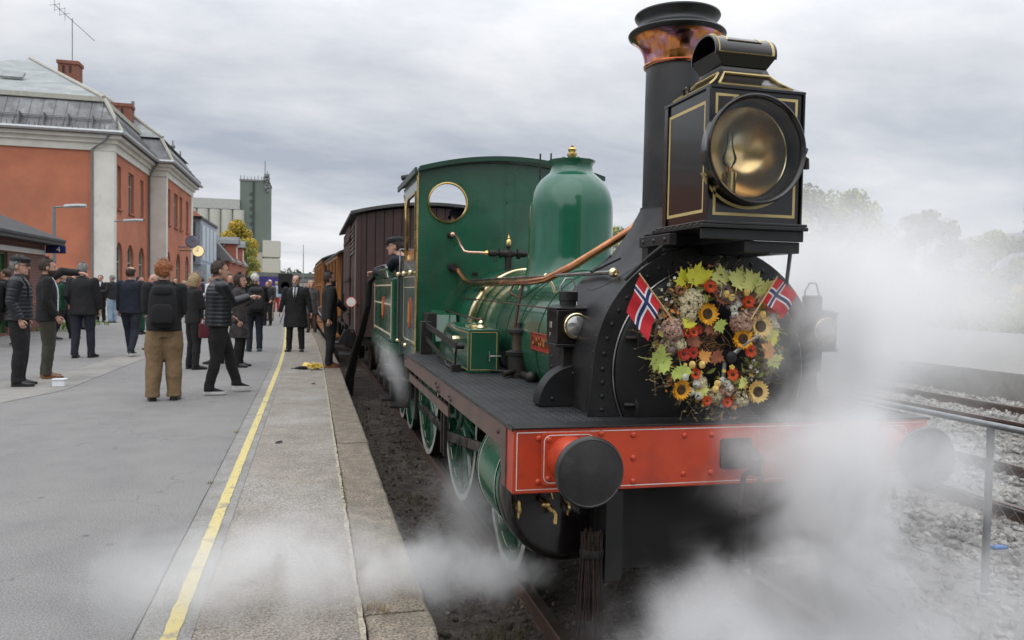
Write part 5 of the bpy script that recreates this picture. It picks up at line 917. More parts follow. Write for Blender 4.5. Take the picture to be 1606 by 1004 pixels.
for sx in (0, 1):
    X = lambda x: MX(x) if sx else x
    side = [(YK+.002, 1.05), (9.350, 1.05), (9.350, 2.02), (9.280, 2.10), (9.130, 2.2), (9.090, 2.4), (9.090, 2.62), (9.150, 2.78), (9.280, 2.92), (9.330, 2.99), (YK+.002, 3.0)]
    win = [(8.210, 2.13), (8.900, 2.13), (8.970, 2.2), (8.970, 2.74), (8.870, 2.83), (8.210, 2.83)]
    mb = MB(); mb.prism(side, 'x', *sorted((X(XL), X(XL+.015))), holes=[win]); cs = part('cab_side', mat('grey_green_side', (.10, .13, .115), .22, coat=.4, col2=(.07, .10, .085), vs=2), mb, smooth=False)
    mb = MB(); mb.strip(win, .022, 'x', *sorted((X(XL-.012), X(XL+.02)))); mb.strip(side[2:9], .02, 'x', *sorted((X(XL-.008), X(XL+.02))), closed=False); part('window_beading', BRASS, mb, cs, smooth=False)
    mb = MB(); mb.box(*sorted((X(XL+.012), X(XL+.03))), 8.230, 8.950, 2.13, 2.25); part('arm_rest', mat('varnished_wood', (.42, .17, .05), .3, coat=.4), mb, cs, smooth=False)
    mb = MB(); mb.tube([(X(XL-.002), YK-.004, 1.06), (X(XL-.002), YK-.004, 3.02)], .011, 8); part('corner_beading', BRASS, mb, cf)
    mb = MB(); mb.strip(rrect(8.150, 9.200, 1.25, 1.95, .06), .008, 'x', *sorted((X(XL-.002), X(XL+.001)))); mb.box(*sorted((X(XL-.001), X(XL+.001))), 8.200, 9.150, 1.83, 1.838); part('lining', CREAM, mb, cs, smooth=False)
    # red shield
    sh = [(8.600+.095*cos(a), 1.55+.17*sin(a)) for a in np.linspace(0, 2*pi, 20)[:-1]]; mb = MB(); mb.prism(sh, 'x', *sorted((X(XL-.008), X(XL)))); sd_ = part('shield', RED, mb, cs, smooth=False); mb = MB(); mb.tube([(X(XL-.012), 8.600, 1.45), (X(XL-.012), 8.600, 1.67)], .012, 6); part('shield_trim', BRASS, mb, sd_, smooth=False)
    mb = MB(); mb.tube([(X(XL-.05), 8.130, 1.985), (X(XL-.05), 9.350, 1.99)], .013, 10)
    for y in (8.150, 8.750, 9.330): mb.sphere((X(XL-.05), y, 1.987), .03, 12, 8); mb.tube([(X(XL-.05), y, 1.987), (X(XL), y, 1.987)], .014, 8)
    for y in (8.550, 9.330): mb.sphere((X(XL-.05), y, 1.20), .025, 12, 8)
    mb.tube([(X(XL-.05), 8.450, 1.20), (X(XL-.05), 9.350, 1.20)], .012, 8); part('grab_rail', BRASS_POL, mb, cs)
    mb = MB(); mb.tube([(X(XL-.05), 9.330, 1.20), (X(XL-.05), 9.330, 1.99)], .016, 8); mb.box(*sorted((X(XL-.03), X(XL+.01))), 9.250, 9.400, 1.05, 2.0); part('cab_pillar', mat('grey_pillar', (.06, .075, .068), .35), mb, cs)
    # cab steps
    mb = MB(); 
    for z, dx in ((.72, 0), (.42, 0)): mb.box(*sorted((X(.90), X(1.14))), 9.100, 9.500, z, z+.03)
    mb.box(*sorted((X(1.10), X(1.13))), 9.130, 9.470, .42, 1.1); mb.box(*sorted((X(.95), X(1.10))), 9.470, 9.490, .45, 1.0); part('cab_step', IRON, mb, smooth=False, bevel=.006)
rp = []; 
for y in (YK-.10, YK-.09, 9.600): rp.append([(x, y, roofarc(x)+h) for x, h in [(XC-1.0+2.0*k/20, 0) for k in range(21)]+[(XC+1.0-2.0*k/20, .032) for k in range(21)]])
mb = MB(); mb.loft(rp[1:]); rf = part('cab_roof', mat('grey_green_roof', (.035, .075, .055), .4, col2=(.025, .055, .04), vs=3), mb, angle=30)
mb = MB(); mb.loft([[(x, YK-.11, roofarc(x)-.012) for x in np.linspace(XC-1.005, XC+1.005, 31)], [(x, YK-.11, roofarc(x)+.036) for x in np.linspace(XC-1.005, XC+1.005, 31)], [(x, YK-.088, roofarc(x)+.036) for x in np.linspace(XC-1.005, XC+1.005, 31)], [(x, YK-.088, roofarc(x)-.012) for x in np.linspace(XC-1.005, XC+1.005, 31)]], close=False, caps=False); mb.loft([[(XC+s*(q-.03), y, roofarc(XC+1.03)-.03) for q in (1.06, 1.08)]+[(XC+s*(q-.03), y, roofarc(XC+1.03)+.03) for q in (1.08, 1.06)] for s in (-1,) for y in (YK-.1, 9.620)]); part('roof_edge', mat('dark_green_band', (0, 0, 0)), mb, rf)
mb = MB(); mb.lathe([(.06, 0), (.05, .1), (.03, .12)], (1.18, 9.350, 3.06), 'z', 12); mb.tube([(1.02, 9.250, 3.12), (1.25, 9.300, 3.16)], [.03, .05], 8); part('roof_ventilator', IRON, mb, rf)
mb = MB(); mb.box(XL+.02, MX(XL)-.02, YK, 9.350, .98, 1.04); mb.box(1.3, MX(1.3), 8.070, 8.450, 1.1, 2.2); part('cab_floor_and_backhead', BLACK, mb, smooth=False)
# --- headlamp bracket and headlamp
mb = MB(); mb.box(1.745, 2.305, 3.27, 3.83, 2.125, 2.143); mb.box(1.69, 1.73, 3.50, 3.86, 2.055, 2.11); mb.box(1.76, 2.30, 3.30, 3.325, 2.075, 2.125); mb.box(1.70, 2.34, 3.80, 3.83, 2.055, 2.125); mb.box(2.0, 2.30, 3.33, 3.78, 2.02, 2.075); hb = part('headlamp_bracket', BLACK, mb, smooth=False, bevel=.003)
mb = MB(); mb.tube([(1.72, 3.55, 2.08), (1.66, 3.66, 2.0), (1.56, 3.73, 1.88)], .010, 8); mb.tube([(2.30, 3.4, 2.05), (2.50, 3.735, 1.82)], .010, 8); mb.box(1.70, 1.78, 3.77, 3.84, 1.96, 2.055); mb.tube([(1.52, 3.83, 2.01), (1.42, 3.85, 1.92), (1.60, 3.9, 2.0)], .008, 6); part('bracket_stay', BLACK, mb, hb)
rivets('bolt_head', BLACK, hb, [((1.69, y, 2.082), .013, (-1, 0, 0)) for y in (3.55, 3.68, 3.81)]+[((1.745, y, 2.143), .008, (-1, 0, 1)) for y in np.linspace(3.32, 3.80, 8)])
LX0, LX1, LY0, LY1, LZ0, LZ1 = 1.786, 2.268, 3.30, 3.76, 2.158, 2.775; LCX = 1.998; LZC = 2.487
front = [(LX0, LZ0), (LX1, LZ0), (LX1, LZ1), (LX0, LZ1)]
mb = MB(); mb.prism(front, 'y', LY0, LY0+.012, holes=[circ(LCX-.01, LZC, .218, 48)]); mb.box(LX0, LX0+.012, LY0+.012, LY1, LZ0, LZ1); mb.box(LX1-.012, LX1, LY0+.012, LY1, LZ0, LZ1); mb.box(LX0+.012, LX1-.012, LY1-.012, LY1, LZ0, LZ1); mb.box(LX0+.012, LX1-.012, LY0+.012, LY1-.012, LZ0, LZ0+.012)
hl = part('headlamp', GLOSS_BLACK, mb, smooth=False)
mb = MB(); mb.box(LX0-.035, LX1+.03, LY0-.03, LY1+.03, LZ0-.014, LZ0-.001); mb.box(LX0-.012, LX0-.001, LY0-.012, LY0+.03, LZ0, LZ1); mb.box(LX1+.001, LX1+.012, LY0-.012, LY0+.03, LZ0, LZ1); mb.box(LX0-.010, LX0-.001, LY1-.03, LY1+.01, LZ0, LZ1); part('corner_trim', GLOSS_BLACK, mb, hl, smooth=False, bevel=.003)
def rectring(x0, x1, y0, y1, z): return [(x0, y0, z), (x1, y0, z), (x1, y1, z), (x0, y1, z)]
mb = MB(); mb.loft([rectring(LX0-.012, LX1+.012, LY0-.012, LY1+.012, LZ1), rectring(LX0-.012, LX1+.012, LY0-.012, LY1+.012, LZ1+.012), rectring(LX0+.03, LX1-.03, LY0+.03, LY1-.03, LZ1+.035), rectring(LX0+.075, LX1-.075, LY0+.07, LY1-.07, LZ1+.065), rectring(LX0+.105, LX1-.105, LY0+.105, LY1-.105, LZ1+.10), rectring(LX0+.120, LX1-.120, LY0+.125, LY1-.125, LZ1+.145)]); ro = part('lamp_roof', GLOSS_BLACK, mb, hl, angle=25)
cy_ = (LY0+LY1)/2; x0, x1 = LX0+.075, LX1-.075; ZCW = LZ1+.245
mb = MB(); mb.loft([rectring(LX0+.118, LX1-.118, cy_-.11, cy_+.11, LZ1+.145), rectring(x0, x1, cy_-.125, cy_+.125, LZ1+.205)])
ho = [(cy_+.125*cos(a), ZCW-.03+.095*sin(a)) for a in np.linspace(-.25, pi+.25, 24)]; hi_ = [(cy_+.118*cos(a), ZCW-.03+.088*sin(a)) for a in np.linspace(pi+.25, -.25, 24)]; mb.prism(ho+hi_, 'x', x0, x1); cw = part('lamp_cowl', GLOSS_BLACK, mb, hl, angle=30)
# gold lines: side panel, front spandrels, base panel, roof, cowl
mb = MB(); y0, y1 = LY0+.05, LY1-.04
mb.strip([(y0, LZ0+.05), (y1, LZ0+.05), (y1, LZ1-.06), (y0, LZ1-.06)], .015, 'x', LX0-.0015, LX0+.001); mb.strip([(y0, LZ0+.05), (y1, LZ0+.05), (y1, LZ1-.06), (y0, LZ1-.06)], .015, 'x', LX1-.001, LX1+.0015)
rA = .262; a0 = atan2(-.235, .19)
arc = [(LCX-.01+rA*cos(a), LZC+rA*sin(a)) for a in np.linspace(pi+.46, 2*pi-.46, 20)]
mb.strip([(LX0+.03, LZ0+.035), (LX1-.03, LZ0+.035)]+[(LX1-.03, LZ0+.215)]+arc[::-1]+[(LX0+.03, LZ0+.215)], .0135, 'y', LY0-.0015, LY0+.001)
mb.strip([(LX0+.03, LZ1-.03), (LX0+.03, LZ1-.135), (LX0+.085, LZ1-.075), (LX0+.135, LZ1-.03)], .0135, 'y', LY0-.0015, LY0+.001); mb.strip([(LX1-.03, LZ1-.03), (LX1-.03, LZ1-.135), (LX1-.085, LZ1-.075), (LX1-.135, LZ1-.03)], .0135, 'y', LY0-.0015, LY0+.001)
def on_arc(a0, a1, xx0, xx1, r=.1255, w=.014):
    for (A, B) in (((a0, xx0), (a1, xx0)), ((a1, xx0), (a1, xx1)), ((a1, xx1), (a0, xx1)), ((a0, xx1), (a0, xx0))):
        mb.tube([(A[1]+(B[1]-A[1])*k/8, cy_+r*cos(A[0]+(B[0]-A[0])*k/8), ZCW-.03+(r-.0295)*sin(A[0]+(B[0]-A[0])*k/8)) for k in range(9)], w/2, 4, flat=.4)
on_arc(pi+.1, pi*.52, x0+.02, x1-.02); on_arc(pi*.80, pi*.55, x0+.075, x1-.075)
rl = [((LX0+.0, LY0-.005, LZ1+.015)), (LX1-.0, LY0-.005, LZ1+.015)]
zr = lambda t: 0
f1 = [(LX0+.045, LY0+.012, LZ1+.024), (LX0+.088, LY0+.065, LZ1+.066), (LX0+.118, LY0+.098, LZ1+.103), (LX1-.118, LY0+.098, LZ1+.103), (LX1-.088, LY0+.065, LZ1+.066), (LX1-.045, LY0+.012, LZ1+.024), (LX0+.045, LY0+.012, LZ1+.024)]; mb.tube(f1, .0065, 4)
s1_ = [(LX0+.012, LY0+.045, LZ1+.024), (LX0+.065, LY0+.088, LZ1+.066), (LX0+.098, LY0+.118, LZ1+.103), (LX0+.098, LY1-.118, LZ1+.103), (LX0+.065, LY1-.088, LZ1+.066), (LX0+.012, LY1-.045, LZ1+.024), (LX0+.012, LY0+.045, LZ1+.024)]; mb.tube(s1_, .0065, 4)
part('gold_lining', mat('gold_leaf_line', (.62, .48, .20), .4, metal=.1), mb, hl, smooth=False)
mb = MB(); mb.tube([(LX0+.04, LY1-.17, LZ1+.03), (LX0+.03, LY1-.17, LZ1+.075), (LX0+.045, LY1-.09, LZ1+.08), (LX0+.055, LY1-.09, LZ1+.035)], .008, 8); part('carry_handle', GLOSS_BLACK, mb, hl)
bx = LCX-.016
mb = MB(); mb.lathe([(.222, LY0-.001), (.240, LY0-.002), (.243, LY0-.02), (.247, LY0-.055), (.254, LY0-.075), (.256, LY0-.085), (.253, LY0-.093), (.246, LY0-.096), (.240, LY0-.09), (.232, LY0-.08), (.230, LY0-.0)], (bx, 0, LZC), 'y', 72, open_=True); bz = part('lens_bezel', GLOSS_BLACK, mb, hl)
mb = MB(); mb.tube([(bx+.25, LY0-.07, LZC-.02), (bx+.272, LY0-.07, LZC-.03), (bx+.272, LY0-.07, LZC-.075)], [.012, .012, .014], 8); mb.tube([(bx+.262, LY0-.07, LZC+.0), (bx+.275, LY0-.06, LZC+.02)], .01, 8); part('bezel_catch', IRON, mb, bz)
mb = MB(); mb.lathe([(.235, LY0-.078), (.12, LY0-.084), (.001, LY0-.086)], (bx, 0, LZC), 'y', 64, open_=True)
lg = bpy.data.materials.new('lens_glass'); lg.use_nodes = True; t_ = lg.node_tree; b_ = t_.nodes['Principled BSDF']; b_.inputs['Base Color'].default_value = (.9, .95, .93, 1); b_.inputs['Roughness'].default_value = .02; b_.inputs['IOR'].default_value = 1.2
tr_ = t_.nodes.new('ShaderNodeBsdfTransparent'); tr_.inputs[0].default_value = (.93, .96, .95, 1); gl_ = t_.nodes.new('ShaderNodeBsdfGlossy'); gl_.inputs['Roughness'].default_value = .02; fr_ = t_.nodes.new('ShaderNodeFresnel'); fr_.inputs[0].default_value = 1.5; mx_ = t_.nodes.new('ShaderNodeMixShader')
t_.links.new(fr_.outputs[0], mx_.inputs[0]); t_.links.new(tr_.outputs[0], mx_.inputs[1]); t_.links.new(gl_.outputs[0], mx_.inputs[2]); t_.links.new(mx_.outputs[0], t_.nodes['Material Output'].inputs[0]); MATS['lens_glass'] = lg
part('lens', lg, mb, hl)
RFM = mat('silvered_reflector', (.99, .90, .72), .22, metal=.85, col2=(.92, .62, .30), lo=.44, hi=.58, vs=4.5, rvar=.08, bump=.12, bs=6, bdist=.01)  # amber patches in the colour stand in for broken reflections in the mirror
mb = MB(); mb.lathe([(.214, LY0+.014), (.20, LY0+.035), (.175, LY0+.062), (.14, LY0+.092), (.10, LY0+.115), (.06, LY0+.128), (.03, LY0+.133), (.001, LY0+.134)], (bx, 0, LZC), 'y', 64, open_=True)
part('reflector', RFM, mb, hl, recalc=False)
mb = MB(); mb.tube([(bx+.214*cos(2*pi*k/60), LY0+.008, LZC+.214*sin(2*pi*k/60)) for k in range(61)], .005, 6, caps=False); part('reflector_rim', BRASS_POL, mb, hl)
mb = MB(); mb.lathe([(.03, -.22), (.035, -.10), (.012, -.09), (.012, -.08), (.02, -.07)], (bx-.075, LY0+.03, LZC), 'z', 16); part('lamp_burner', BRASS, mb, hl)
mb = MB(); mb.lathe([(.016, -.07), (.030, -.05), (.034, -.03), (.024, .0), (.015, .03), (.013, .10)], (bx-.075, LY0+.03, LZC), 'z', 20, open_=True); part('lamp_chimney_glass', lg, mb, hl)

# ================================================================== small oil lamps
def oil_lamp(cx, cy, zb, label, mark):
    t = thing('oil_lamp', label, 'lamp', (cx, cy, zb-.14)); w = .097; mb = MB(); mb.box(cx-.04, cx+.04, cy-.05, cy+.05, zb-.14, zb-.02); mb.box(cx-.012, cx+.22*(1 if cx < XC else -1)*.9+.0, cy-.01, cy+.01, zb-.07, zb-.05) if cx < XC else mb.box(cx-.2, cx+.012, cy-.01, cy+.01, zb-.07, zb-.05); mb.build('bracket', IRON, t, bevel=.004)
    mb = MB(); mb.box(cx-w, cx+w, cy-w, cy+w, zb, zb+.19); b = mb.build('body', GLOSS_BLACK, t, bevel=.006)
    mb = MB(); mb.box(cx-w-.008, cx+w+.008, cy-w-.008, cy+w+.008, zb-.018, zb-.001); mb.loft([rectring(cx-w-.006, cx+w+.006, cy-w-.006, cy+w+.006, zb+.191), rectring(cx-w-.006, cx+w+.006, cy-w-.006, cy+w+.006, zb+.20), rectring(cx-.06, cx+.06, cy-.06, cy+.06, zb+.215)]); mb.build('rim', BLACK, b, bevel=.002)
    mb = MB(); mb.lathe([(.05, .21), (.05, .235), (.054, .24), (.054, .29), (.046, .295), (.046, .25)], (cx, cy, zb), 'z', 28, open_=True); mb.build('chimney', BLACK, t)
    mb = MB(); mb.tube([(cx-.045, cy, zb+.24), (cx-.048, cy, zb+.32), (cx-.02, cy, zb+.365), (cx+.02, cy, zb+.365), (cx+.035, cy, zb+.33), (cx+.04, cy-.04, zb+.20)], .0055, 8); mb.build('handle', STEEL, t)
    mb = MB(); mb.lathe([(.062, -.001), (.072, -.004), (.073, -.02), (.068, -.024), (.064, -.018)], (cx+.012, cy-w, zb+.10), 'y', 36, ring=True); mb.build('lens_ring', BRASS_POL, b)
    mb = MB(); mb.lathe([(.065, -.008), (.055, -.022), (.035, -.032), (.001, -.037)], (cx+.012, cy-w, zb+.10), 'y', 36); mb.build('bullseye_lens', mat('bullseye_glass', (.42, .42, .40), .05, col2=(.2, .2, .2), metal=.6, vs=9, coat=.8), b)
    if mark: text_mesh('painted_mark', '11', .052, Matrix.Translation((cx-w-.0015, cy+.01, zb+.10)) @ Matrix(((0, 0, -1, 0), (-1, 0, 0, 0), (0, 1, 0, 0), (0, 0, 0, 1))), WHITE, b, .0005); text_mesh('painted_mark', 'F', .035, Matrix.Translation((cx-w-.0015, cy+.02, zb+.045)) @ Matrix(((0, 0, -1, 0), (-1, 0, 0, 0), (0, 1, 0, 0), (0, 0, 0, 1))), WHITE, b, .0005)
    return t
oil_lamp(1.415, 4.2, 1.525, 'small black oil lamp marked 11 with round lens, on the left of the smokebox', True)
oil_lamp(2.76, 3.86, 1.525, 'small black oil lamp fading into steam on the far side of the smokebox', False)
# ================================================================== WREATH
wreath = thing('flower_wreath', 'large autumn wreath of sunflowers, orange gerberas and maple leaves hung on the smokebox door', 'wreath', (1.96, 3.55, 1.2))
WX, WZ = 1.965, 1.585
def frame_(c, n, roll=0):
    n = Vector(n).normalized(); u = n.cross(Vector((0, 0, 1))).normalized(); v = u.cross(n); u2 = u*cos(roll)+v*sin(roll); v2 = -u*sin(roll)+v*cos(roll); c = Vector(c)
    return lambda a, b, h=0: c+u2*a+v2*b+n*h
def petals(mb, F, n, r0, r1, w, lift=.0, curl=.0, jit=.12):
    for k in range(n):
        a = 2*pi*(k+rng.uniform(-jit, jit))/n; rr = r1*rng.uniform(.88, 1.06); ca, sa = cos(a), sin(a)
        def P(r, s, h): return F(r*ca-s*sa, r*sa+s*ca, h)
        m = r0+(rr-r0)*.55; tw = rng.uniform(-.3, .3)*w; mb.add([P(r0, -w*.35, 0), P(r0, w*.35, 0), P(m, w*.55, lift*.5+tw), P(m, -w*.55, lift*.5-tw), P(rr, 0, lift+curl*rng.uniform(0, 1))], [(0, 1, 2, 3), (3, 2, 4)])
SUN_P = mat('sunflower_petal', (.80, .42, .015), .6, col2=(.62, .25, .01), vs=40); SUN_C = mat('sunflower_centre', (.035, .018, .01), .9, col2=(.09, .045, .015), vs=90, bump=.8, bs=200)
GER_P = mat('gerbera_petal', (.72, .10, .015), .6, col2=(.5, .05, .01), vs=40); RED_P = mat('deep_red_petal', (.45, .035, .015), .6); YEL_P = mat('pale_yellow_petal', (.78, .60, .18), .6, col2=(.7, .45, .15), vs=30)
def sunflower(x, z, y, r, tilt=(0, 0), pm=SUN_P, nm='sunflower', cm=SUN_C):
    F = frame_((x, y, z), (tilt[0], -1, tilt[1]), rng.uniform(0, 1)); mb = MB(); petals(mb, F, 20, r*.38, r, r*.30, .010, .012); petals(mb, frame_((x, y-.004, z), (tilt[0], -1, tilt[1]), .5), 18, r*.36, r*.86, r*.26, .014, .012)
    o = mb.build(nm, pm, wreath, smooth=False, recalc=False); mb = MB(); rg = []
    for q, h in ((.42, .0), (.43, .010), (.34, .017), (.18, .014), (.02, .012)): rg.append([F(r*q*cos(2*pi*k/18), r*q*sin(2*pi*k/18), h) for k in range(18)])
    mb.loft(rg); mb.build('flower_centre', cm, o); return o
def daisy(x, z, y, r, pm, nm): 
    F = frame_((x, y, z), (rng.uniform(-.3, .3), -1, rng.uniform(-.2, .3))); mb = MB(); petals(mb, F, 24, r*.25, r, r*.17, .004, .008); petals(mb, frame_((x, y-.003, z), (0, -1, 0), .3), 20, r*.2, r*.72, r*.15, .008, .008); o = mb.build(nm, pm, wreath, smooth=False, recalc=False)
    mb = MB(); mb.sphere(F(0, 0, .006), (r*.24, .008, r*.24), 12, 6); mb.build('flower_centre', SUN_C, o)
MAPLE = [(0, -1.0), (.06, -.5), (.45, -.62), (.40, -.42), (.92, -.18), (.70, -.02), (.98, .35), (.62, .28), (.52, .45), (.36, .34), (.40, .78), (.22, .66), (0, 1.1), (-.22, .66), (-.40, .78), (-.36, .34), (-.52, .45), (-.62, .28), (-.98, .35), (-.70, -.02), (-.92, -.18), (-.40, -.42), (-.45, -.62), (-.06, -.5)]
def maple(x, z, y, s, roll, m, tilt=(0, 0)):
    F = frame_((x, y, z), (tilt[0], -1, tilt[1]), roll); tr = tessellate_polygon([[Vector((a, b, 0)) for a, b in MAPLE]]); n = len(MAPLE)
    h = [.10*s*(abs(a)-.3)+.06*s*b*b for a, b in MAPLE]
    vs = [F(a*s, b*s, hh) for (a, b), hh in zip(MAPLE, h)]+[F(0, 0, -.03*s)]; fs = [(i, (i+1) % n, n) for i in range(n)]; mb = MB(); mb.add(vs, fs); mb.tube([F(0, -s, .0), F(.1*s, -1.5*s, -.01)], .0015, 4); return mb.build('maple_leaf', m, wreath, smooth=False, recalc=False)
ML_Y = mat('maple_yellow', (.72, .68, .04), .55, col2=(.58, .58, .05), vs=25); ML_P = mat('maple_pale', (.66, .66, .20), .6, col2=(.55, .58, .18), vs=20); ML_O = mat('maple_orange', (.62, .30, .05), .6, col2=(.45, .16, .04), vs=20); ML_G = mat('maple_green', (.46, .54, .12), .6, col2=(.36, .44, .10), vs=20); ML_R = mat('maple_rust', (.30, .10, .045), .6, col2=(.2, .06, .03), vs=20)
def hydrangea(x, z, y, r, m, n=90, nm='hydrangea', fs=.011):
    mb = MB()
    n = int(n*2.4); fs = fs*.78
    for i in range(n):
        d = Vector(rng.normal(size=3)); d.y = -abs(d.y)*.8; d.normalize(); lump = 1+.16*noise.noise(d*2.3+Vector((x*31, 0, z*17))); p = Vector((x, y, z))+d*r*lump*rng.uniform(.80, 1.12); F = frame_(p, d+Vector((0, -.01, 0)), rng.uniform(0, 1.5))
        for k in range(4):
            a = pi/2*k; c, s = cos(a), sin(a); mb.add([F(0, 0, .002), F(fs*(c*.7-s*.5), fs*(s*.7+c*.5), .003), F(fs*1.2*c, fs*1.2*s, 0), F(fs*(c*.7+s*.5), fs*(s*.7-c*.5), .003)], [(0, 1, 2, 3)])
    o = mb.build(nm, m, wreath, smooth=False, recalc=False); mb = MB(); mb.sphere((x, y+.01, z), r*.8, 10, 6); mb.build('flower_head_core', mat('green_core', (.10, .10, .05), .9), o); return o
HY_C = mat('hydrangea_cream', (.70, .62, .42), .8, col2=(.50, .44, .26), vs=60, lo=.4, hi=.6); HY_P = mat('hydrangea_dusty_pink', (.60, .40, .31), .8, col2=(.42, .26, .20), vs=60, lo=.4, hi=.6); WH_F = mat('white_blossom', (.75, .74, .66), .7)
HY_M = mat('dried_mauve', (.34, .25, .22), .85, col2=(.22, .15, .14), vs=50)
# twig ring
mb = MB()
for k in range(16):
    ph = rng.uniform(0, 6); mb.tube([(WX+(.275+.018*cos(5*a+ph))*cos(a), 3.60+.012*sin(4*a+ph), WZ+(.275+.018*cos(5*a+ph))*sin(a)) for a in np.linspace(0, 2*pi, 41)], .0045, 4, caps=False)
mb.build('twig_ring', mat('vine_twig', (.10, .06, .035), .85), wreath, smooth=False)
# flowers at their places (x, z)
PX = lambda px, py: (WX+(px-1117)*.00336, WZ-(py-535)*.00333)   # layout sketch to metres on the wreath's own plane
for px, py, r in ((1099, 495, .062), (1060, 608, .055), (1188, 513, .068), (1159, 532, .060), (1187, 613, .062)): x, z = PX(px, py); sunflower(x, z, 3.50, r, (rng.uniform(-.15, .15), rng.uniform(-.1, .1)), pm=SUN_P if px not in (1188, 1187) else YEL_P)
for px, py, r in ((1102, 454, .040), (1166, 476, .040), (1143, 586, .042), (1082, 585, .036), (1172, 550, .040), (1077, 522, .034), (1136, 628, .030), (1102, 625, .030), (1205, 485, .034)): x, z = PX(px, py); daisy(x, z, 3.495, r, GER_P, 'gerbera')
for px, py, r in ((1064, 555, .040), (1079, 553, .036), (1069, 523, .036), (1085, 519, .030), (1193, 520, .03)): x, z = PX(px, py); daisy(x, z, 3.505, r, RED_P, 'red_daisy')
for px, py, s, ro, m, dy in ((1060, 444, .050, -.5, ML_Y, 0), (1077, 440, .062, .3, ML_Y, -.01), (1093, 440, .045, .9, ML_Y, 0), (1120, 440, .055, 0, ML_P, 0), (1148, 444, .065, .4, ML_P, -.01), (1172, 446, .062, -.5, ML_P, 0), (1192, 458, .060, .8, ML_P, -.005), (1022, 562, .065, 1.6, ML_G, -.01), (1033, 570, .048, -1.2, ML_G, 0), (1062, 582, .055, 2.9, ML_G, 0), (1053, 584, .04, 2.2, ML_G, 0), (1121, 512, .045, 2.6, ML_G, 0), (1108, 515, .048, 2.4, ML_R, .01), (1070, 510, .045, .3, ML_Y, 0), (1203, 550, .060, -1, ML_O, -.01), (1215, 565, .05, 2.6, ML_P, 0), (1080, 537, .045, .4, ML_R, .01), (1125, 470, .05, .5, ML_R, .015), (1150, 510, .045, 1.5, ML_R, .015), (1205, 475, .055, -.4, ML_O, -.01), (1212, 520, .05, -1.4, ML_P, 0), (1095, 612, .045, 2.6, ML_P, .01), (1210, 535, .04, -1.0, ML_Y, 0), (1120, 560, .045, 2.0, ML_R, .02), (1165, 600, .04, -2.2, ML_P, .01), (1100, 560, .04, 1, ML_O, .02)):
    x, z = PX(px, py); maple(x, z, 3.50+dy, s*(1.2 if py < 480 or px < 1040 else 1.05), ro, m, (rng.uniform(-.35, .35), rng.uniform(-.3, .3)))
for px, py, r, m, n in ((1078, 478, .062, HY_C, 130), (1073, 494, .05, HY_C, 90), (1048, 519, .055, HY_P, 130), (1162, 508, .058, HY_P, 130), (1130, 462, .05, HY_M, 80), (1147, 475, .045, HY_M, 70), (1042, 546, .04, HY_M, 60), (1182, 500, .045, HY_P, 70), (1209, 505, .042, WH_F, 60), (1204, 528, .035, HY_C, 60), (1140, 610, .04, HY_P, 60), (1118, 450, .035, HY_C, 50), (1060, 542, .035, HY_C, 60), (1192, 470, .04, HY_P, 70), (1095, 600, .035, HY_C, 60), (1165, 625, .04, HY_C, 50), (1120, 620, .035, HY_C, 50)):
    x, z = PX(px, py); hydrangea(x, z, 3.535, r, m, n)
for px, py in ((1143, 487), (1149, 480), (1085, 600), (1076, 612), (1135, 600), (1139, 606), (1088, 618), (1215, 512), (1066, 590), (1145, 495), (1210, 498), (1128, 596)):
    x, z = PX(px, py); hydrangea(x, z, 3.50, .016, WH_F, 22, 'white_blossom', .007)
for px, py in ((1137, 470), (1128, 465), (1092, 571), (1076, 571), (1115, 608), (1118, 600), (1162, 462), (1190, 495)): x, z = PX(px, py); mb = MB(); mb.sphere((x, 3.49, z), (.017, .015, .02), 10, 8); mb.sphere((x, 3.48, z+.005), (.011, .012, .014), 8, 6); mb.build('rosebud', YEL_P, wreath)
# filler: small florets and muted leaves tucked between the large blooms
for nm_, m_, cnt, sz in (('filler_floret', WH_F, 110, .0075), ('filler_floret', mat('filler_orange', (.75, .25, .03), .6), 70, .009), ('filler_floret', mat('filler_yellow', (.75, .55, .10), .6), 70, .009), ('filler_leaf', mat('filler_olive', (.28, .30, .08), .7, col2=(.18, .20, .05)), 130, .024), ('filler_leaf', mat('filler_rust', (.38, .17, .06), .7, col2=(.25, .10, .04)), 80, .020)):
    mb = MB(); cl = [(rng.uniform(-1.0, pi+.5) if q_ % 3 else rng.uniform(0, 2*pi), rng.normal(.285, .04)) for q_ in range(14)]
    for i in range(cnt):
        ca_, cr_ = cl[int(rng.integers(14))]; a = ca_+rng.normal(0, .16); r = cr_+rng.normal(0, .03); F = frame_((WX+r*cos(a), 3.53+rng.uniform(-.03, .03), WZ+r*sin(a)), (rng.normal(0, .6), -1, rng.normal(0, .6)), rng.uniform(0, 6)); s = sz*rng.uniform(.7, 1.3)
        if nm_ == 'filler_leaf': mb.add([F(-s, 0, 0), F(-s*.3, s*.42, s*.2), F(s*.4, s*.36, s*.2), F(s, 0, 0), F(s*.4, -s*.36, s*.2), F(-s*.3, -s*.42, s*.2)], [(0, 1, 2, 3), (0, 3, 4, 5)])
        else:
            for k in range(5): t1 = 2*pi*k/5; mb.add([F(0, 0, 0), F(s*cos(t1-.5), s*sin(t1-.5), .002), F(s*1.3*cos(t1), s*1.3*sin(t1), .003), F(s*cos(t1+.5), s*sin(t1+.5), .002)], [(0, 1, 2, 3)])
    mb.build(nm_, m_, wreath, smooth=False, recalc=False, kind='stuff')
mb = MB()
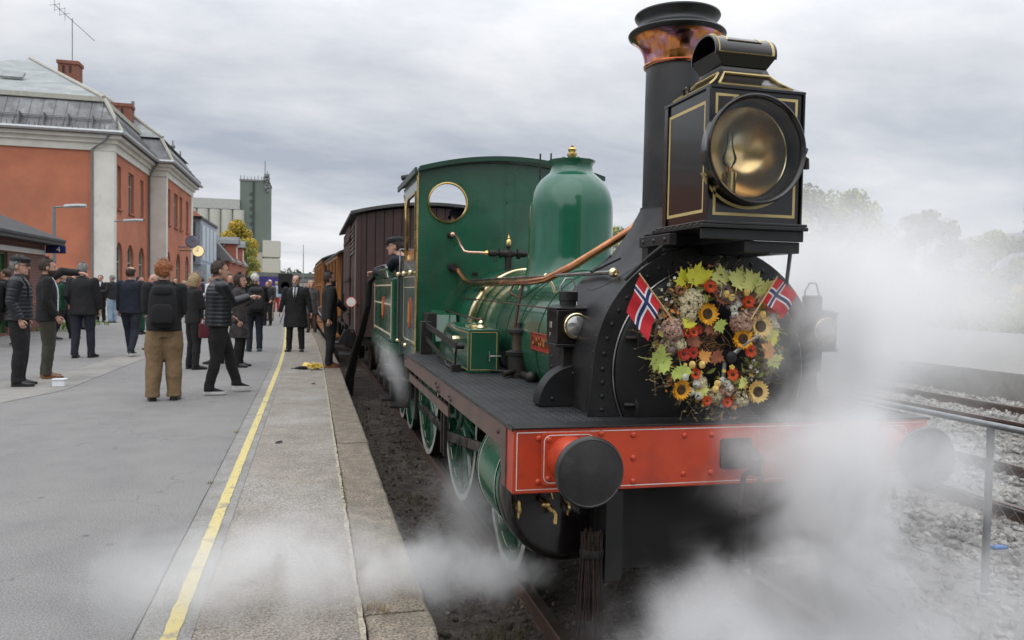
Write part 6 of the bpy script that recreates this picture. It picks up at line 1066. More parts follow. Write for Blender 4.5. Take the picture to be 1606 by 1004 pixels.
for i in range(70): a = rng.uniform(0, 2*pi); p = Vector((WX-.02+rng.normal(0, .05), 3.60+rng.uniform(-.05, .02), WZ-.03+rng.normal(0, .05))); d = Vector((cos(a), rng.uniform(-.3, .1), sin(a)))*rng.uniform(.05, .13); mb.tube([p, p+d*.5+Vector((0, -.02, .01)), p+d], [.002, .0016, .0008], 4)
mb.build('dry_twig_centre', mat('copper_twig', (.30, .15, .06), .5), wreath, smooth=False, kind='stuff')
mb = MB()
for i in range(420):     # fine sprigs filling the ring
    a = rng.uniform(0, 2*pi); r = rng.normal(.285, .045); p = Vector((WX+r*cos(a), 3.53+rng.uniform(-.02, .04), WZ+r*sin(a))); d = Vector((cos(a+rng.normal(0, .9)), rng.uniform(-.6, -.05), sin(a+rng.normal(0, .9)))).normalized()*rng.uniform(.04, .10); mb.tube([p, p+d], [.0016, .0006], 3)
    for t in (.5, .75, 1.0): q = p+d*t; F = frame_(q, (rng.normal(), -1, rng.normal()), 0); s = rng.uniform(.006, .013); mb.add([F(-s, 0), F(0, s*.5), F(s, 0), F(0, -s*.5)], [(0, 1, 2, 3)])
mb.build('dried_sprigs', mat('dried_sprig', (.22, .19, .08), .8, col2=(.13, .09, .05), vs=12, lo=.4, hi=.6), wreath, smooth=False, recalc=False, kind='stuff')
# ---- flags
FR = mat('flag_red', (.50, .012, .022), .75, col2=(.44, .01, .018), vs=30); FW = mat('flag_white', (.72, .72, .73), .75); FB = mat('flag_blue', (.012, .022, .115), .75)
def flag(p0, p1, fly, label):
    """p0 top of the cloth on the pole, p1 lower end of the cloth; fly = direction the cloth hangs to"""
    p0, p1, fly = Vector(p0), Vector(p1), Vector(fly); t = thing('hand_flag', label, 'flag', tuple(p1)); mb = MB(); d = (p1-p0).normalized(); mb.tube([p0-d*.008, p1+d*.11], .0038, 8); mb.build('pole', mat('flag_pole_wood', (.62, .42, .20), .5), t)
    nu, nv = 44, 32; xs_ = [i/nu for i in range(nu+1)]; Hs = (p1-p0).length; W = fly.length; nrm = d.cross(fly).normalized()
    vs = [p0+(p1-p0)*v+fly*u+nrm*(.008*sin(u*9+v*2.2)*min(1, u*4)+.006*sin(u*5-v*5)*u)-Vector((0, 0, .05*u*u*W*3)) for v in [j/nv for j in range(nv+1)] for u in xs_]; fs = []; mi = []
    for j in range(nv):
        for i in range(nu):
            u, v = (i+.5)/nu*22, (j+.5)/nv*16; fs.append((j*(nu+1)+i, j*(nu+1)+i+1, (j+1)*(nu+1)+i+1, (j+1)*(nu+1)+i)); mi.append(2 if (7 < u < 9 or 7 < v < 9) else (1 if (6 < u < 10 or 6 < v < 10) else 0))
    mb = MB(); mb.add(vs, fs); mb.m = mi; mb.build('cloth', [FR, FW, FB], t, recalc=False)
flag((1.522, 3.455, 1.902), (1.632, 3.452, 1.765), (-.07, -.01, -.155), 'small red flag with blue and white cross left of the wreath, stick slanting right')
flag((2.262, 3.455, 1.905), (2.18, 3.45, 1.785), (.13, .01, -.065), 'small red flag with blue and white cross at the upper right of the wreath')

# ================================================================== TENDER
tender = thing('tender', 'green tender with red shields and brass rails coupled behind the locomotive cab', 'tender', (XC, 10.4, 0))
def tp(nm, m, mb, parent=None, **k): return mb.build(nm, m, parent or tender, **k)
TX = .95
mb = MB(); mb.box(TX, MX(TX), 9.15, 11.9, 1.16, 1.95); bd = tp('body', GREEN, mb, bevel=.02, smooth=False)
mb = MB(); fl = [(TX, 1.95), (TX-.03, 2.0), (TX-.07, 2.05), (TX-.07, 2.07), (TX+.01, 2.0), (TX+.03, 1.951)]; mb.prism(fl, 'y', 9.2, 11.85); mb.prism([(MX(a), b) for a, b in fl], 'y', 9.2, 11.85); tp('coping', GREEN, mb, smooth=False)
mb = MB(); mb.box(TX-.03, MX(TX)+.03, 9.1, 12.0, 1.0, 1.158); tp('frame', GREEN, mb, smooth=False, bevel=.01)
for sx in (0, 1):
    X = lambda x: MX(x) if sx else x
    mb = MB()
    for z in (1.25, 1.62, 1.86): mb.box(*sorted((X(TX-.006), X(TX+.002))), 9.25, 11.8, z-.01, z+.01)
    mb.box(*sorted((X(TX-.006), X(TX+.002))), 9.22, 9.25, 1.2, 1.9); mb.box(*sorted((X(TX-.006), X(TX+.002))), 11.8, 11.83, 1.2, 1.9); tp('lining', CREAM, mb, bd, smooth=False)
    sh = [(10.3+.13*cos(a), 1.56+.15*sin(a)) for a in np.linspace(0, 2*pi, 20)[:-1]]; mb = MB(); mb.prism(sh, 'x', *sorted((X(TX-.012), X(TX)))); s_ = tp('shield', RED, mb, bd, smooth=False); mb = MB(); mb.tube([(X(TX-.014), 10.3, 1.46), (X(TX-.014), 10.3, 1.66)], .012, 6); tp('shield_trim', BRASS, mb, s_, smooth=False)
    mb = MB(); mb.tube([(X(TX-.04), 9.25, 1.95), (X(TX-.05), 9.3, 2.04), (X(TX-.03), 9.7, 2.11), (X(TX-.0), 10.4, 2.13), (X(TX), 11.8, 2.13), (X(TX), 11.85, 2.0)], .014, 8); mb.tube([(X(TX+.1), 9.25, 2.0), (X(TX+.1), 9.25, 2.3), (X(TX+.35), 9.25, 2.3)], .012, 8); tp('tender_rail', STEEL, mb)
    mb = MB(); 
    for z in (.72, .42): mb.box(*sorted((X(.86), X(1.1))), 9.35, 9.75, z, z+.03)
    mb.box(*sorted((X(1.07), X(1.1))), 9.35, 9.75, .4, 1.1); tp('step', IRON, mb, smooth=False, bevel=.006)
    xo = X(1.262); sg = 1 if not sx else -1
    for y in (9.75, 10.65, 11.55):
        r = .48; mb = MB(); mb.lathe([(r, 0), (r, sg*.11), (r+.028, sg*.118), (r+.028, sg*.14), (r-.3, sg*.14), (r-.05, sg*.05), (r-.05, 0)], (xo, y, r), 'x', 40, ring=True); mb.lathe([(.001, 0), (.1, 0), (.1, sg*.08)], (xo, y, r), 'x', 24); w_ = tp('wheel', GREEN, mb)
        mb = MB(); mb.lathe([(r-.05, -sg*.001), (r-.05, -sg*.005), (r-.001, -sg*.005), (r-.001, 0)], (xo, y, r), 'x', 40, ring=True); tp('tyre', TYRE, mb, w_)
        mb = MB(); mb.box(*sorted((X(1.0), X(1.2))), y-.12, y+.12, .38, .66); tp('axle_box', IRON, mb, bevel=.02)
    mb = MB(); mb.prism([(9.2, .45), (11.9, .45), (11.9, 1.0), (9.2, 1.0)], 'x', X(1.21)-.012, X(1.21)+.012); tp('frame_plate', IRON, mb, smooth=False)
mb = MB()
for i in range(170): mb.sphere((rng.uniform(1.3, 2.8), rng.uniform(10, 11.7), 1.98+rng.uniform(0, .12)), rng.uniform(.05, .11), 5, 4)
tp('coal', mat('coal', (.012, .012, .012), .4, bump=.5, bs=30), mb, smooth=False, kind='stuff')
mb = MB(); mb.box(1.1, MX(1.1), 9.0, 9.3, 1.0, 1.06); mb.box(1.2, MX(1.2), 12.0, 12.7, .85, 1.15); tp('drag_beam', IRON, mb, smooth=False)
mb = MB(); hs = [(.93, 11.9, 2.0), (.86, 12.0, 1.9), (.84, 12.0, 1.55), (.78, 12.4, 1.15), (.70, 12.9, .75), (.64, 13.2, .35), (.63, 13.3, .0)]; mb.tube(hs, [.04, .05, .055, .065, .08, .09, .08], 14, flat=.4)
top(tp_ := mb.build('water_hose', mat('black_canvas', (.010, .010, .011), .7, bump=.3, bs=20), off=(.63, 13.3, -.05)), 'flat black canvas water hose drooping from the tender rear to the track edge', 'hose')

tender.location.y += .35
# ================================================================== WAGONS
VB = mat('van_brown_board', (.050, .022, .018), .55, col2=(.030, .015, .013), vs=3, stretch=(3, 3, .4), bump=.3, bs=12, dirt=(.065, .035, .03), ds=1.5); VG = mat('weathered_board', (.20, .17, .15), .8, col2=(.10, .08, .07), vs=3, stretch=(3, 3, .3), bump=.4, bs=14)
OAK = mat('varnished_teak', (.40, .17, .045), .35, col2=(.24, .09, .025), vs=3, stretch=(3, 3, .3), coat=.3, rvar=.08); OAKD = mat('dark_teak', (.13, .05, .022), .4, col2=(.08, .03, .014), vs=3, stretch=(3, 3, .3), coat=.3)
VROOF = mat('tar_roof', (.05, .05, .05), .8, col2=(.08, .08, .078), vs=2)
def vehicle_under(t, x0, x1, y0, y1, par):
    mb = MB(); mb.box(x0+.12, x1-.12, y0+.1, y1-.1, .88, 1.06); mb.box(x0+.1, x1-.1, y0, y0+.12, .85, 1.1); mb.build('underframe', IRON, t, smooth=False)
    for y in (y0+1.2, y1-1.2):
        for s in (0, 1):
            xm = (x0+x1)/2; xo = xm-.79 if not s else xm+.79; sg = 1 if not s else -1; mb = MB(); mb.lathe([(.001, sg*.02), (.12, 0), (.42, sg*.03), (.48, 0), (.48, sg*.13), (.001, sg*.13)], (xo, y, .49), 'x', 32); mb.build('wheel', IRON, t)
            mb = MB(); mb.prism([(y-.5, .9), (y+.5, .9), (y+.15, .45), (y-.15, .45)], 'x', *sorted((xo-sg*.10, xo-sg*.06))); mb.build('axle_guard', IRON, t, smooth=False)
    for y, d in ((y0, -1), (y1, 1)):
        for s in (-1, 1): xm = (x0+x1)/2; mb = MB(); mb.lathe([(.05, 0), (.05, d*.28), (.17, d*.30), (.17, d*.33), (.001, d*.34)], (xm+s*.875, y, 1.03), 'y', 20); mb.build('buffer', IRON, t)
def at_rot(t, yc):   # follow the slight bend of the line
    t.location.x += bend_dx(yc); t.rotation_euler.z = atan2(-(bend_dx(yc+3)-bend_dx(yc-3)), 6)
# brown goods van
vx0, vx1, vy0, vy1 = .74, 3.38, 13.25, 18.6; van = thing('goods_van', 'dark brown boarded goods van with curved roof directly behind the tender', 'railway van', (2.06, 15.9, 0)); va_ = lambda x: 3.24-.17*((x-2.06)/1.32)**2
nb = 18; wv = (vx1-vx0)/nb
for k in range(nb):
    a = vx0+k*wv; mb = MB(); mb.prism([(a+.006, 1.1), (a+wv-.006, 1.1), (a+wv-.006, va_(a+wv)-.03), (a+.006, va_(a)-.03)], 'y', vy0-.012-rng.uniform(0, .003), vy0+.02); mb.build('plank', VB, van, smooth=False, bevel=.004)
mb = MB(); mb.prism([(vx0, 1.08), (vx1, 1.08)]+[(vx1-(vx1-vx0)*k/12, va_(vx1-(vx1-vx0)*k/12)-.04) for k in range(13)], 'y', vy0+.022, vy1); mb.build('body', VB, van, smooth=False)
for s in (0, 1):
    X = lambda x: 4.12-x if s else x
    nby = 32; wy = (vy1-vy0)/nby
    for k in range(nby):
        a = vy0+k*wy; door = 10 <= k <= 21; mb = MB(); d = .05 if door else .018; mb.box(*sorted((X(vx0-d), X(vx0+.001))), a+.006, a+wy-.006, 1.1, 3.0); mb.build('plank', VG if k in (1, 2, 8, 22) else VB, van, smooth=False)
    mb = MB()
    for q in range(7): 
        for yv in (vy0+.55, vy0+1.25): z = 2.42+q*.075; mb.prism([(vx0-.05, z), (vx0-.02, z+.07), (vx0-.012, z+.06), (vx0-.045, z-.01)] if not s else [(4.12-(vx0-.05), z), (4.12-(vx0-.02), z+.07), (4.12-(vx0-.012), z+.06), (4.12-(vx0-.045), z-.01)], 'y', yv, yv+.5)
    mb.build('louvre', VG, van, smooth=False)
    mb = MB()
    for z in (1.3, 1.95, 2.7): mb.box(*sorted((X(vx0-.075), X(vx0-.05))), vy0+1.4, vy0+4.0, z, z+.06)
    mb.tube([(X(vx0-.09), vy0+3.2, 1.3), (X(vx0-.09), vy0+3.2, 1.7)], .012, 6); mb.build('door_iron', IRON, van, smooth=False)
mb = MB(); rr = []
for y in (vy0-.12, vy1+.12): rr.append([(vx0-.12+(vx1-vx0+.24)*k/16, y, va_(vx0-.12+(vx1-vx0+.24)*k/16)) for k in range(17)]+[(vx1+.12-(vx1-vx0+.24)*k/16, y, va_(vx1+.12-(vx1-vx0+.24)*k/16)+.05) for k in range(17)])
mb.loft(rr); mb.build('roof', VROOF, van, angle=30)
mb = MB(); mb.box(vx0-.02, vx0+.05, vy0-.04, vy0-.01, 1.05, 3.02); mb.box(vx1-.05, vx1+.02, vy0-.04, vy0-.01, 1.05, 3.02); mb.box(vx0, vx1, vy0-.05, vy0-.01, 1.0, 1.12); mb.build('corner_iron', VB, van, smooth=False)
mb = MB(); mb.box(vx0-.25, vx0, vy0+.5, vy0+1.2, .62, .66); mb.box(vx0-.25, vx0, vy0+3.5, vy0+4.2, .62, .66); mb.build('footboard', IRON, van, smooth=False)
vehicle_under(van, vx0, vx1, vy0, vy1, van)
sdk = thing('tail_disc', 'white round disc with red rim fixed at the corner of the brown van', 'signal disc', (.63, 12.95, 1.59)); mb = MB(); mb.lathe([(.001, -.010), (.074, -.010), (.074, 0), (.001, 0)], (.63, 12.95, 1.59), 'y', 28); mb.build('face', WHITE, sdk)
mb = MB(); mb.lathe([(.074, -.013), (.088, -.013), (.088, .004), (.074, .004)], (.63, 12.95, 1.59), 'y', 28, ring=True); mb.build('rim', RED, sdk); mb = MB(); mb.tube([(.63, 12.965, 1.59), (.72, 13.1, 1.55), (.78, 13.25, 1.52)], .010, 6); mb.build('bracket', IRON, sdk)
# teak coaches
def coach(y0, L, x0, top_, mats, label, endplat=False, colr=OAK):
    x1 = 4.12-x0; yc = y0+L/2; t = thing('teak_coach', label, 'railway coach', (2.06, yc, 0), group='teak coaches behind the brown van'); ar = lambda x: top_+.30-.30*((x-2.06)/(x1-2.06))**2
    ys0 = y0+(.9 if endplat else 0)
    mb = MB(); mb.prism([(x0, 1.08), (x1, 1.08)]+[(x1-(x1-x0)*k/10, ar(x1-(x1-x0)*k/10)-.03) for k in range(11)], 'y', ys0, y0+L); mb.build('body', colr, t, smooth=False)
    for s in (0, 1):
        X = lambda x: 4.12-x if s else x
        n = max(3, int((L-(.9 if endplat else 0))/1.35)); w = (y0+L-ys0)/n
        for k in range(n):
            a = ys0+k*w; mb = MB(); mb.prism([(a+.35, 1.95), (a+w-.35, 1.95), (a+w-.35, 2.6), (a+.35, 2.6)], 'x', *sorted((X(x0-.03), X(x0-.002))), holes=[[(a+.41, 2.0), (a+w-.41, 2.0), (a+w-.41, 2.55), (a+.41, 2.55)]]); wd = mb.build('window', OAKD, t, smooth=False)
            mb = MB(); mb.box(*sorted((X(x0-.012), X(x0-.004))), a+.4, a+w-.4, 1.99, 2.56); mb.build('pane', GLASS, wd, smooth=False)
            mb = MB(); mb.box(*sorted((X(x0-.05), X(x0))), a-.03, a+.03, 1.1, top_-.03); mb.box(*sorted((X(x0-.045), X(x0))), a+.28, a+.32, 1.1, 2.7); mb.build('pilaster', OAK, t, smooth=False)
            mb = MB(); mb.box(*sorted((X(x0-.02), X(x0))), a+.38, a+w-.38, 1.2, 1.85); mb.build('panel', OAKD if k % 2 else OAK, t, smooth=False, bevel=.01)
        mb = MB(); mb.box(*sorted((X(x0-.06), X(x0))), ys0, y0+L, 1.08, 1.15); mb.box(*sorted((X(x0-.05), X(x0))), ys0, y0+L, 1.88, 1.93); mb.box(*sorted((X(x0-.05), X(x0))), ys0, y0+L, top_-.1, top_-.02); mb.box(*sorted((X(x0-.3), X(x0))), y0+.3, y0+L-.3, .60, .65); mb.build('waist_rail', OAK, t, smooth=False)
    # end wall boarding
    for k in range(10):
        a = x0+(x1-x0)*k/10; b = a+(x1-x0)/10; mb = MB(); mb.box(a+.01, b-.01, ys0-.02, ys0-.001, 1.12, ar(a if k < 5 else b)-.12); mb.build('end_board', OAK if k % 3 else OAKD, t, smooth=False)
    mb = MB(); mb.box(x0, x0+.10, ys0-.06, ys0-.021, 1.1, top_); mb.box(x0+.5, x0+.58, ys0-.06, ys0-.021, 1.1, top_); mb.box(x1-.1, x1, ys0-.06, ys0-.021, 1.1, top_); mb.box(x0+.1, x1-.1, ys0-.055, ys0-.021, top_-.25, top_-.15); mb.build('end_post', OAK, t, smooth=False)
    if endplat: mb = MB(); mb.box(x0, x1, y0, ys0, 1.0, 1.08); [mb.tube([(x, y0+.03, 1.08), (x, y0+.03, top_)], .03, 6) for x in (x0+.03, x0+.6, x1-.6, x1-.03)]; mb.tube([(x0+.03, y0+.03, 2.0), (x0+.6, y0+.03, 2.0)], .02, 6); [mb.tube([(x0+.03+.09*i, y0+.03, 1.08), (x0+.03+.09*i, y0+.03, 2.0)], .010, 5) for i in range(1, 6)]; mb.build('end_platform', IRON, t, smooth=False)
    mb = MB(); rr = []
    for y in (y0-.1, y0+L+.1): rr.append([(x0-.08+(x1-x0+.16)*k/12, y, ar(x0-.08+(x1-x0+.16)*k/12)) for k in range(13)]+[(x1+.08-(x1-x0+.16)*k/12, y, ar(x1+.08-(x1-x0+.16)*k/12)+.05) for k in range(13)])
    mb.loft(rr); mb.build('roof', VROOF, t, angle=30); vehicle_under(t, x0, x1, y0, y0+L, t); at_rot(t, yc); return t
coach(19.3, 7.6, .74, 2.68, None, 'brown teak coach coupled right behind the dark brown goods van', True, OAKD)
coach(27.6, 7.6, .70, 2.82, None, 'bright orange teak coach, second coach behind the brown goods van', True)
coach(35.9, 7.6, .72, 2.80, None, 'last visible orange teak coach at the far end of the train')
# ================================================================== PEOPLE
SKIN = mat('skin', (.52, .30, .22), .5, col2=(.46, .25, .18), vs=9); SKIN.node_tree.nodes['Principled BSDF'].inputs['Subsurface Weight'].default_value = .08
def cloth(n, c, c2=None, bump=.5, bs=18, rough=.85, sheen=.0): return mat('cloth_'+n, c, rough, col2=c2 or tuple(x*.7 for x in c), vs=5, bump=bump, bs=bs, sheen=sheen, bdist=.02, bstretch=(1, 1, .38))
C_BLACK = cloth('black', (.0075, .0075, .0085)); C_NAVY = cloth('navy', (.007, .010, .024)); C_CHAR = cloth('charcoal', (.018, .018, .02)); C_GREY = cloth('grey', (.07, .07, .075)); C_KHAKI = cloth('khaki', (.20, .13, .066), (.15, .097, .048)); C_JEANS = cloth('pale_denim', (.28, .38, .48), (.2, .28, .37)); C_DNAVY = cloth('dark_denim', (.012, .016, .028))
C_PUFF = mat('puffer_nylon', (.008, .009, .012), .40, col2=(.013, .014, .018), vs=8, bump=.3, bs=40, bdist=.006); C_SHIRT = cloth('white_shirt', (.68, .69, .72), bump=.1); C_BROWN = cloth('brown', (.10, .055, .035)); C_BEIGE = cloth('beige', (.35, .28, .2)); C_RED = cloth('red', (.42, .03, .03)); C_LBLUE = cloth('light_blue', (.33, .47, .60)); C_MAROON = cloth('maroon', (.10, .012, .02)); C_OLIVE = cloth('dark_olive', (.05, .048, .035)); C_GREENB = cloth('green_bag', (.012, .10, .05)); C_LACE = cloth('black_lace', (.02, .017, .018), (.06, .05, .05), bs=70)
H_BROWN = mat('hair_brown', (.045, .025, .015), .6, col2=(.02, .012, .008), vs=30, stretch=(4, 4, .6), bump=.5, bs=60); H_GING = mat('hair_ginger', (.34, .11, .03), .6, col2=(.18, .055, .018), vs=30, stretch=(4, 4, .6), bump=.6, bs=60); H_GREY = mat('hair_grey', (.26, .25, .24), .6, col2=(.13, .125, .12), vs=30, stretch=(4, 4, .6), bump=.5, bs=60); H_BLOND = mat('hair_blond', (.46, .34, .19), .55, col2=(.25, .17, .09), vs=30, stretch=(4, 4, .5), bump=.6, bs=50); H_WHITE = mat('hair_white', (.6, .58, .54), .6, vs=30)
LEATHER = mat('black_leather', (.014, .013, .013), .35, bump=.15, bs=60, bdist=.003); LEATH_BR = mat('brown_leather', (.20, .085, .035), .4, bump=.1, bs=60, bdist=.003); SOLE = mat('white_sole', (.62, .62, .60), .6); EYE = mat('eye_dark', (.02, .015, .012), .2); LIP = mat('lip', (.36, .14, .12), .5)
def V3(*a): return Vector(a)
def ik(a, b, l1, l2, hint):
    a, b = Vector(a), Vector(b); d = b-a; L = min(d.length, (l1+l2)*.999); d = d.normalized(); x = (l1*l1-l2*l2+L*L)/(2*L); h = sqrt(max(l1*l1-x*x, 0)); hint = Vector(hint); n = (hint-d*hint.dot(d)); n = n.normalized() if n.length > 1e-5 else Vector((0, 1, 0)); return a+d*x+n*h, a+d*L
def ell_ring(c, rx, ry, n=18, rot=0.0, sq=1.0):
    out = []
    for k in range(n):
        t = 2*pi*k/n; ct, st = cos(t), sin(t); x = rx*(abs(ct)**sq)*(1 if ct > 0 else -1); y = ry*(abs(st)**sq)*(1 if st > 0 else -1); out.append((c[0]+x*cos(rot)-y*sin(rot), c[1]+x*sin(rot)+y*cos(rot), c[2]))
    return out
HEADP = [(-.122, .022, .026, .046), (-.112, .036, .044, .036), (-.092, .050, .064, .024), (-.065, .060, .078, .013), (-.03, .068, .088, .005), (.01, .073, .095, 0), (.045, .076, .098, -.004), (.078, .070, .090, -.007), (.102, .054, .070, -.009), (.117, .030, .042, -.010), (.122, .008, .012, -.010)]
def person(label, x, y, H, face, z=.34, top='jacket', topm=None, legm=None, shoem=None, hair='short', hairm=None, lh=None, rh=None, lfoot=(-.11, 0), rfoot=(.11, 0), headturn=0.0, headtilt=0.0, lean=(0, 0), wide=1.0, coat_len=.84, beard=None, shirt=False, shirtw=1.0, tie=False, vox=.012, collar=True, puff=False, baggy=1.0, cap=False, glasses=False, skirt=None, lift=(0, 0), fing=True, hairlen=0.0, group=None, sole=None, footyaw=(.15, -.15), hatm=None, cuffs=None):
    s = H/1.75; t = thing('person', label, 'person', (x, y, z), radians(face), group=group, local=True); topm = topm or C_BLACK; legm = legm or C_BLACK; shoem = shoem or LEATHER; hairm = hairm or H_BROWN
    lx, ly = lean; S = lambda p: V3(p[0]*s+lx*max(0, p[2]-.92)*s, p[1]*s+ly*max(0, p[2]-.92)*s, p[2]*s)
    def rem(o, vx, sm=3):
        r = o.modifiers.new('remesh', 'REMESH'); r.mode = 'VOXEL'; r.voxel_size = vx; r.use_smooth_shade = True
        if sm: m_ = o.modifiers.new('smooth', 'SMOOTH'); m_.factor = .5; m_.iterations = sm
        return o
    w = wide; hip = .905; hips = [S((-.092*w, 0, hip)), S((.092*w, 0, hip))]
    feet = [V3(lfoot[0]*s, lfoot[1]*s, (.085+lift[0])*s), V3(rfoot[0]*s, rfoot[1]*s, (.085+lift[1])*s)]
    knees = []; ank = []
    for h_, f in zip(hips, feet): k_, a_ = ik(h_, f, .418*s, .404*s, (0, 1, 0)); knees.append(k_); ank.append(a_)
    sh = [S((-.185*w, -.005, 1.425)), S((.185*w, -.005, 1.425))]
    hands = [V3(*(lh or (-.235, .06, .795)))*s, V3(*(rh or (.235, .06, .795)))*s]; elb = []; wr = []
    for i in (0, 1):
        e_, w_ = ik(sh[i], hands[i], .285*s, .255*s, ((-.16 if i == 0 else .16), -.9, -.25)); elb.append(e_); wr.append(w_)
    HC = S((0, .015+.05*headtilt, 1.628)); hr = headturn; ch_, sh_ = cos(radians(hr)), sin(radians(hr))
    def HP(a, b, c): # head space
        b2 = b*cos(headtilt)-c*sin(headtilt)*0.6*-1; return HC+V3((a*ch_-b2*sh_)*s, (a*sh_+b2*ch_)*s, (c-b*sin(headtilt)*.6)*s)
    # ---- body: one continuous figure
    mb = MB()
    mb.loft([[HP(rx*(abs(cos(2*pi*k/20))**.9)*(1 if cos(2*pi*k/20) > 0 else -1), yo+ry*sin(2*pi*k/20), zz) for k in range(20)] for zz, rx, ry, yo in HEADP])
    mb.tube([HP(0, .085, .03), HP(0, .103, .0), HP(0, .117, -.030), HP(0, .092, -.040)], [.009*s, .012*s, .016*s, .010*s], 8); mb.tube([HP(-.045, .083, .034), HP(0, .096, .036), HP(.045, .083, .034)], .011*s, 6); mb.tube([HP(-.02, .092, -.07), HP(.02, .092, -.07)], .011*s, 6); mb.sphere(HP(0, .082, -.105), .018*s, 8, 6)
    for q in (-1, 1): mb.loft([[HP(q*.074, -.012+.020*cos(a), -.012+.032*sin(a)) for a in np.linspace(0, 2*pi, 9)[:-1]], [HP(q*.090, -.020+.022*cos(a), -.008+.034*sin(a)) for a in np.linspace(0, 2*pi, 9)[:-1]]])
    mb.tube([S((0, -.012, 1.44)), S((0, -.005, 1.50)), HP(0, -.012, -.07)], [.062*s, .056*s, .055*s], 14)
    mb.loft([[tuple(S(p)) for p in ell_ring((0, yo, zz), rx*w, ry, 18)] for zz, rx, ry, yo in ((.86, .150, .10, 0), (.95, .150, .10, 0), (1.05, .130, .09, 0), (1.2, .15, .10, 0), (1.34, .158, .10, -.005), (1.43, .13, .08, -.01), (1.48, .06, .055, -.01))])
    for i in (0, 1):
        mb.tube([hips[i], (hips[i]*.5+knees[i]*.5), knees[i], knees[i]*.6+ank[i]*.4, ank[i]], [.082*s, .070*s, .050*s, .050*s, .036*s], 12); mb.tube([sh[i], (sh[i]+elb[i])/2, elb[i], elb[i]*.6+wr[i]*.4, wr[i]], [.050*s, .044*s, .036*s, .036*s, .024*s], 12)
        ft = V3(-sin(footyaw[i]), cos(footyaw[i]), 0); mb.tube([ank[i]+V3(0, 0, -.03*s), ank[i]+ft*.05*s+V3(0, 0, -.045*s), ank[i]+ft*.13*s+V3(0, 0, -.055*s)], [.034*s, .032*s, .022*s], 8)
        d = (wr[i]-elb[i]).normalized(); sd_ = d.cross(V3(0, 0, 1) if abs(d.z) < .8 else V3(0, 1, 0)).normalized(); 
        if abs(d.z) >= .8: sd_ = V3(0, 1, 0)-d*d.y; sd_.normalize()
        up_ = sd_.cross(d)
        mb.loft([[wr[i]+d*(q*s)+sd_*(cos(2*pi*k/12)*a*s)+up_*(sin(2*pi*k/12)*b*s) for k in range(12)] for q, a, b in ((-.01, .021, .017), (.03, .030, .016), (.070, .035, .015), (.088, .031, .012))])
    bd = rem(mb.build('body', SKIN, t, recalc=False), vox*.8, 2)
    # fingers, thumb: real separate digits rooted in the palm, part of the same body mesh
    # (joined below the remesh through a child kept as one skin coloured part)
    for i in (0, 1):
        mb = MB(); d = (wr[i]-elb[i]).normalized(); sd_ = d.cross(V3(0, 0, 1)).normalized() if abs(d.z) < .8 else (V3(0, 1, 0)-d*d.y).normalized(); up_ = sd_.cross(d); cu = up_ if up_.z < 0 else -up_
        if abs(d.z) >= .8: cu = V3(1 if i == 0 else -1, 0, 0)
        for q, L in ((-.024, .050), (-.008, .060), (.008, .064), (.024, .055)):
            b = wr[i]+d*.085*s+sd_*q*s; mb.tube([b-d*.01*s, b+d*L*.42*s+cu*.012*s, b+d*L*.62*s+cu*.034*s, b+d*L*.55*s+cu*.055*s], [.0088*s, .0085*s, .0078*s, .006*s], 6)
        tb_ = wr[i]+d*.025*s+sd_*.03*s*(1 if sd_.z > 0 or abs(d.z) >= .8 else -1); o_ = (sd_ if (sd_.z > 0 or abs(d.z) >= .8) else -sd_); mb.tube([tb_, tb_+d*.03*s+o_*.022*s, tb_+d*.06*s+o_*.026*s+cu*.01*s], [.012*s, .011*s, .008*s], 6)
        mb.build('fingers', SKIN, t)
    if fing:
        mb = MB()
        for q in (-1, 1): mb.sphere(HP(q*.031, .083, .008), .0115*s, 8, 6)
        mb.build('eyes', EYE, t); mb = MB(); mb.tube([HP(-.024, .094, -.070), HP(0, .101, -.068), HP(.024, .094, -.070)], .0045*s, 6); mb.build('mouth', LIP, t)
    # ---- trousers
    b_ = baggy; mb = MB(); mb.loft([[tuple(S(p)) for p in ell_ring((0, yo, zz), rx*w, ry, 18)] for zz, rx, ry, yo in ((.80, .155*max(1, b_*.95), .108*b_**.5, -.005), (.90, .168, .118, -.008), (.98, .160, .112, 0), (1.06, .150, .105, 0))])
    for i in (0, 1):
        kb = V3(0, -.01*s, 0); m1 = (hips[i]+knees[i])/2; m2 = (knees[i]+ank[i])/2; mb.tube([hips[i]+V3(0, 0, .0), m1, knees[i], m2+kb, ank[i]+V3(0, -.012*s, .04*s), ank[i]+V3(0, -.008*s, -.035*s)], [.108*s*w**.5, .098*s*b_, .078*s*b_, .073*s*b_, .063*s*b_, .070*s*b_], 14)
        if b_ > 1.3:
            for q in (.1, .3): p = knees[i]*q+ank[i]*(1-q); mb.tube([p+V3(-.05*s, -.06*s, .01), p+V3(0, -.085*s, -.01), p+V3(.06*s, -.05*s, .015)], .018*s, 6)
    tr = rem(mb.build('trousers', legm, t, recalc=False), vox, 3)
    tx = bpy.data.textures.get('fold_noise') or bpy.data.textures.new('fold_noise', 'CLOUDS'); tx.noise_scale = .16; tx.noise_depth = 2
    dm_ = tr.modifiers.new('folds', 'DISPLACE'); dm_.texture = tx; dm_.strength = .022*b_; dm_.mid_level = .5
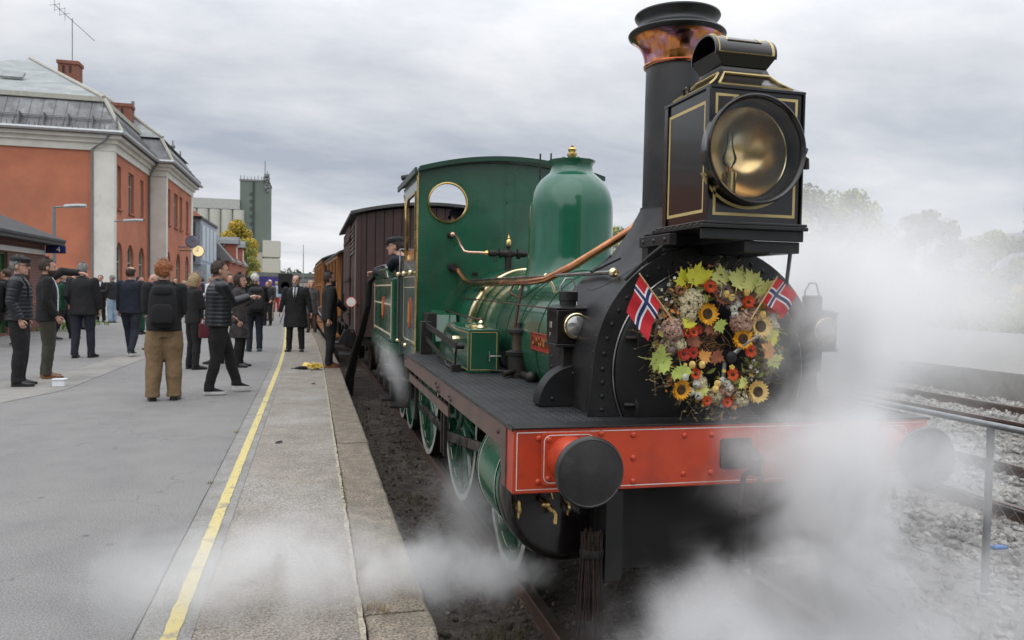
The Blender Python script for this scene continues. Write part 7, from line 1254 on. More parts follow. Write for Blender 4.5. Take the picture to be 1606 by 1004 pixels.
    # ---- shoes
    for i in (0, 1):
        ft = V3(-sin(footyaw[i]), cos(footyaw[i]), 0); sdv = V3(ft.y, -ft.x, 0); base = ank[i]-V3(0, 0, .085*s); pitch_ = lift[i]*2.2; rg = []; rg2 = []
        for u, hw, h in ((-.075, .020, .06), (-.065, .034, .085), (-.02, .038, .092), (.04, .040, .085), (.10, .047, .062), (.155, .043, .045), (.19, .028, .034), (.20, .010, .022)):
            c = base+ft*u*s+V3(0, 0, -(u)*pitch_*s); rg.append([c+sdv*(hw*s*cos(a))+V3(0, 0, (h*s*.55+h*s*.5*sin(a)) if sin(a) > -.5 else .012*s) for a in np.linspace(0, 2*pi, 13)[:-1]]); rg2.append([c+sdv*(q*(hw+.008)*s)+V3(0, 0, zz*s) for q, zz in ((-1, .0), (1, .0), (1, .036), (-1, .036))])
        mb = MB(); mb.loft(rg); sho = mb.build('shoe', shoem, t, angle=60); mb = MB(); mb.loft(rg2); mb.build('sole', sole or LEATHER, sho, angle=50)
    # ---- jacket or top
    def quilt(zz, a=.009): return a*abs(sin(zz*pi/.052)) if puff else 0
    g = 1.0 if not puff else 1.08; mb = MB(); rings = []; zl = coat_len; nz_ = 44 if puff else 22
    prof = [(.55, .235, .180, -.01), (.84, .205, .150, -.006), (.95, .196, .142, -.004), (1.08, .188, .136, 0), (1.22, .196, .138, .002), (1.34, .202, .134, -.004), (1.42, .176, .108, -.010), (1.47, .105, .078, -.012), (1.505, .072, .066, -.010)]
    for k in range(nz_+1):
        zz = zl+(1.505-zl)*k/nz_; j = max(i for i in range(len(prof)-1) if prof[i][0] <= zz+1e-6); a, b = prof[j], prof[j+1]; q = min(1, (zz-a[0])/(b[0]-a[0])); rx, ry, yo = [a[m_]+(b[m_]-a[m_])*q for m_ in (1, 2, 3)]
        e_ = quilt(zz) if zz < 1.46 else 0; rings.append([tuple(S(p)) for p in ell_ring((0, yo, zz), rx*w*g+e_, ry*(w**.7)*g+e_, 22)])
    mb.loft(rings)
    for i in (0, 1):
        n_a = 26 if puff else 10; pts = []; rr = []
        for k in range(n_a+1):
            q = k/n_a; P = (sh[i]+(elb[i]-sh[i])*min(1, q*2)) if q < .5 else (elb[i]+(wr[i]-elb[i])*(q-.5)*2*.99); r0 = .080-.016*min(1, q*2)-.014*max(0, (q-.5)*2); pts.append(P); rr.append((r0*g+(quilt(q*.55, .008) if puff else 0))*s)
        pts[0] = sh[i]+V3((.02 if i == 0 else -.02)*s, 0, 0); mb.tube(pts, rr, 14); mb.sphere(sh[i]+V3(0, 0, -.006), .078*s*g, 12, 8)
    if collar: mb.loft([[HP(rx*cos(a), -.012+ry*sin(a), zz) for a in np.linspace(0, 2*pi, 17)[:-1]] for zz, rx, ry in ((-.165, .078, .075), (-.115, .070, .070), (-.10, .064, .064))])
    jk = rem(mb.build(top, topm, t, recalc=False), vox if not puff else min(vox, .009), 3 if not puff else 1)
    if not puff: dj = jk.modifiers.new('folds', 'DISPLACE'); dj.texture = tx; dj.strength = .020; dj.mid_level = .5
    if shirt:
        mb = MB(); rg = []
        z0s = 1.12 if shirtw < 1.5 else .96
        for k in range(11):
            zz = z0s+(1.475-z0s)*k/10; hw = (.004+.058*(k/10)**1.1*(1.0 if k < 9 else .85)) if shirtw < 1.5 else .075*(1 if k < 9 else .7); j = max(i for i in range(len(prof)-1) if prof[i][0] <= zz); a, b = prof[j], prof[j+1]; q = (zz-a[0])/(b[0]-a[0]); ry = (a[2]+(b[2]-a[2])*q)*(w**.7)+(a[3]+(b[3]-a[3])*q)-.004; rg.append([S((u*hw, ry+.014-.5*(u*hw)**2*8, zz)) for u in (-1, -.5, 0, .5, 1)])
        mb.loft(rg, close=False, caps=False); so = mb.build('shirt_front', C_SHIRT, t, recalc=False); sm_ = so.modifiers.new('thick', 'SOLIDIFY'); sm_.thickness = .006
        mb = MB(); mb.loft([[HP(rx*cos(a), -.004+ry*sin(a), zz) for a in np.linspace(0, 2*pi, 17)[:-1]] for zz, rx, ry in ((-.150, .066, .068), (-.108, .061, .062), (-.100, .058, .060))]); mb.build('shirt_collar', C_SHIRT, t)
        for q in ((-1, 1) if shirtw < 1.5 else ()):
            mb = MB(); pts = [(q*.062, 1.475), (q*.085, 1.44), (q*.105, 1.36), (q*.072, 1.345), (q*.008, 1.12), (q*.0, 1.14)]; vs = []
            for a_, b2 in pts: vs.append(S((a_, .140*(w**.7)+.012-abs(a_)*.42-max(0, b2-1.36)*.30, b2)))
            mb.add(vs, [(0, 1, 2, 3, 4, 5)]); lo_ = mb.build('lapel', topm, t, smooth=False, recalc=False); m2_ = lo_.modifiers.new('thick', 'SOLIDIFY'); m2_.thickness = .008; m2_.offset = 0
        if tie: mb = MB(); mb.loft([[S((u*h_, yy+.0, zz)) for u, yy in ((-1, y_-.004), (1, y_-.004), (.6, y_+.006), (-.6, y_+.006))] for zz, h_, y_ in ((1.13, .006, .160*w**.7), (1.17, .026, .159*w**.7), (1.38, .016, .148*w**.7), (1.43, .012, .130*w**.7), (1.46, .018, .118*w**.7), (1.475, .016, .106*w**.7))]); mb.build('tie', C_BLACK, t)
    if skirt:
        mb = MB(); mb.loft([[tuple(S(p)) for p in ell_ring((0, 0, zz), rx, ry, 20)] for zz, rx, ry in ((skirt, .235, .19), (.72, .215, .165), (.92, .175, .125), (1.02, .155, .112))]); so = rem(mb.build('skirt', topm if legm is C_BLACK else legm, t, recalc=False), vox, 3); d3 = so.modifiers.new('folds', 'DISPLACE'); d3.texture = tx; d3.strength = .05; d3.mid_level = .5
    # ---- hair
    if hair != 'none':
        mb = MB(); nu, nv = 26, 16; vs = {}; 
        full = {'short': .97, 'curly': 1.10, 'long': 1.03, 'balding': .95}[hair]
        for j in range(nv+1):
            for i in range(nu):
                th = pi*j/nv; ph = 2*pi*i/nu; n_ = noise.noise(Vector((cos(ph)*2.2+x, sin(ph)*2.2, th*2+y)))*.012*(2 if hair == 'curly' else 1); r = full; vs[i, j] = HP((.084*r+n_)*sin(th)*cos(ph), -.012+(.106*r+n_)*sin(th)*sin(ph), .022+(.112*r+n_)*cos(th)*(1 if cos(th) > 0 else 1.05+hairlen))
        keep = []; idx = {}
        def vi(k):
            if k not in idx: idx[k] = len(mb.v); mb.v.append(tuple(vs[k]))
            return idx[k]
        for j in range(nv):
            for i in range(nu):
                th = pi*(j+.5)/nv; ph = 2*pi*(i+.5)/nu; fy = sin(ph)*sin(th); zz = cos(th); cutz = .52 if fy > .5 else (.40 if fy > .3 else (.22 if fy > .12 else (.02 if fy > -.12 else -.50-hairlen*.4)))
                if hair == 'long' and fy < .30 and fy > -.12: cutz = -.9
                if zz < cutz: continue
                if hair == 'balding' and zz > .55 and fy > -.75: continue
                mb.f.append((vi((i, j)), vi(((i+1) % nu, j)), vi(((i+1) % nu, j+1)), vi((i, j+1)))); mb.m.append(0)
        ho_ = mb.build('hair', hairm, t, recalc=False, angle=80); so = ho_.modifiers.new('thick', 'SOLIDIFY'); so.thickness = .012*s; so.offset = -1
        ss = ho_.modifiers.new('sub', 'SUBSURF'); ss.levels = 1; ss.render_levels = 1; dh = ho_.modifiers.new('locks', 'DISPLACE'); tx2 = bpy.data.textures.get('hair_noise') or bpy.data.textures.new('hair_noise', 'CLOUDS'); tx2.noise_scale = .025; dh.texture = tx2; dh.strength = .012 if hair != 'curly' else .03; dh.mid_level = .5
        if fing:
            mb = MB(); ks = [k for k in idx]
            for _ in range(420 if hair != 'balding' else 200):
                k = ks[int(rng.integers(len(ks)))]; th = pi*k[1]/nv; q_ = Vector(vs[k])+V3(*rng.normal(0, .008, 3)); cc = HP(0, -.012, .03); o_ = (q_-cc).normalized(); dn = V3(0, 0, -1) if hair != 'curly' else V3(*rng.normal(0, 1, 3)); tg = dn-o_*dn.dot(o_)+o_*rng.uniform(.05, .35)+V3(*rng.normal(0, .25, 3)); tg = tg.normalized()*rng.uniform(.02, .05)*s*(1+hairlen); sd2 = o_.cross(tg).normalized()*.0035*s
                b0 = q_+o_*.002; mb.add([b0-sd2, b0+sd2, b0+tg*.6+sd2*.8+o_*.004, b0+tg*.6-sd2*.8+o_*.004, b0+tg], [(0, 1, 2, 3), (3, 2, 4)])
            mb.build('hair_strands', hairm, t, smooth=False, recalc=False, kind='stuff')
    if beard:
        mb = MB(); mb.loft([[HP(rx*cos(a), yo+ry*sin(a), zz) for a in np.linspace(-.15, pi+.15, 15)] for zz, rx, ry, yo in ((-.150, .022, .030, .048), (-.138, .042, .055, .036), (-.112, .056, .074, .022), (-.085, .066, .086, .012), (-.052, .071, .091, .008), (-.045, .070, .088, .008))], close=False, caps=False); bo_ = mb.build('beard', beard, t, recalc=False); so = bo_.modifiers.new('thick', 'SOLIDIFY'); so.thickness = .008; mb = MB(); mb.tube([HP(-.035, .088, -.062), HP(0, .108, -.050), HP(.035, .088, -.062)], .008*s, 6); mb.build('moustache', beard, t)
    if cap:
        mb = MB(); mb.loft([[HP(rx*cos(a), yo+ry*sin(a), zz+.22*(yo+ry*sin(a))*-.35) for a in np.linspace(0, 2*pi, 25)[:-1]] for zz, rx, ry, yo in ((.050, .088, .108, -.01), (.075, .098, .124, .002), (.105, .100, .126, .006), (.130, .080, .100, .0), (.142, .04, .05, -.01), (.145, .005, .005, -.01))]); ca = mb.build('flat_cap', hatm or C_CHAR, t); mb = MB(); mb.loft([[HP(.085*cos(a)*q, .075+.075*sin(a)*q, .052-.03*q*sin(a)+h_) for a in np.linspace(0, pi, 13)] for q, h_ in ((.4, 0), (1, -.002), (1, .007), (.4, .010))], close=False, caps=False); mb.build('cap_peak', hatm or C_CHAR, ca)
    if glasses:
        mb = MB()
        for q in (-1, 1): mb.tube([HP(q*.033+.021*cos(a), .104, .006+.017*sin(a)) for a in np.linspace(0, 2*pi, 13)], .0022, 5, caps=False); mb.tube([HP(q*.054, .102, .01), HP(q*.078, .0, .01)], .002, 5)
        mb.tube([HP(-.012, .105, .008), HP(.012, .105, .008)], .002, 5); mb.build('spectacles', LEATHER, t)
    t['_j'] = [*wr[0], *wr[1]]; info = dict(root=t, wr=[Matrix.Translation((x, y, z)) @ Matrix.Rotation(radians(face), 4, 'Z') @ w_ for w_ in wr], S=S, s=s, face=radians(face), base=(x, y, z)); del t['_j']
    return info
def W(inf, p):   # point in a person's frame to the world
    return Matrix.Translation(inf['base']) @ Matrix.Rotation(inf['face'], 4, 'Z') @ inf['S'](p)
def backpack(inf, label, m, w=.15, h=.25, d=.09, zc=1.18, strap=True):
    o = thing('backpack', label, 'backpack', inf['base'], 0, local=True); o.rotation_euler.z = inf['face']; S = inf['S']; s = inf['s']
    def rb(cx, cy, cz, hx, hy, hz, nm, par, bv=.03):
        mb = MB(); mb.loft([[S((cx+hx*q*u, cy+hy*q2*v, cz+zz)) for u, v in ((-1, -.6), (-.7, -1), (.7, -1), (1, -.6), (1, 1), (-1, 1))] for zz, q, q2 in ((-hz, .85, .7), (-hz*.85, 1, 1), (0, 1.02, 1.05), (hz*.6, .95, .9), (hz*.9, .75, .65), (hz, .5, .4))]); b = mb.build(nm, m, par, angle=70); ss = b.modifiers.new('sub', 'SUBSURF'); ss.levels = 1; ss.render_levels = 2; return b
    rb(0, -.135-d, zc, w, d, h, 'main_bag', o); rb(0, -.15-2*d, zc-h*.35, w*.8, .03, h*.45, 'front_pocket', o); rb(0, -.15-1.2*d, zc+h*.72, w*.72, d*.7, .06, 'top_flap', o)
    mb = MB()
    for q in (-1, 1): mb.tube([S((q*.075, -.15, zc+h*.8)), S((q*.10, -.06, 1.50)), S((q*.11, .06, 1.475)), S((q*.125, .135, 1.36)), S((q*.135, .13, 1.2)), S((q*.16, .02, 1.02)), S((q*.13, -.14, zc-h*.7))], .018*s, 8, flat=.4)
    mb.tube([S((-.03, -.15-d, zc+h)), S((-.03, -.15-d, zc+h+.05)), S((.03, -.15-d, zc+h+.05)), S((.03, -.15-d, zc+h))], .008, 6); mb.build('strap', C_BLACK, o)
    return o
def tote(inf, label, m, c, hw=.17, h=.20, strap_to=None, yawx=True, d=.03, nm='tote_bag'):
    o = thing(nm, label, 'bag', inf['base'], 0, local=True); o.rotation_euler.z = inf['face']; S = inf['S']; cx, cy, cz = c; mb = MB()
    mb.loft([[S((cx+(d*q*u if yawx else hw*q2*u), cy+(hw*q2*v if yawx else d*q*v), cz+zz)) for u, v in ((-1, -1), (1, -1), (1, 1), (-1, 1))] for zz, q, q2 in ((-h, .8, .85), (-h*.9, 1.3, 1), (0, 1.2, 1), (h*.8, .8, .95), (h, .5, .92))]); b = mb.build('bag_body', m, o); ss = b.modifiers.new('sub', 'SUBSURF'); ss.levels = 2; ss.render_levels = 2
    mb = MB(); st = strap_to or (cx, cy, cz+h+.12)
    for q in (-1, 1): mb.tube([S((cx, cy+q*hw*.6, cz+h*.9) if yawx else (cx+q*hw*.6, cy, cz+h*.9)), S((st[0], st[1]+q*.02, st[2]))], .012, 6, flat=.5)
    mb.build('strap', m, o); return o
# ---- the near group at the left
p = person('man in flat cap, glasses and black quilted jacket with backpack, hand in pocket', -4.0, 12.39, 1.82, -80, topm=C_PUFF, legm=C_BLACK, hair='short', hairm=H_GREY, cap=True, glasses=True, puff=True, lh=(-.21, .05, .90), rh=(.23, .04, .91), vox=.010, coat_len=.90, headturn=-8, baggy=1.12, wide=1.06, hatm=C_CHAR)
backpack(p, 'black backpack with hood flap on the back of the man in the flat cap', C_BLACK, w=.15, h=.22, d=.11, zc=1.2)
person('bearded man in dark blazer and white shirt behind the capped man, raising one arm', -3.93, 13.35, 1.83, -68, topm=C_BLACK, legm=C_OLIVE, shoem=LEATH_BR, shirt=True, shirtw=2, beard=H_BROWN, hair='short', lh=(-.12, .44, 1.56), rh=(.22, .10, .92), vox=.011, sole=LEATH_BR)
p = person('fair haired man in dark suit striding, between the capped man and the green tote bag', -6.2, 22.3, 1.74, -75, topm=C_BLACK, hair='short', hairm=H_BLOND, lfoot=(-.1, .22), rfoot=(.1, -.2), rh=(.24, .2, .90), shirt=True, vox=.016, fing=False)
p = person('person in dark clothes stepping out of the frame at the left edge', -6.75, 20.1, 1.75, 80, topm=C_CHAR, hair='short', lfoot=(-.1, .25), rfoot=(.1, -.22), vox=.018, fing=False)
tote(p, 'dark green bag hanging low at the left edge', C_GREENB, (.28, .05, .58), .14, .16)
p = person('grey haired man in black jacket seen from behind with green tote bag on shoulder', -4.36, 16.97, 1.86, -8, topm=C_BLACK, legm=C_DNAVY, hair='short', hairm=H_GREY, lh=(-.24, .12, 1.0), rh=(.27, .08, .85), lfoot=(-.12, -.05), rfoot=(.12, .08), vox=.012, wide=1.14, coat_len=.80)
tote(p, 'green canvas tote bag hanging from the left shoulder of the grey haired man', C_GREENB, (-.36, -.02, 1.12), .17, .24, (-.25, -.02, 1.50))
person('man in black suit and white shirt standing before the cream pilaster', -7.81, 32.8, 1.80, 175, topm=C_BLACK, hair='short', hairm=H_GREY, shirt=True, vox=.022, fing=False)
person('person in grey top and light blue jeans beside the cream pilaster', -7.3, 32.36, 1.80, 60, topm=C_CHAR, legm=C_JEANS, hairm=H_GREY, vox=.022, shoem=SOLE, fing=False, baggy=1.25, lh=(-.2, .3, 1.15), rh=(.2, .3, 1.15))
p = person('balding man in navy sweater walking away with dark jeans and grey trainers', -3.58, 17.4, 1.82, -12, top='sweater', topm=C_NAVY, legm=C_DNAVY, hair='balding', shoem=C_GREY, sole=SOLE, lfoot=(-.06, .15), rfoot=(.10, -.20), lift=(0, .03), vox=.012, wide=1.08, lh=(-.26, .06, .86), rh=(.28, .04, .88), collar=False)
p = person('bald man in grey coat holding a phone to his face beyond the navy sweater man', -3.45, 19.1, 1.70, 150, topm=C_GREY, legm=C_GREY, shoem=LEATH_BR, hair='none', rh=(.05, .18, 1.52), vox=.016, fing=True)
tote(p, 'dark green shopping bag hanging low between the sweater man and the ginger boy', C_GREENB, (.33, .05, .62), .16, .20, (.28, .05, .92))
p = person('ginger haired person in black top and baggy khaki trousers seen from behind', -1.81, 10.7, 1.76, 5, topm=C_BLACK, legm=C_KHAKI, shoem=C_OLIVE, hair='curly', hairm=H_GING, baggy=1.32, lh=(-.17, .26, 1.10), rh=(.17, .26, 1.08), lfoot=(-.13, -.05), rfoot=(.12, .0), vox=.010, headturn=-28, coat_len=.88, wide=1.04)
backpack(p, 'large black backpack worn by the ginger haired person', C_BLACK, w=.165, h=.27, d=.075, zc=1.20)
p = person('blonde woman in black holding her phone, between the ginger person and the quilted jacket', -2.0, 14.6, 1.66, -55, topm=C_BLACK, hair='long', hairm=H_BLOND, hairlen=.55, lh=(-.12, .30, 1.22), rh=(.14, .32, 1.20), vox=.013, wide=.92, headtilt=.35)
tote(p, 'small maroon handbag beside the blonde woman in black', C_MAROON, (.25, .08, .72), .12, .14, (.2, .08, .95))
person('dark haired man in black quilted jacket and white soled trainers, arm stretched to the right', -1.22, 11.26, 1.80, -72, topm=C_PUFF, legm=C_BLACK, shoem=C_BLACK, sole=SOLE, hair='short', hairm=H_BROWN, puff=True, lh=(-.16, .20, 1.02), rh=(.06, .38, 1.28), lfoot=(-.10, .27), rfoot=(.09, -.12), lift=(.035, 0), vox=.010, coat_len=.90, wide=1.05, headturn=0, footyaw=(.1, -.3))
person('woman in long black lace dress partly behind the man in quilted jacket', -1.27, 15.0, 1.68, -100, topm=C_LACE, skirt=.55, hairm=H_BROWN, hair='long', vox=.014, lh=(-.1, .25, 1.3), hairlen=.3)
person('man in dark blue coat behind the quilted jacket man, turned left', -1.72, 15.6, 1.74, 60, topm=C_NAVY, hairm=H_BROWN, vox=.014, beard=H_GREY)
p = person('cameraman in dark jeans and teal trainers seen from behind with grey hair', -1.24, 18.54, 1.76, 10, topm=C_BLACK, legm=C_DNAVY, shoem=cloth('teal_shoe', (.06, .16, .18)), hair='short', hairm=H_WHITE, lh=(-.16, .25, 1.48), rh=(.20, .22, 1.35), vox=.012, wide=1.1)
backpack(p, 'bulky dark backpack on the cameraman', C_CHAR, w=.19, h=.28, d=.11, zc=1.18)
tc_ = thing('television_camera', 'black shoulder television camera with handle and lens on the cameraman\'s left shoulder', 'camera', W(p, (-.16, .1, 1.55))); q = W(p, (-.17, .12, 1.60)); M_ = Matrix.Rotation(p['face'], 3, 'Z')
mb = MB(); mb.ob(q, (.06, .20, .08), M_); mb.ob(q+M_@V3(-.085, .04, .03), (.03, .12, .05), M_); mb.build('camera_body', LEATHER, tc_, bevel=.01, smooth=False); mb = MB(); mb.tube([q+M_@V3(0, .18, 0), q+M_@V3(0, .36, 0)], [.05, .065], 14); mb.build('lens', BLACK, tc_); mb = MB(); mb.tube([q+M_@V3(0, -.14, .08), q+M_@V3(0, -.12, .15), q+M_@V3(0, .12, .15), q+M_@V3(0, .14, .08)], .013, 8); mb.tube([q+M_@V3(-.1, .05, .12), q+M_@V3(-.1, .34, .14)], .022, 10); mb.ob(q+M_@V3(0, -.25, 0), (.045, .05, .065), M_); mb.ob(q+M_@V3(.11, .10, .02), (.05, .02, .035), M_); mb.build('handle_and_microphone', IRON, tc_)
person('stocky man in long black overcoat, white shirt and tie on the yellow line', -.34, 18.53, 1.74, 172, topm=C_BLACK, coat_len=.56, shirt=True, tie=True, hair='balding', hairm=H_BROWN, beard=H_GREY, wide=1.22, vox=.012, lh=(-.36, .02, .86), rh=(.36, .02, .86), lfoot=(-.14, 0), rfoot=(.14, .05))
p = person('bearded man in black suit and white shirt with tan shoes standing by the train', .33, 14.79, 1.76, -75, topm=C_BLACK, legm=C_BLACK, shoem=LEATH_BR, sole=LEATH_BR, shirt=True, beard=H_BROWN, hair='short', lh=(-.20, .42, 1.00), rh=(.24, -.08, .88), vox=.011, coat_len=.86, headtilt=-.25, lfoot=(-.10, .05), rfoot=(.10, -.03))
person('grey haired person in brown jacket and beige trousers behind the cameraman', -1.74, 35.4, 1.76, 170, topm=C_BROWN, legm=C_BEIGE, hairm=H_WHITE, vox=.022, fing=False)
person('distant person in light blue shirt and bright red trousers', -2.0, 48, 1.78, 5, topm=C_LBLUE, legm=C_RED, hairm=H_BLOND, vox=.026, fing=False)
person('distant person in white top beside the red trousers', -1.3, 52, 1.76, 5, topm=C_SHIRT, legm=C_BEIGE, hairm=H_BROWN, vox=.028, fing=False)
person('blonde woman in long grey brown coat behind the overcoat man', -.05, 29.0, 1.70, 160, topm=C_BROWN, coat_len=.56, hair='long', hairm=H_BLOND, vox=.020, fing=False)
person('woman with fair hair in grey coat between overcoat man and the train', .02, 26.5, 1.68, 175, topm=C_GREY, coat_len=.6, hair='long', hairm=H_BLOND, legm=C_BROWN, vox=.020, fing=False)
bgp = [(-9.3, 35, C_BLACK, H_BROWN), (-6.6, 36, C_CHAR, H_GREY), (-5.2, 33, C_CHAR, H_BROWN), (-5.6, 38, C_GREY, H_BLOND), (-4.6, 36, C_NAVY, H_BROWN), (-3.9, 33, C_SHIRT, H_GREY), (-3.2, 37, C_BLACK, H_BROWN), (-6.2, 43, C_MAROON, H_GREY), (-2.7, 42, C_BLACK, H_BLOND), (-3.6, 45, C_BROWN, H_BROWN), (-1.0, 56, C_MAROON, H_BROWN), (-.4, 60, C_CHAR, H_GREY), (-2.9, 58, C_GREY, H_BROWN), (-.7, 46, C_BLACK, H_BROWN), (-4.9, 25, C_BLACK, H_BROWN), (-8.3, 29, C_CHAR, H_GREY), (-7.0, 27.5, C_NAVY, H_BROWN), (-6.1, 30, C_BLACK, H_GREY), (-5.0, 28.5, C_OLIVE, H_BROWN), (-2.9, 27, C_GREY, H_GREY), (-2.3, 24, C_BLACK, H_BROWN), (-8.9, 25.5, C_BROWN, H_WHITE), (-3.0, 22.6, C_MAROON, H_BLOND), (-1.6, 31, C_CHAR, H_BROWN)]
bl = ['in black standing by the first arched window', 'grey haired in charcoal coat before the red wall', 'in charcoal coat behind the sweater man', 'fair haired in grey coat before the second pilaster', 'in navy coat near the second pilaster', 'grey haired in white shirt behind the ginger person', 'in black coat behind the blonde woman', 'grey haired in maroon coat near the last arched window', 'fair haired in black beyond the quilted jacket man', 'in brown coat under the lit clock', 'in maroon coat far off beside the train', 'grey haired in charcoal far down the platform', 'in grey coat far off under the bridge', 'in black between cameraman and overcoat man', 'in black half hidden behind the green tote bag', 'grey haired in charcoal beside the patch of grass', 'in navy just past the green tote bag', 'grey haired in black before the recessed red wall', 'in dark olive coat behind the man in the navy sweater', 'grey haired in grey coat between ginger person and blonde woman', 'in black right behind the blonde woman', 'white haired in brown coat next to the hut corner', 'fair haired in maroon top behind the man in grey coat', 'in charcoal beyond the cameraman']
assert len(bgp) == len(bl)
for (x, y, m_, hm), l_ in zip(bgp, bl):
    person('onlooker '+l_, x, y, rng.uniform(1.66, 1.82), rng.uniform(0, 360), topm=m_, hairm=hm, vox=.026, fing=False, lh=(-.2, .2, 1.0), group='onlookers in the crowd on the platform', legm=[C_BLACK, C_DNAVY, C_GREY][int(rng.integers(3))])
# ---- crew
person('train driver in dark blue overalls and cap leaning over the tender side', 1.45, 10.75, 1.76, 50, z=.77, topm=C_NAVY, legm=C_NAVY, cap=True, hair='short', lean=(.0, .55), lh=(-.02, .74, 1.27), rh=(.25, .60, 1.20), vox=.012, hatm=C_CHAR, headturn=20)
person('second crew member in blue jacket glimpsed through the round cab window', 1.62, 8.75, 1.66, 30, z=1.06, topm=C_NAVY, legm=C_NAVY, cap=True, vox=.016, fing=False, hatm=C_NAVY)
# ---- things on the platform
t = thing('satchel', 'stiff black leather case held out by the bearded man in the suit', 'bag', (.72, 14.3, .9)); mb = MB(); Mq = Matrix.Rotation(.5, 3, 'Y')
mb.ob((.70, 14.6, .86), (.19, .07, .13), Mq); mb.build('case', LEATHER, t, bevel=.02, smooth=False); mb = MB(); mb.tube([(.62, 14.6, .98), (.66, 14.6, 1.06), (.76, 14.6, 1.04), (.80, 14.6, .92)], .012, 8); mb.build('handle', LEATHER, t); mb = MB(); mb.tube([(.62, 14.53, .96), (.60, 14.5, .70), (.72, 14.5, .66)], .008, 6); mb.build('strap', LEATHER, t)
t = thing('yellow_bundle', 'crumpled yellow and gold wrapper lying on the platform by the tan shoes', 'bundle', (.05, 14.35, .34)); mb = MB()
for i in range(16): c = V3(.05+rng.uniform(-.13, .13), 14.35+rng.uniform(-.12, .12), .38+rng.uniform(0, .06)); mb.ob(c, (rng.uniform(.03, .07), .012, rng.uniform(.02, .045)), Matrix.Rotation(rng.uniform(0, 3), 3, 'Z') @ Matrix.Rotation(rng.uniform(-1, 1), 3, 'X'))
mb.build('wrapper', mat('yellow_plastic', (.62, .40, .02), .4, col2=(.75, .6, .2), vs=20), t, smooth=False); mb = MB(); mb.tube([(-.02, 14.3, .37), (.05, 14.42, .46), (.16, 14.35, .38)], .018, 8); mb.build('cord', mat('yellow_plastic', (0, 0, 0)), t)
t = thing('folded_umbrella', 'small folded black umbrella lying flat beside the yellow wrapper', 'umbrella', (-.17, 14.36, .345)); mb = MB(); mb.tube([(-.29, 14.34, .365), (-.18, 14.36, .375), (-.08, 14.37, .375)], [.008, .03, .032], 10); mb.build('canopy', C_BLACK, t); mb = MB(); mb.tube([(-.30, 14.34, .365), (-.33, 14.335, .365)], .010, 8); mb.tube([(-.08, 14.37, .375), (-.05, 14.375, .375)], .026, 8); mb.build('handle', LEATHER, t)
t = thing('white_tub', 'small white plastic tub standing on the paving beside the capped man', 'tub', (-3.46, 12.3, .34)); mb = MB(); mb.prism(rrect(-3.545, -3.375, 12.23, 12.37, .03), 'z', .342, .43); mb.build('tub_body', mat('white_plastic', (.78, .80, .84), .4), t, bevel=.008); mb = MB(); mb.prism(rrect(-3.555, -3.365, 12.22, 12.38, .035), 'z', .43, .445); mb.build('lid', mat('white_plastic', (0, 0, 0)), t, bevel=.004)
for x, y, lb in ((.05, 12.2, 'small black scrap lying beside the paving joint'), (-.28, 7.6, 'dead brown leaf on the concrete right of the yellow line')):
    mb = MB(); mb.add([(x-.03, y-.03, .346), (x+.035, y-.01, .352), (x+.02, y+.04, .358), (x-.035, y+.02, .349), (x, y, .362)], [(0, 1, 4), (1, 2, 4), (2, 3, 4), (3, 0, 4)]); top(mb.build('dead_leaf' if 'leaf' in lb else 'scrap', C_CHAR, off=(x, y, .345), smooth=False, recalc=False), lb, 'litter')
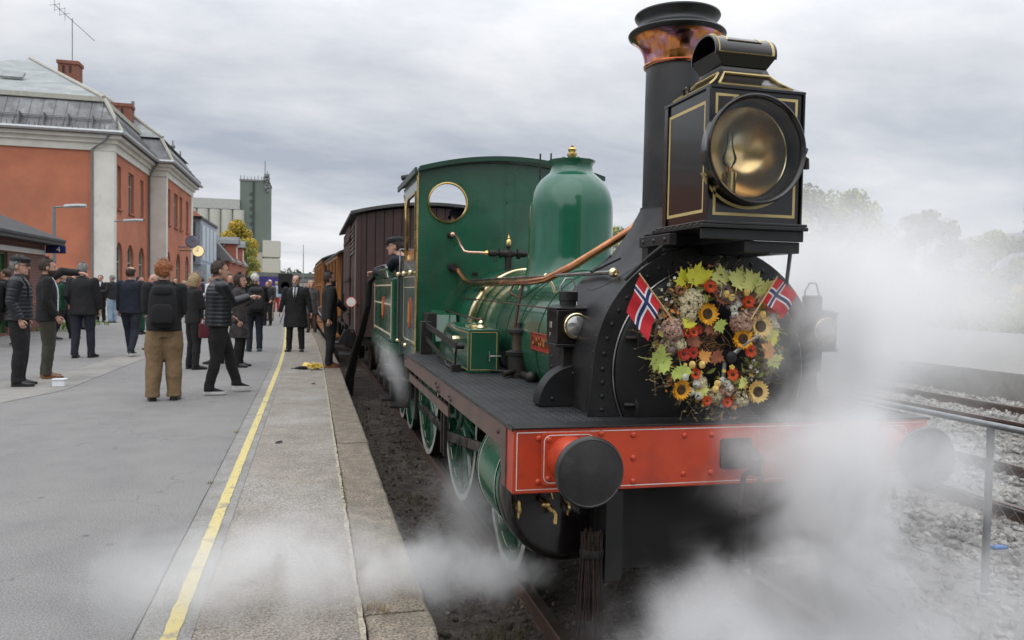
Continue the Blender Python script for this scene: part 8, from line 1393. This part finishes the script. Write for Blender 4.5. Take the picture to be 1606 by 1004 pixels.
# ================================================================== STEAM
def steam(c, r, dens, nscale, seed, lo=.60, hi=1.0, rot=0.0, stretch=(1, 1, 1), dist=.5, det=4, gain=.5):
    """an ellipsoid of drifting steam: billowing density, eaten away by noise towards its rim"""
    import bmesh
    me = bpy.data.meshes.new('steam_cloud'); bm = bmesh.new(); bmesh.ops.create_icosphere(bm, subdivisions=3, radius=1.0); bm.to_mesh(me); bm.free()
    o = bpy.data.objects.new('steam_cloud', me); COL.objects.link(o); o.location = c; o.scale = r; o.rotation_euler = rot if isinstance(rot, tuple) else (0, 0, rot); o['kind'] = 'stuff'
    m = bpy.data.materials.new('steam'); m.use_nodes = True; t = m.node_tree; t.nodes.clear(); L = t.links.new; nn = t.nodes.new
    out = nn('ShaderNodeOutputMaterial'); pv = nn('ShaderNodeVolumePrincipled'); L(pv.outputs[0], out.inputs['Volume']); pv.inputs['Color'].default_value = (.99, .99, .99, 1); pv.inputs['Anisotropy'].default_value = .0
    tc = nn('ShaderNodeTexCoord'); ln = nn('ShaderNodeVectorMath'); ln.operation = 'LENGTH'; L(tc.outputs['Object'], ln.inputs[0])
    fo = nn('ShaderNodeMapRange'); fo.interpolation_type = 'SMOOTHSTEP'; fo.inputs[1].default_value = 1.0; fo.inputs[2].default_value = 0.05; fo.inputs[3].default_value = 0; fo.inputs[4].default_value = 1; L(ln.outputs['Value'], fo.inputs[0])
    ge = nn('ShaderNodeNewGeometry'); mp = nn('ShaderNodeMapping'); mp.inputs['Scale'].default_value = stretch; mp.inputs['Location'].default_value = (seed, seed*.7, seed*.3); L(ge.outputs['Position'], mp.inputs[0])
    nz = nn('ShaderNodeTexNoise'); nz.inputs['Scale'].default_value = nscale; nz.inputs['Detail'].default_value = det; nz.inputs['Roughness'].default_value = .58; nz.inputs['Distortion'].default_value = dist; L(mp.outputs[0], nz.inputs['Vector'])
    ad = nn('ShaderNodeMath'); ad.operation = 'MULTIPLY_ADD'; ad.inputs[1].default_value = gain; L(fo.outputs[0], ad.inputs[0]); L(nz.outputs[0], ad.inputs[2])
    mr = nn('ShaderNodeMapRange'); mr.interpolation_type = 'SMOOTHSTEP'; mr.inputs[1].default_value = lo; mr.inputs[2].default_value = hi; L(ad.outputs[0], mr.inputs[0])
    mu = nn('ShaderNodeMath'); mu.operation = 'MULTIPLY'; L(mr.outputs[0], mu.inputs[0]); L(fo.outputs[0], mu.inputs[1]); m2 = nn('ShaderNodeMath'); m2.operation = 'MULTIPLY'; m2.inputs[1].default_value = dens; L(mu.outputs[0], m2.inputs[0]); L(m2.outputs[0], pv.inputs['Density'])
    me.materials.append(m); return o
# billow in front of and below the beam's far half
steam((2.24, 2.85, .85), (.60, .45, .80), 9.0, 3.0, 3.1, gain=.36, lo=.48, hi=.85, det=6)
steam((2.30, 2.70, .25), (.85, .55, .60), 5.5, 2.6, 13.1, gain=.36, lo=.48, hi=.85, det=6)
steam((1.80, 3.05, .42), (.75, .34, .48), 5.0, 3.0, 41.7, gain=.36, lo=.50, hi=.82, det=6)
steam((1.62, 2.75, .28), (.85, .50, .50), 5.0, 3.4, 7.7, gain=.34, lo=.50, hi=.80, det=6)
steam((2.95, 2.85, .40), (.70, .6, .60), 2.2, 3.0, 17.7, gain=.34, lo=.50, hi=.85, det=6)
steam((2.30, 3.12, 1.08), (.85, .34, .42), 6.0, 3.4, 21.7, gain=.36, lo=.48, hi=.85, det=6)
# drifting past the wreath and over to the far tracks
steam((2.85, 2.95, 1.0), (.42, .34, .42), 4.5, 3.2, 51.7, gain=.36, lo=.48, hi=.85, det=6)
steam((2.60, 3.38, 1.52), (.62, .34, .84), 8.5, 3.2, 2.9, gain=.36, lo=.50, hi=.88, det=6)
steam((3.7, 5.2, 1.55), (1.6, 2.2, .95), 1.25, 1.8, 11.3, lo=.46, hi=.85, gain=.36)
steam((7.0, 9.5, 1.75), (4.4, 5.0, 1.6), .62, .8, 5.5, lo=.42, hi=.9, gain=.36)
steam((13, 17.0, 2.8), (8, 7, 3.0), .22, .45, 15.5, lo=.40, gain=.40)
steam((24, 29.0, 4.0), (16, 12, 7.0), .06, .2, 25.5, lo=.30, gain=.40)
# low plume blown over the platform from the drain cocks
steam((1.05, 4.15, .25), (.42, .36, .18), 6.5, 6.0, 9.4, gain=.33, lo=.52, hi=.78, det=6)
steam((.52, 3.85, .40), (.72, .50, .30), 3.0, 4.6, 19.4, gain=.26, lo=.50, hi=.74, det=6)
steam((-.12, 3.65, .54), (.85, .62, .32), 2.8, 3.4, 1.7, gain=.24, lo=.48, hi=.72, det=6)
steam((-.60, 3.5, .58), (.55, .50, .28), 1.5, 3.4, 31.7, gain=.26, lo=.48, hi=.76, det=6)
# wisp below the cab and thin vapour among the wheels
steam((.87, 8.6, .95), (.15, 1.35, .30), 1.5, 4.5, 4.2, rot=(.27, 0, .10), gain=.30, lo=.46, hi=.75, det=6)
steam((1.02, 5.0, .38), (.40, 1.0, .50), 1.2, 4.0, 6.3, gain=.30, lo=.5, hi=.85)
# ================================================================== pieces that stand apart become parts of their own
def split_apart():
    skip = {'lining', 'gold_lining', 'lettering', 'numeral', 'painted_mark', 'lining_border', 'rail', 'fingers', 'window', 'body', 'spoke', 'bigger'}
    for o in [o for o in bpy.data.objects if o.type == 'MESH' and o.parent and 'kind' not in o and not o.children]:
        nm = o.name.split('.')[0]; me = o.data; nv = len(me.vertices)
        if nm in skip or me.users > 1 or nv > 6000 or any(m.type in ('REMESH', 'DISPLACE', 'SOLIDIFY') for m in o.modifiers): continue
        par = list(range(nv))
        def find(a):
            while par[a] != a: par[a] = par[par[a]]; a = par[a]
            return a
        for e in me.edges:
            a, b = find(e.vertices[0]), find(e.vertices[1])
            if a != b: par[a] = b
        isl = {}
        for i in range(nv): isl.setdefault(find(i), []).append(i)
        if len(isl) < 2 or len(isl) > 400: continue
        co = np.empty(nv*3); me.vertices.foreach_get('co', co); co = co.reshape(-1, 3); roots = list(isl); bb = [(co[isl[r]].min(0)-.004, co[isl[r]].max(0)+.004) for r in roots]; g = list(range(len(roots)))
        def fg(a):
            while g[a] != a: a = g[a]
            return a
        for i in range(len(roots)):
            for j in range(i):
                if np.all(bb[i][0] <= bb[j][1]) and np.all(bb[j][0] <= bb[i][1]): g[fg(i)] = fg(j)
        cl = {}
        for i, r in enumerate(roots): cl.setdefault(fg(i), []).append(r)
        if len(cl) < 2 or len(cl) > 40: continue
        r2c = {r: c for c, rs in cl.items() for r in rs}; faces = {c: [] for c in cl}
        for p in me.polygons: faces[r2c[find(p.vertices[0])]].append(p)
        for c, fs in faces.items():
            if not fs: continue
            used = sorted({v for p in fs for v in p.vertices}); ix = {v: k for k, v in enumerate(used)}; m2 = bpy.data.meshes.new(nm); m2.from_pydata(co[used].tolist(), [], [[ix[v] for v in p.vertices] for p in fs])
            for mm in me.materials: m2.materials.append(mm)
            m2.polygons.foreach_set('material_index', [p.material_index for p in fs]); sm = [p.use_smooth for p in fs]; m2.polygons.foreach_set('use_smooth', sm)
            if any(sm): m2.set_sharp_from_angle(angle=radians(38))
            n = o.copy(); n.data = m2; COL.objects.link(n)
        bpy.data.objects.remove(o)
split_apart()
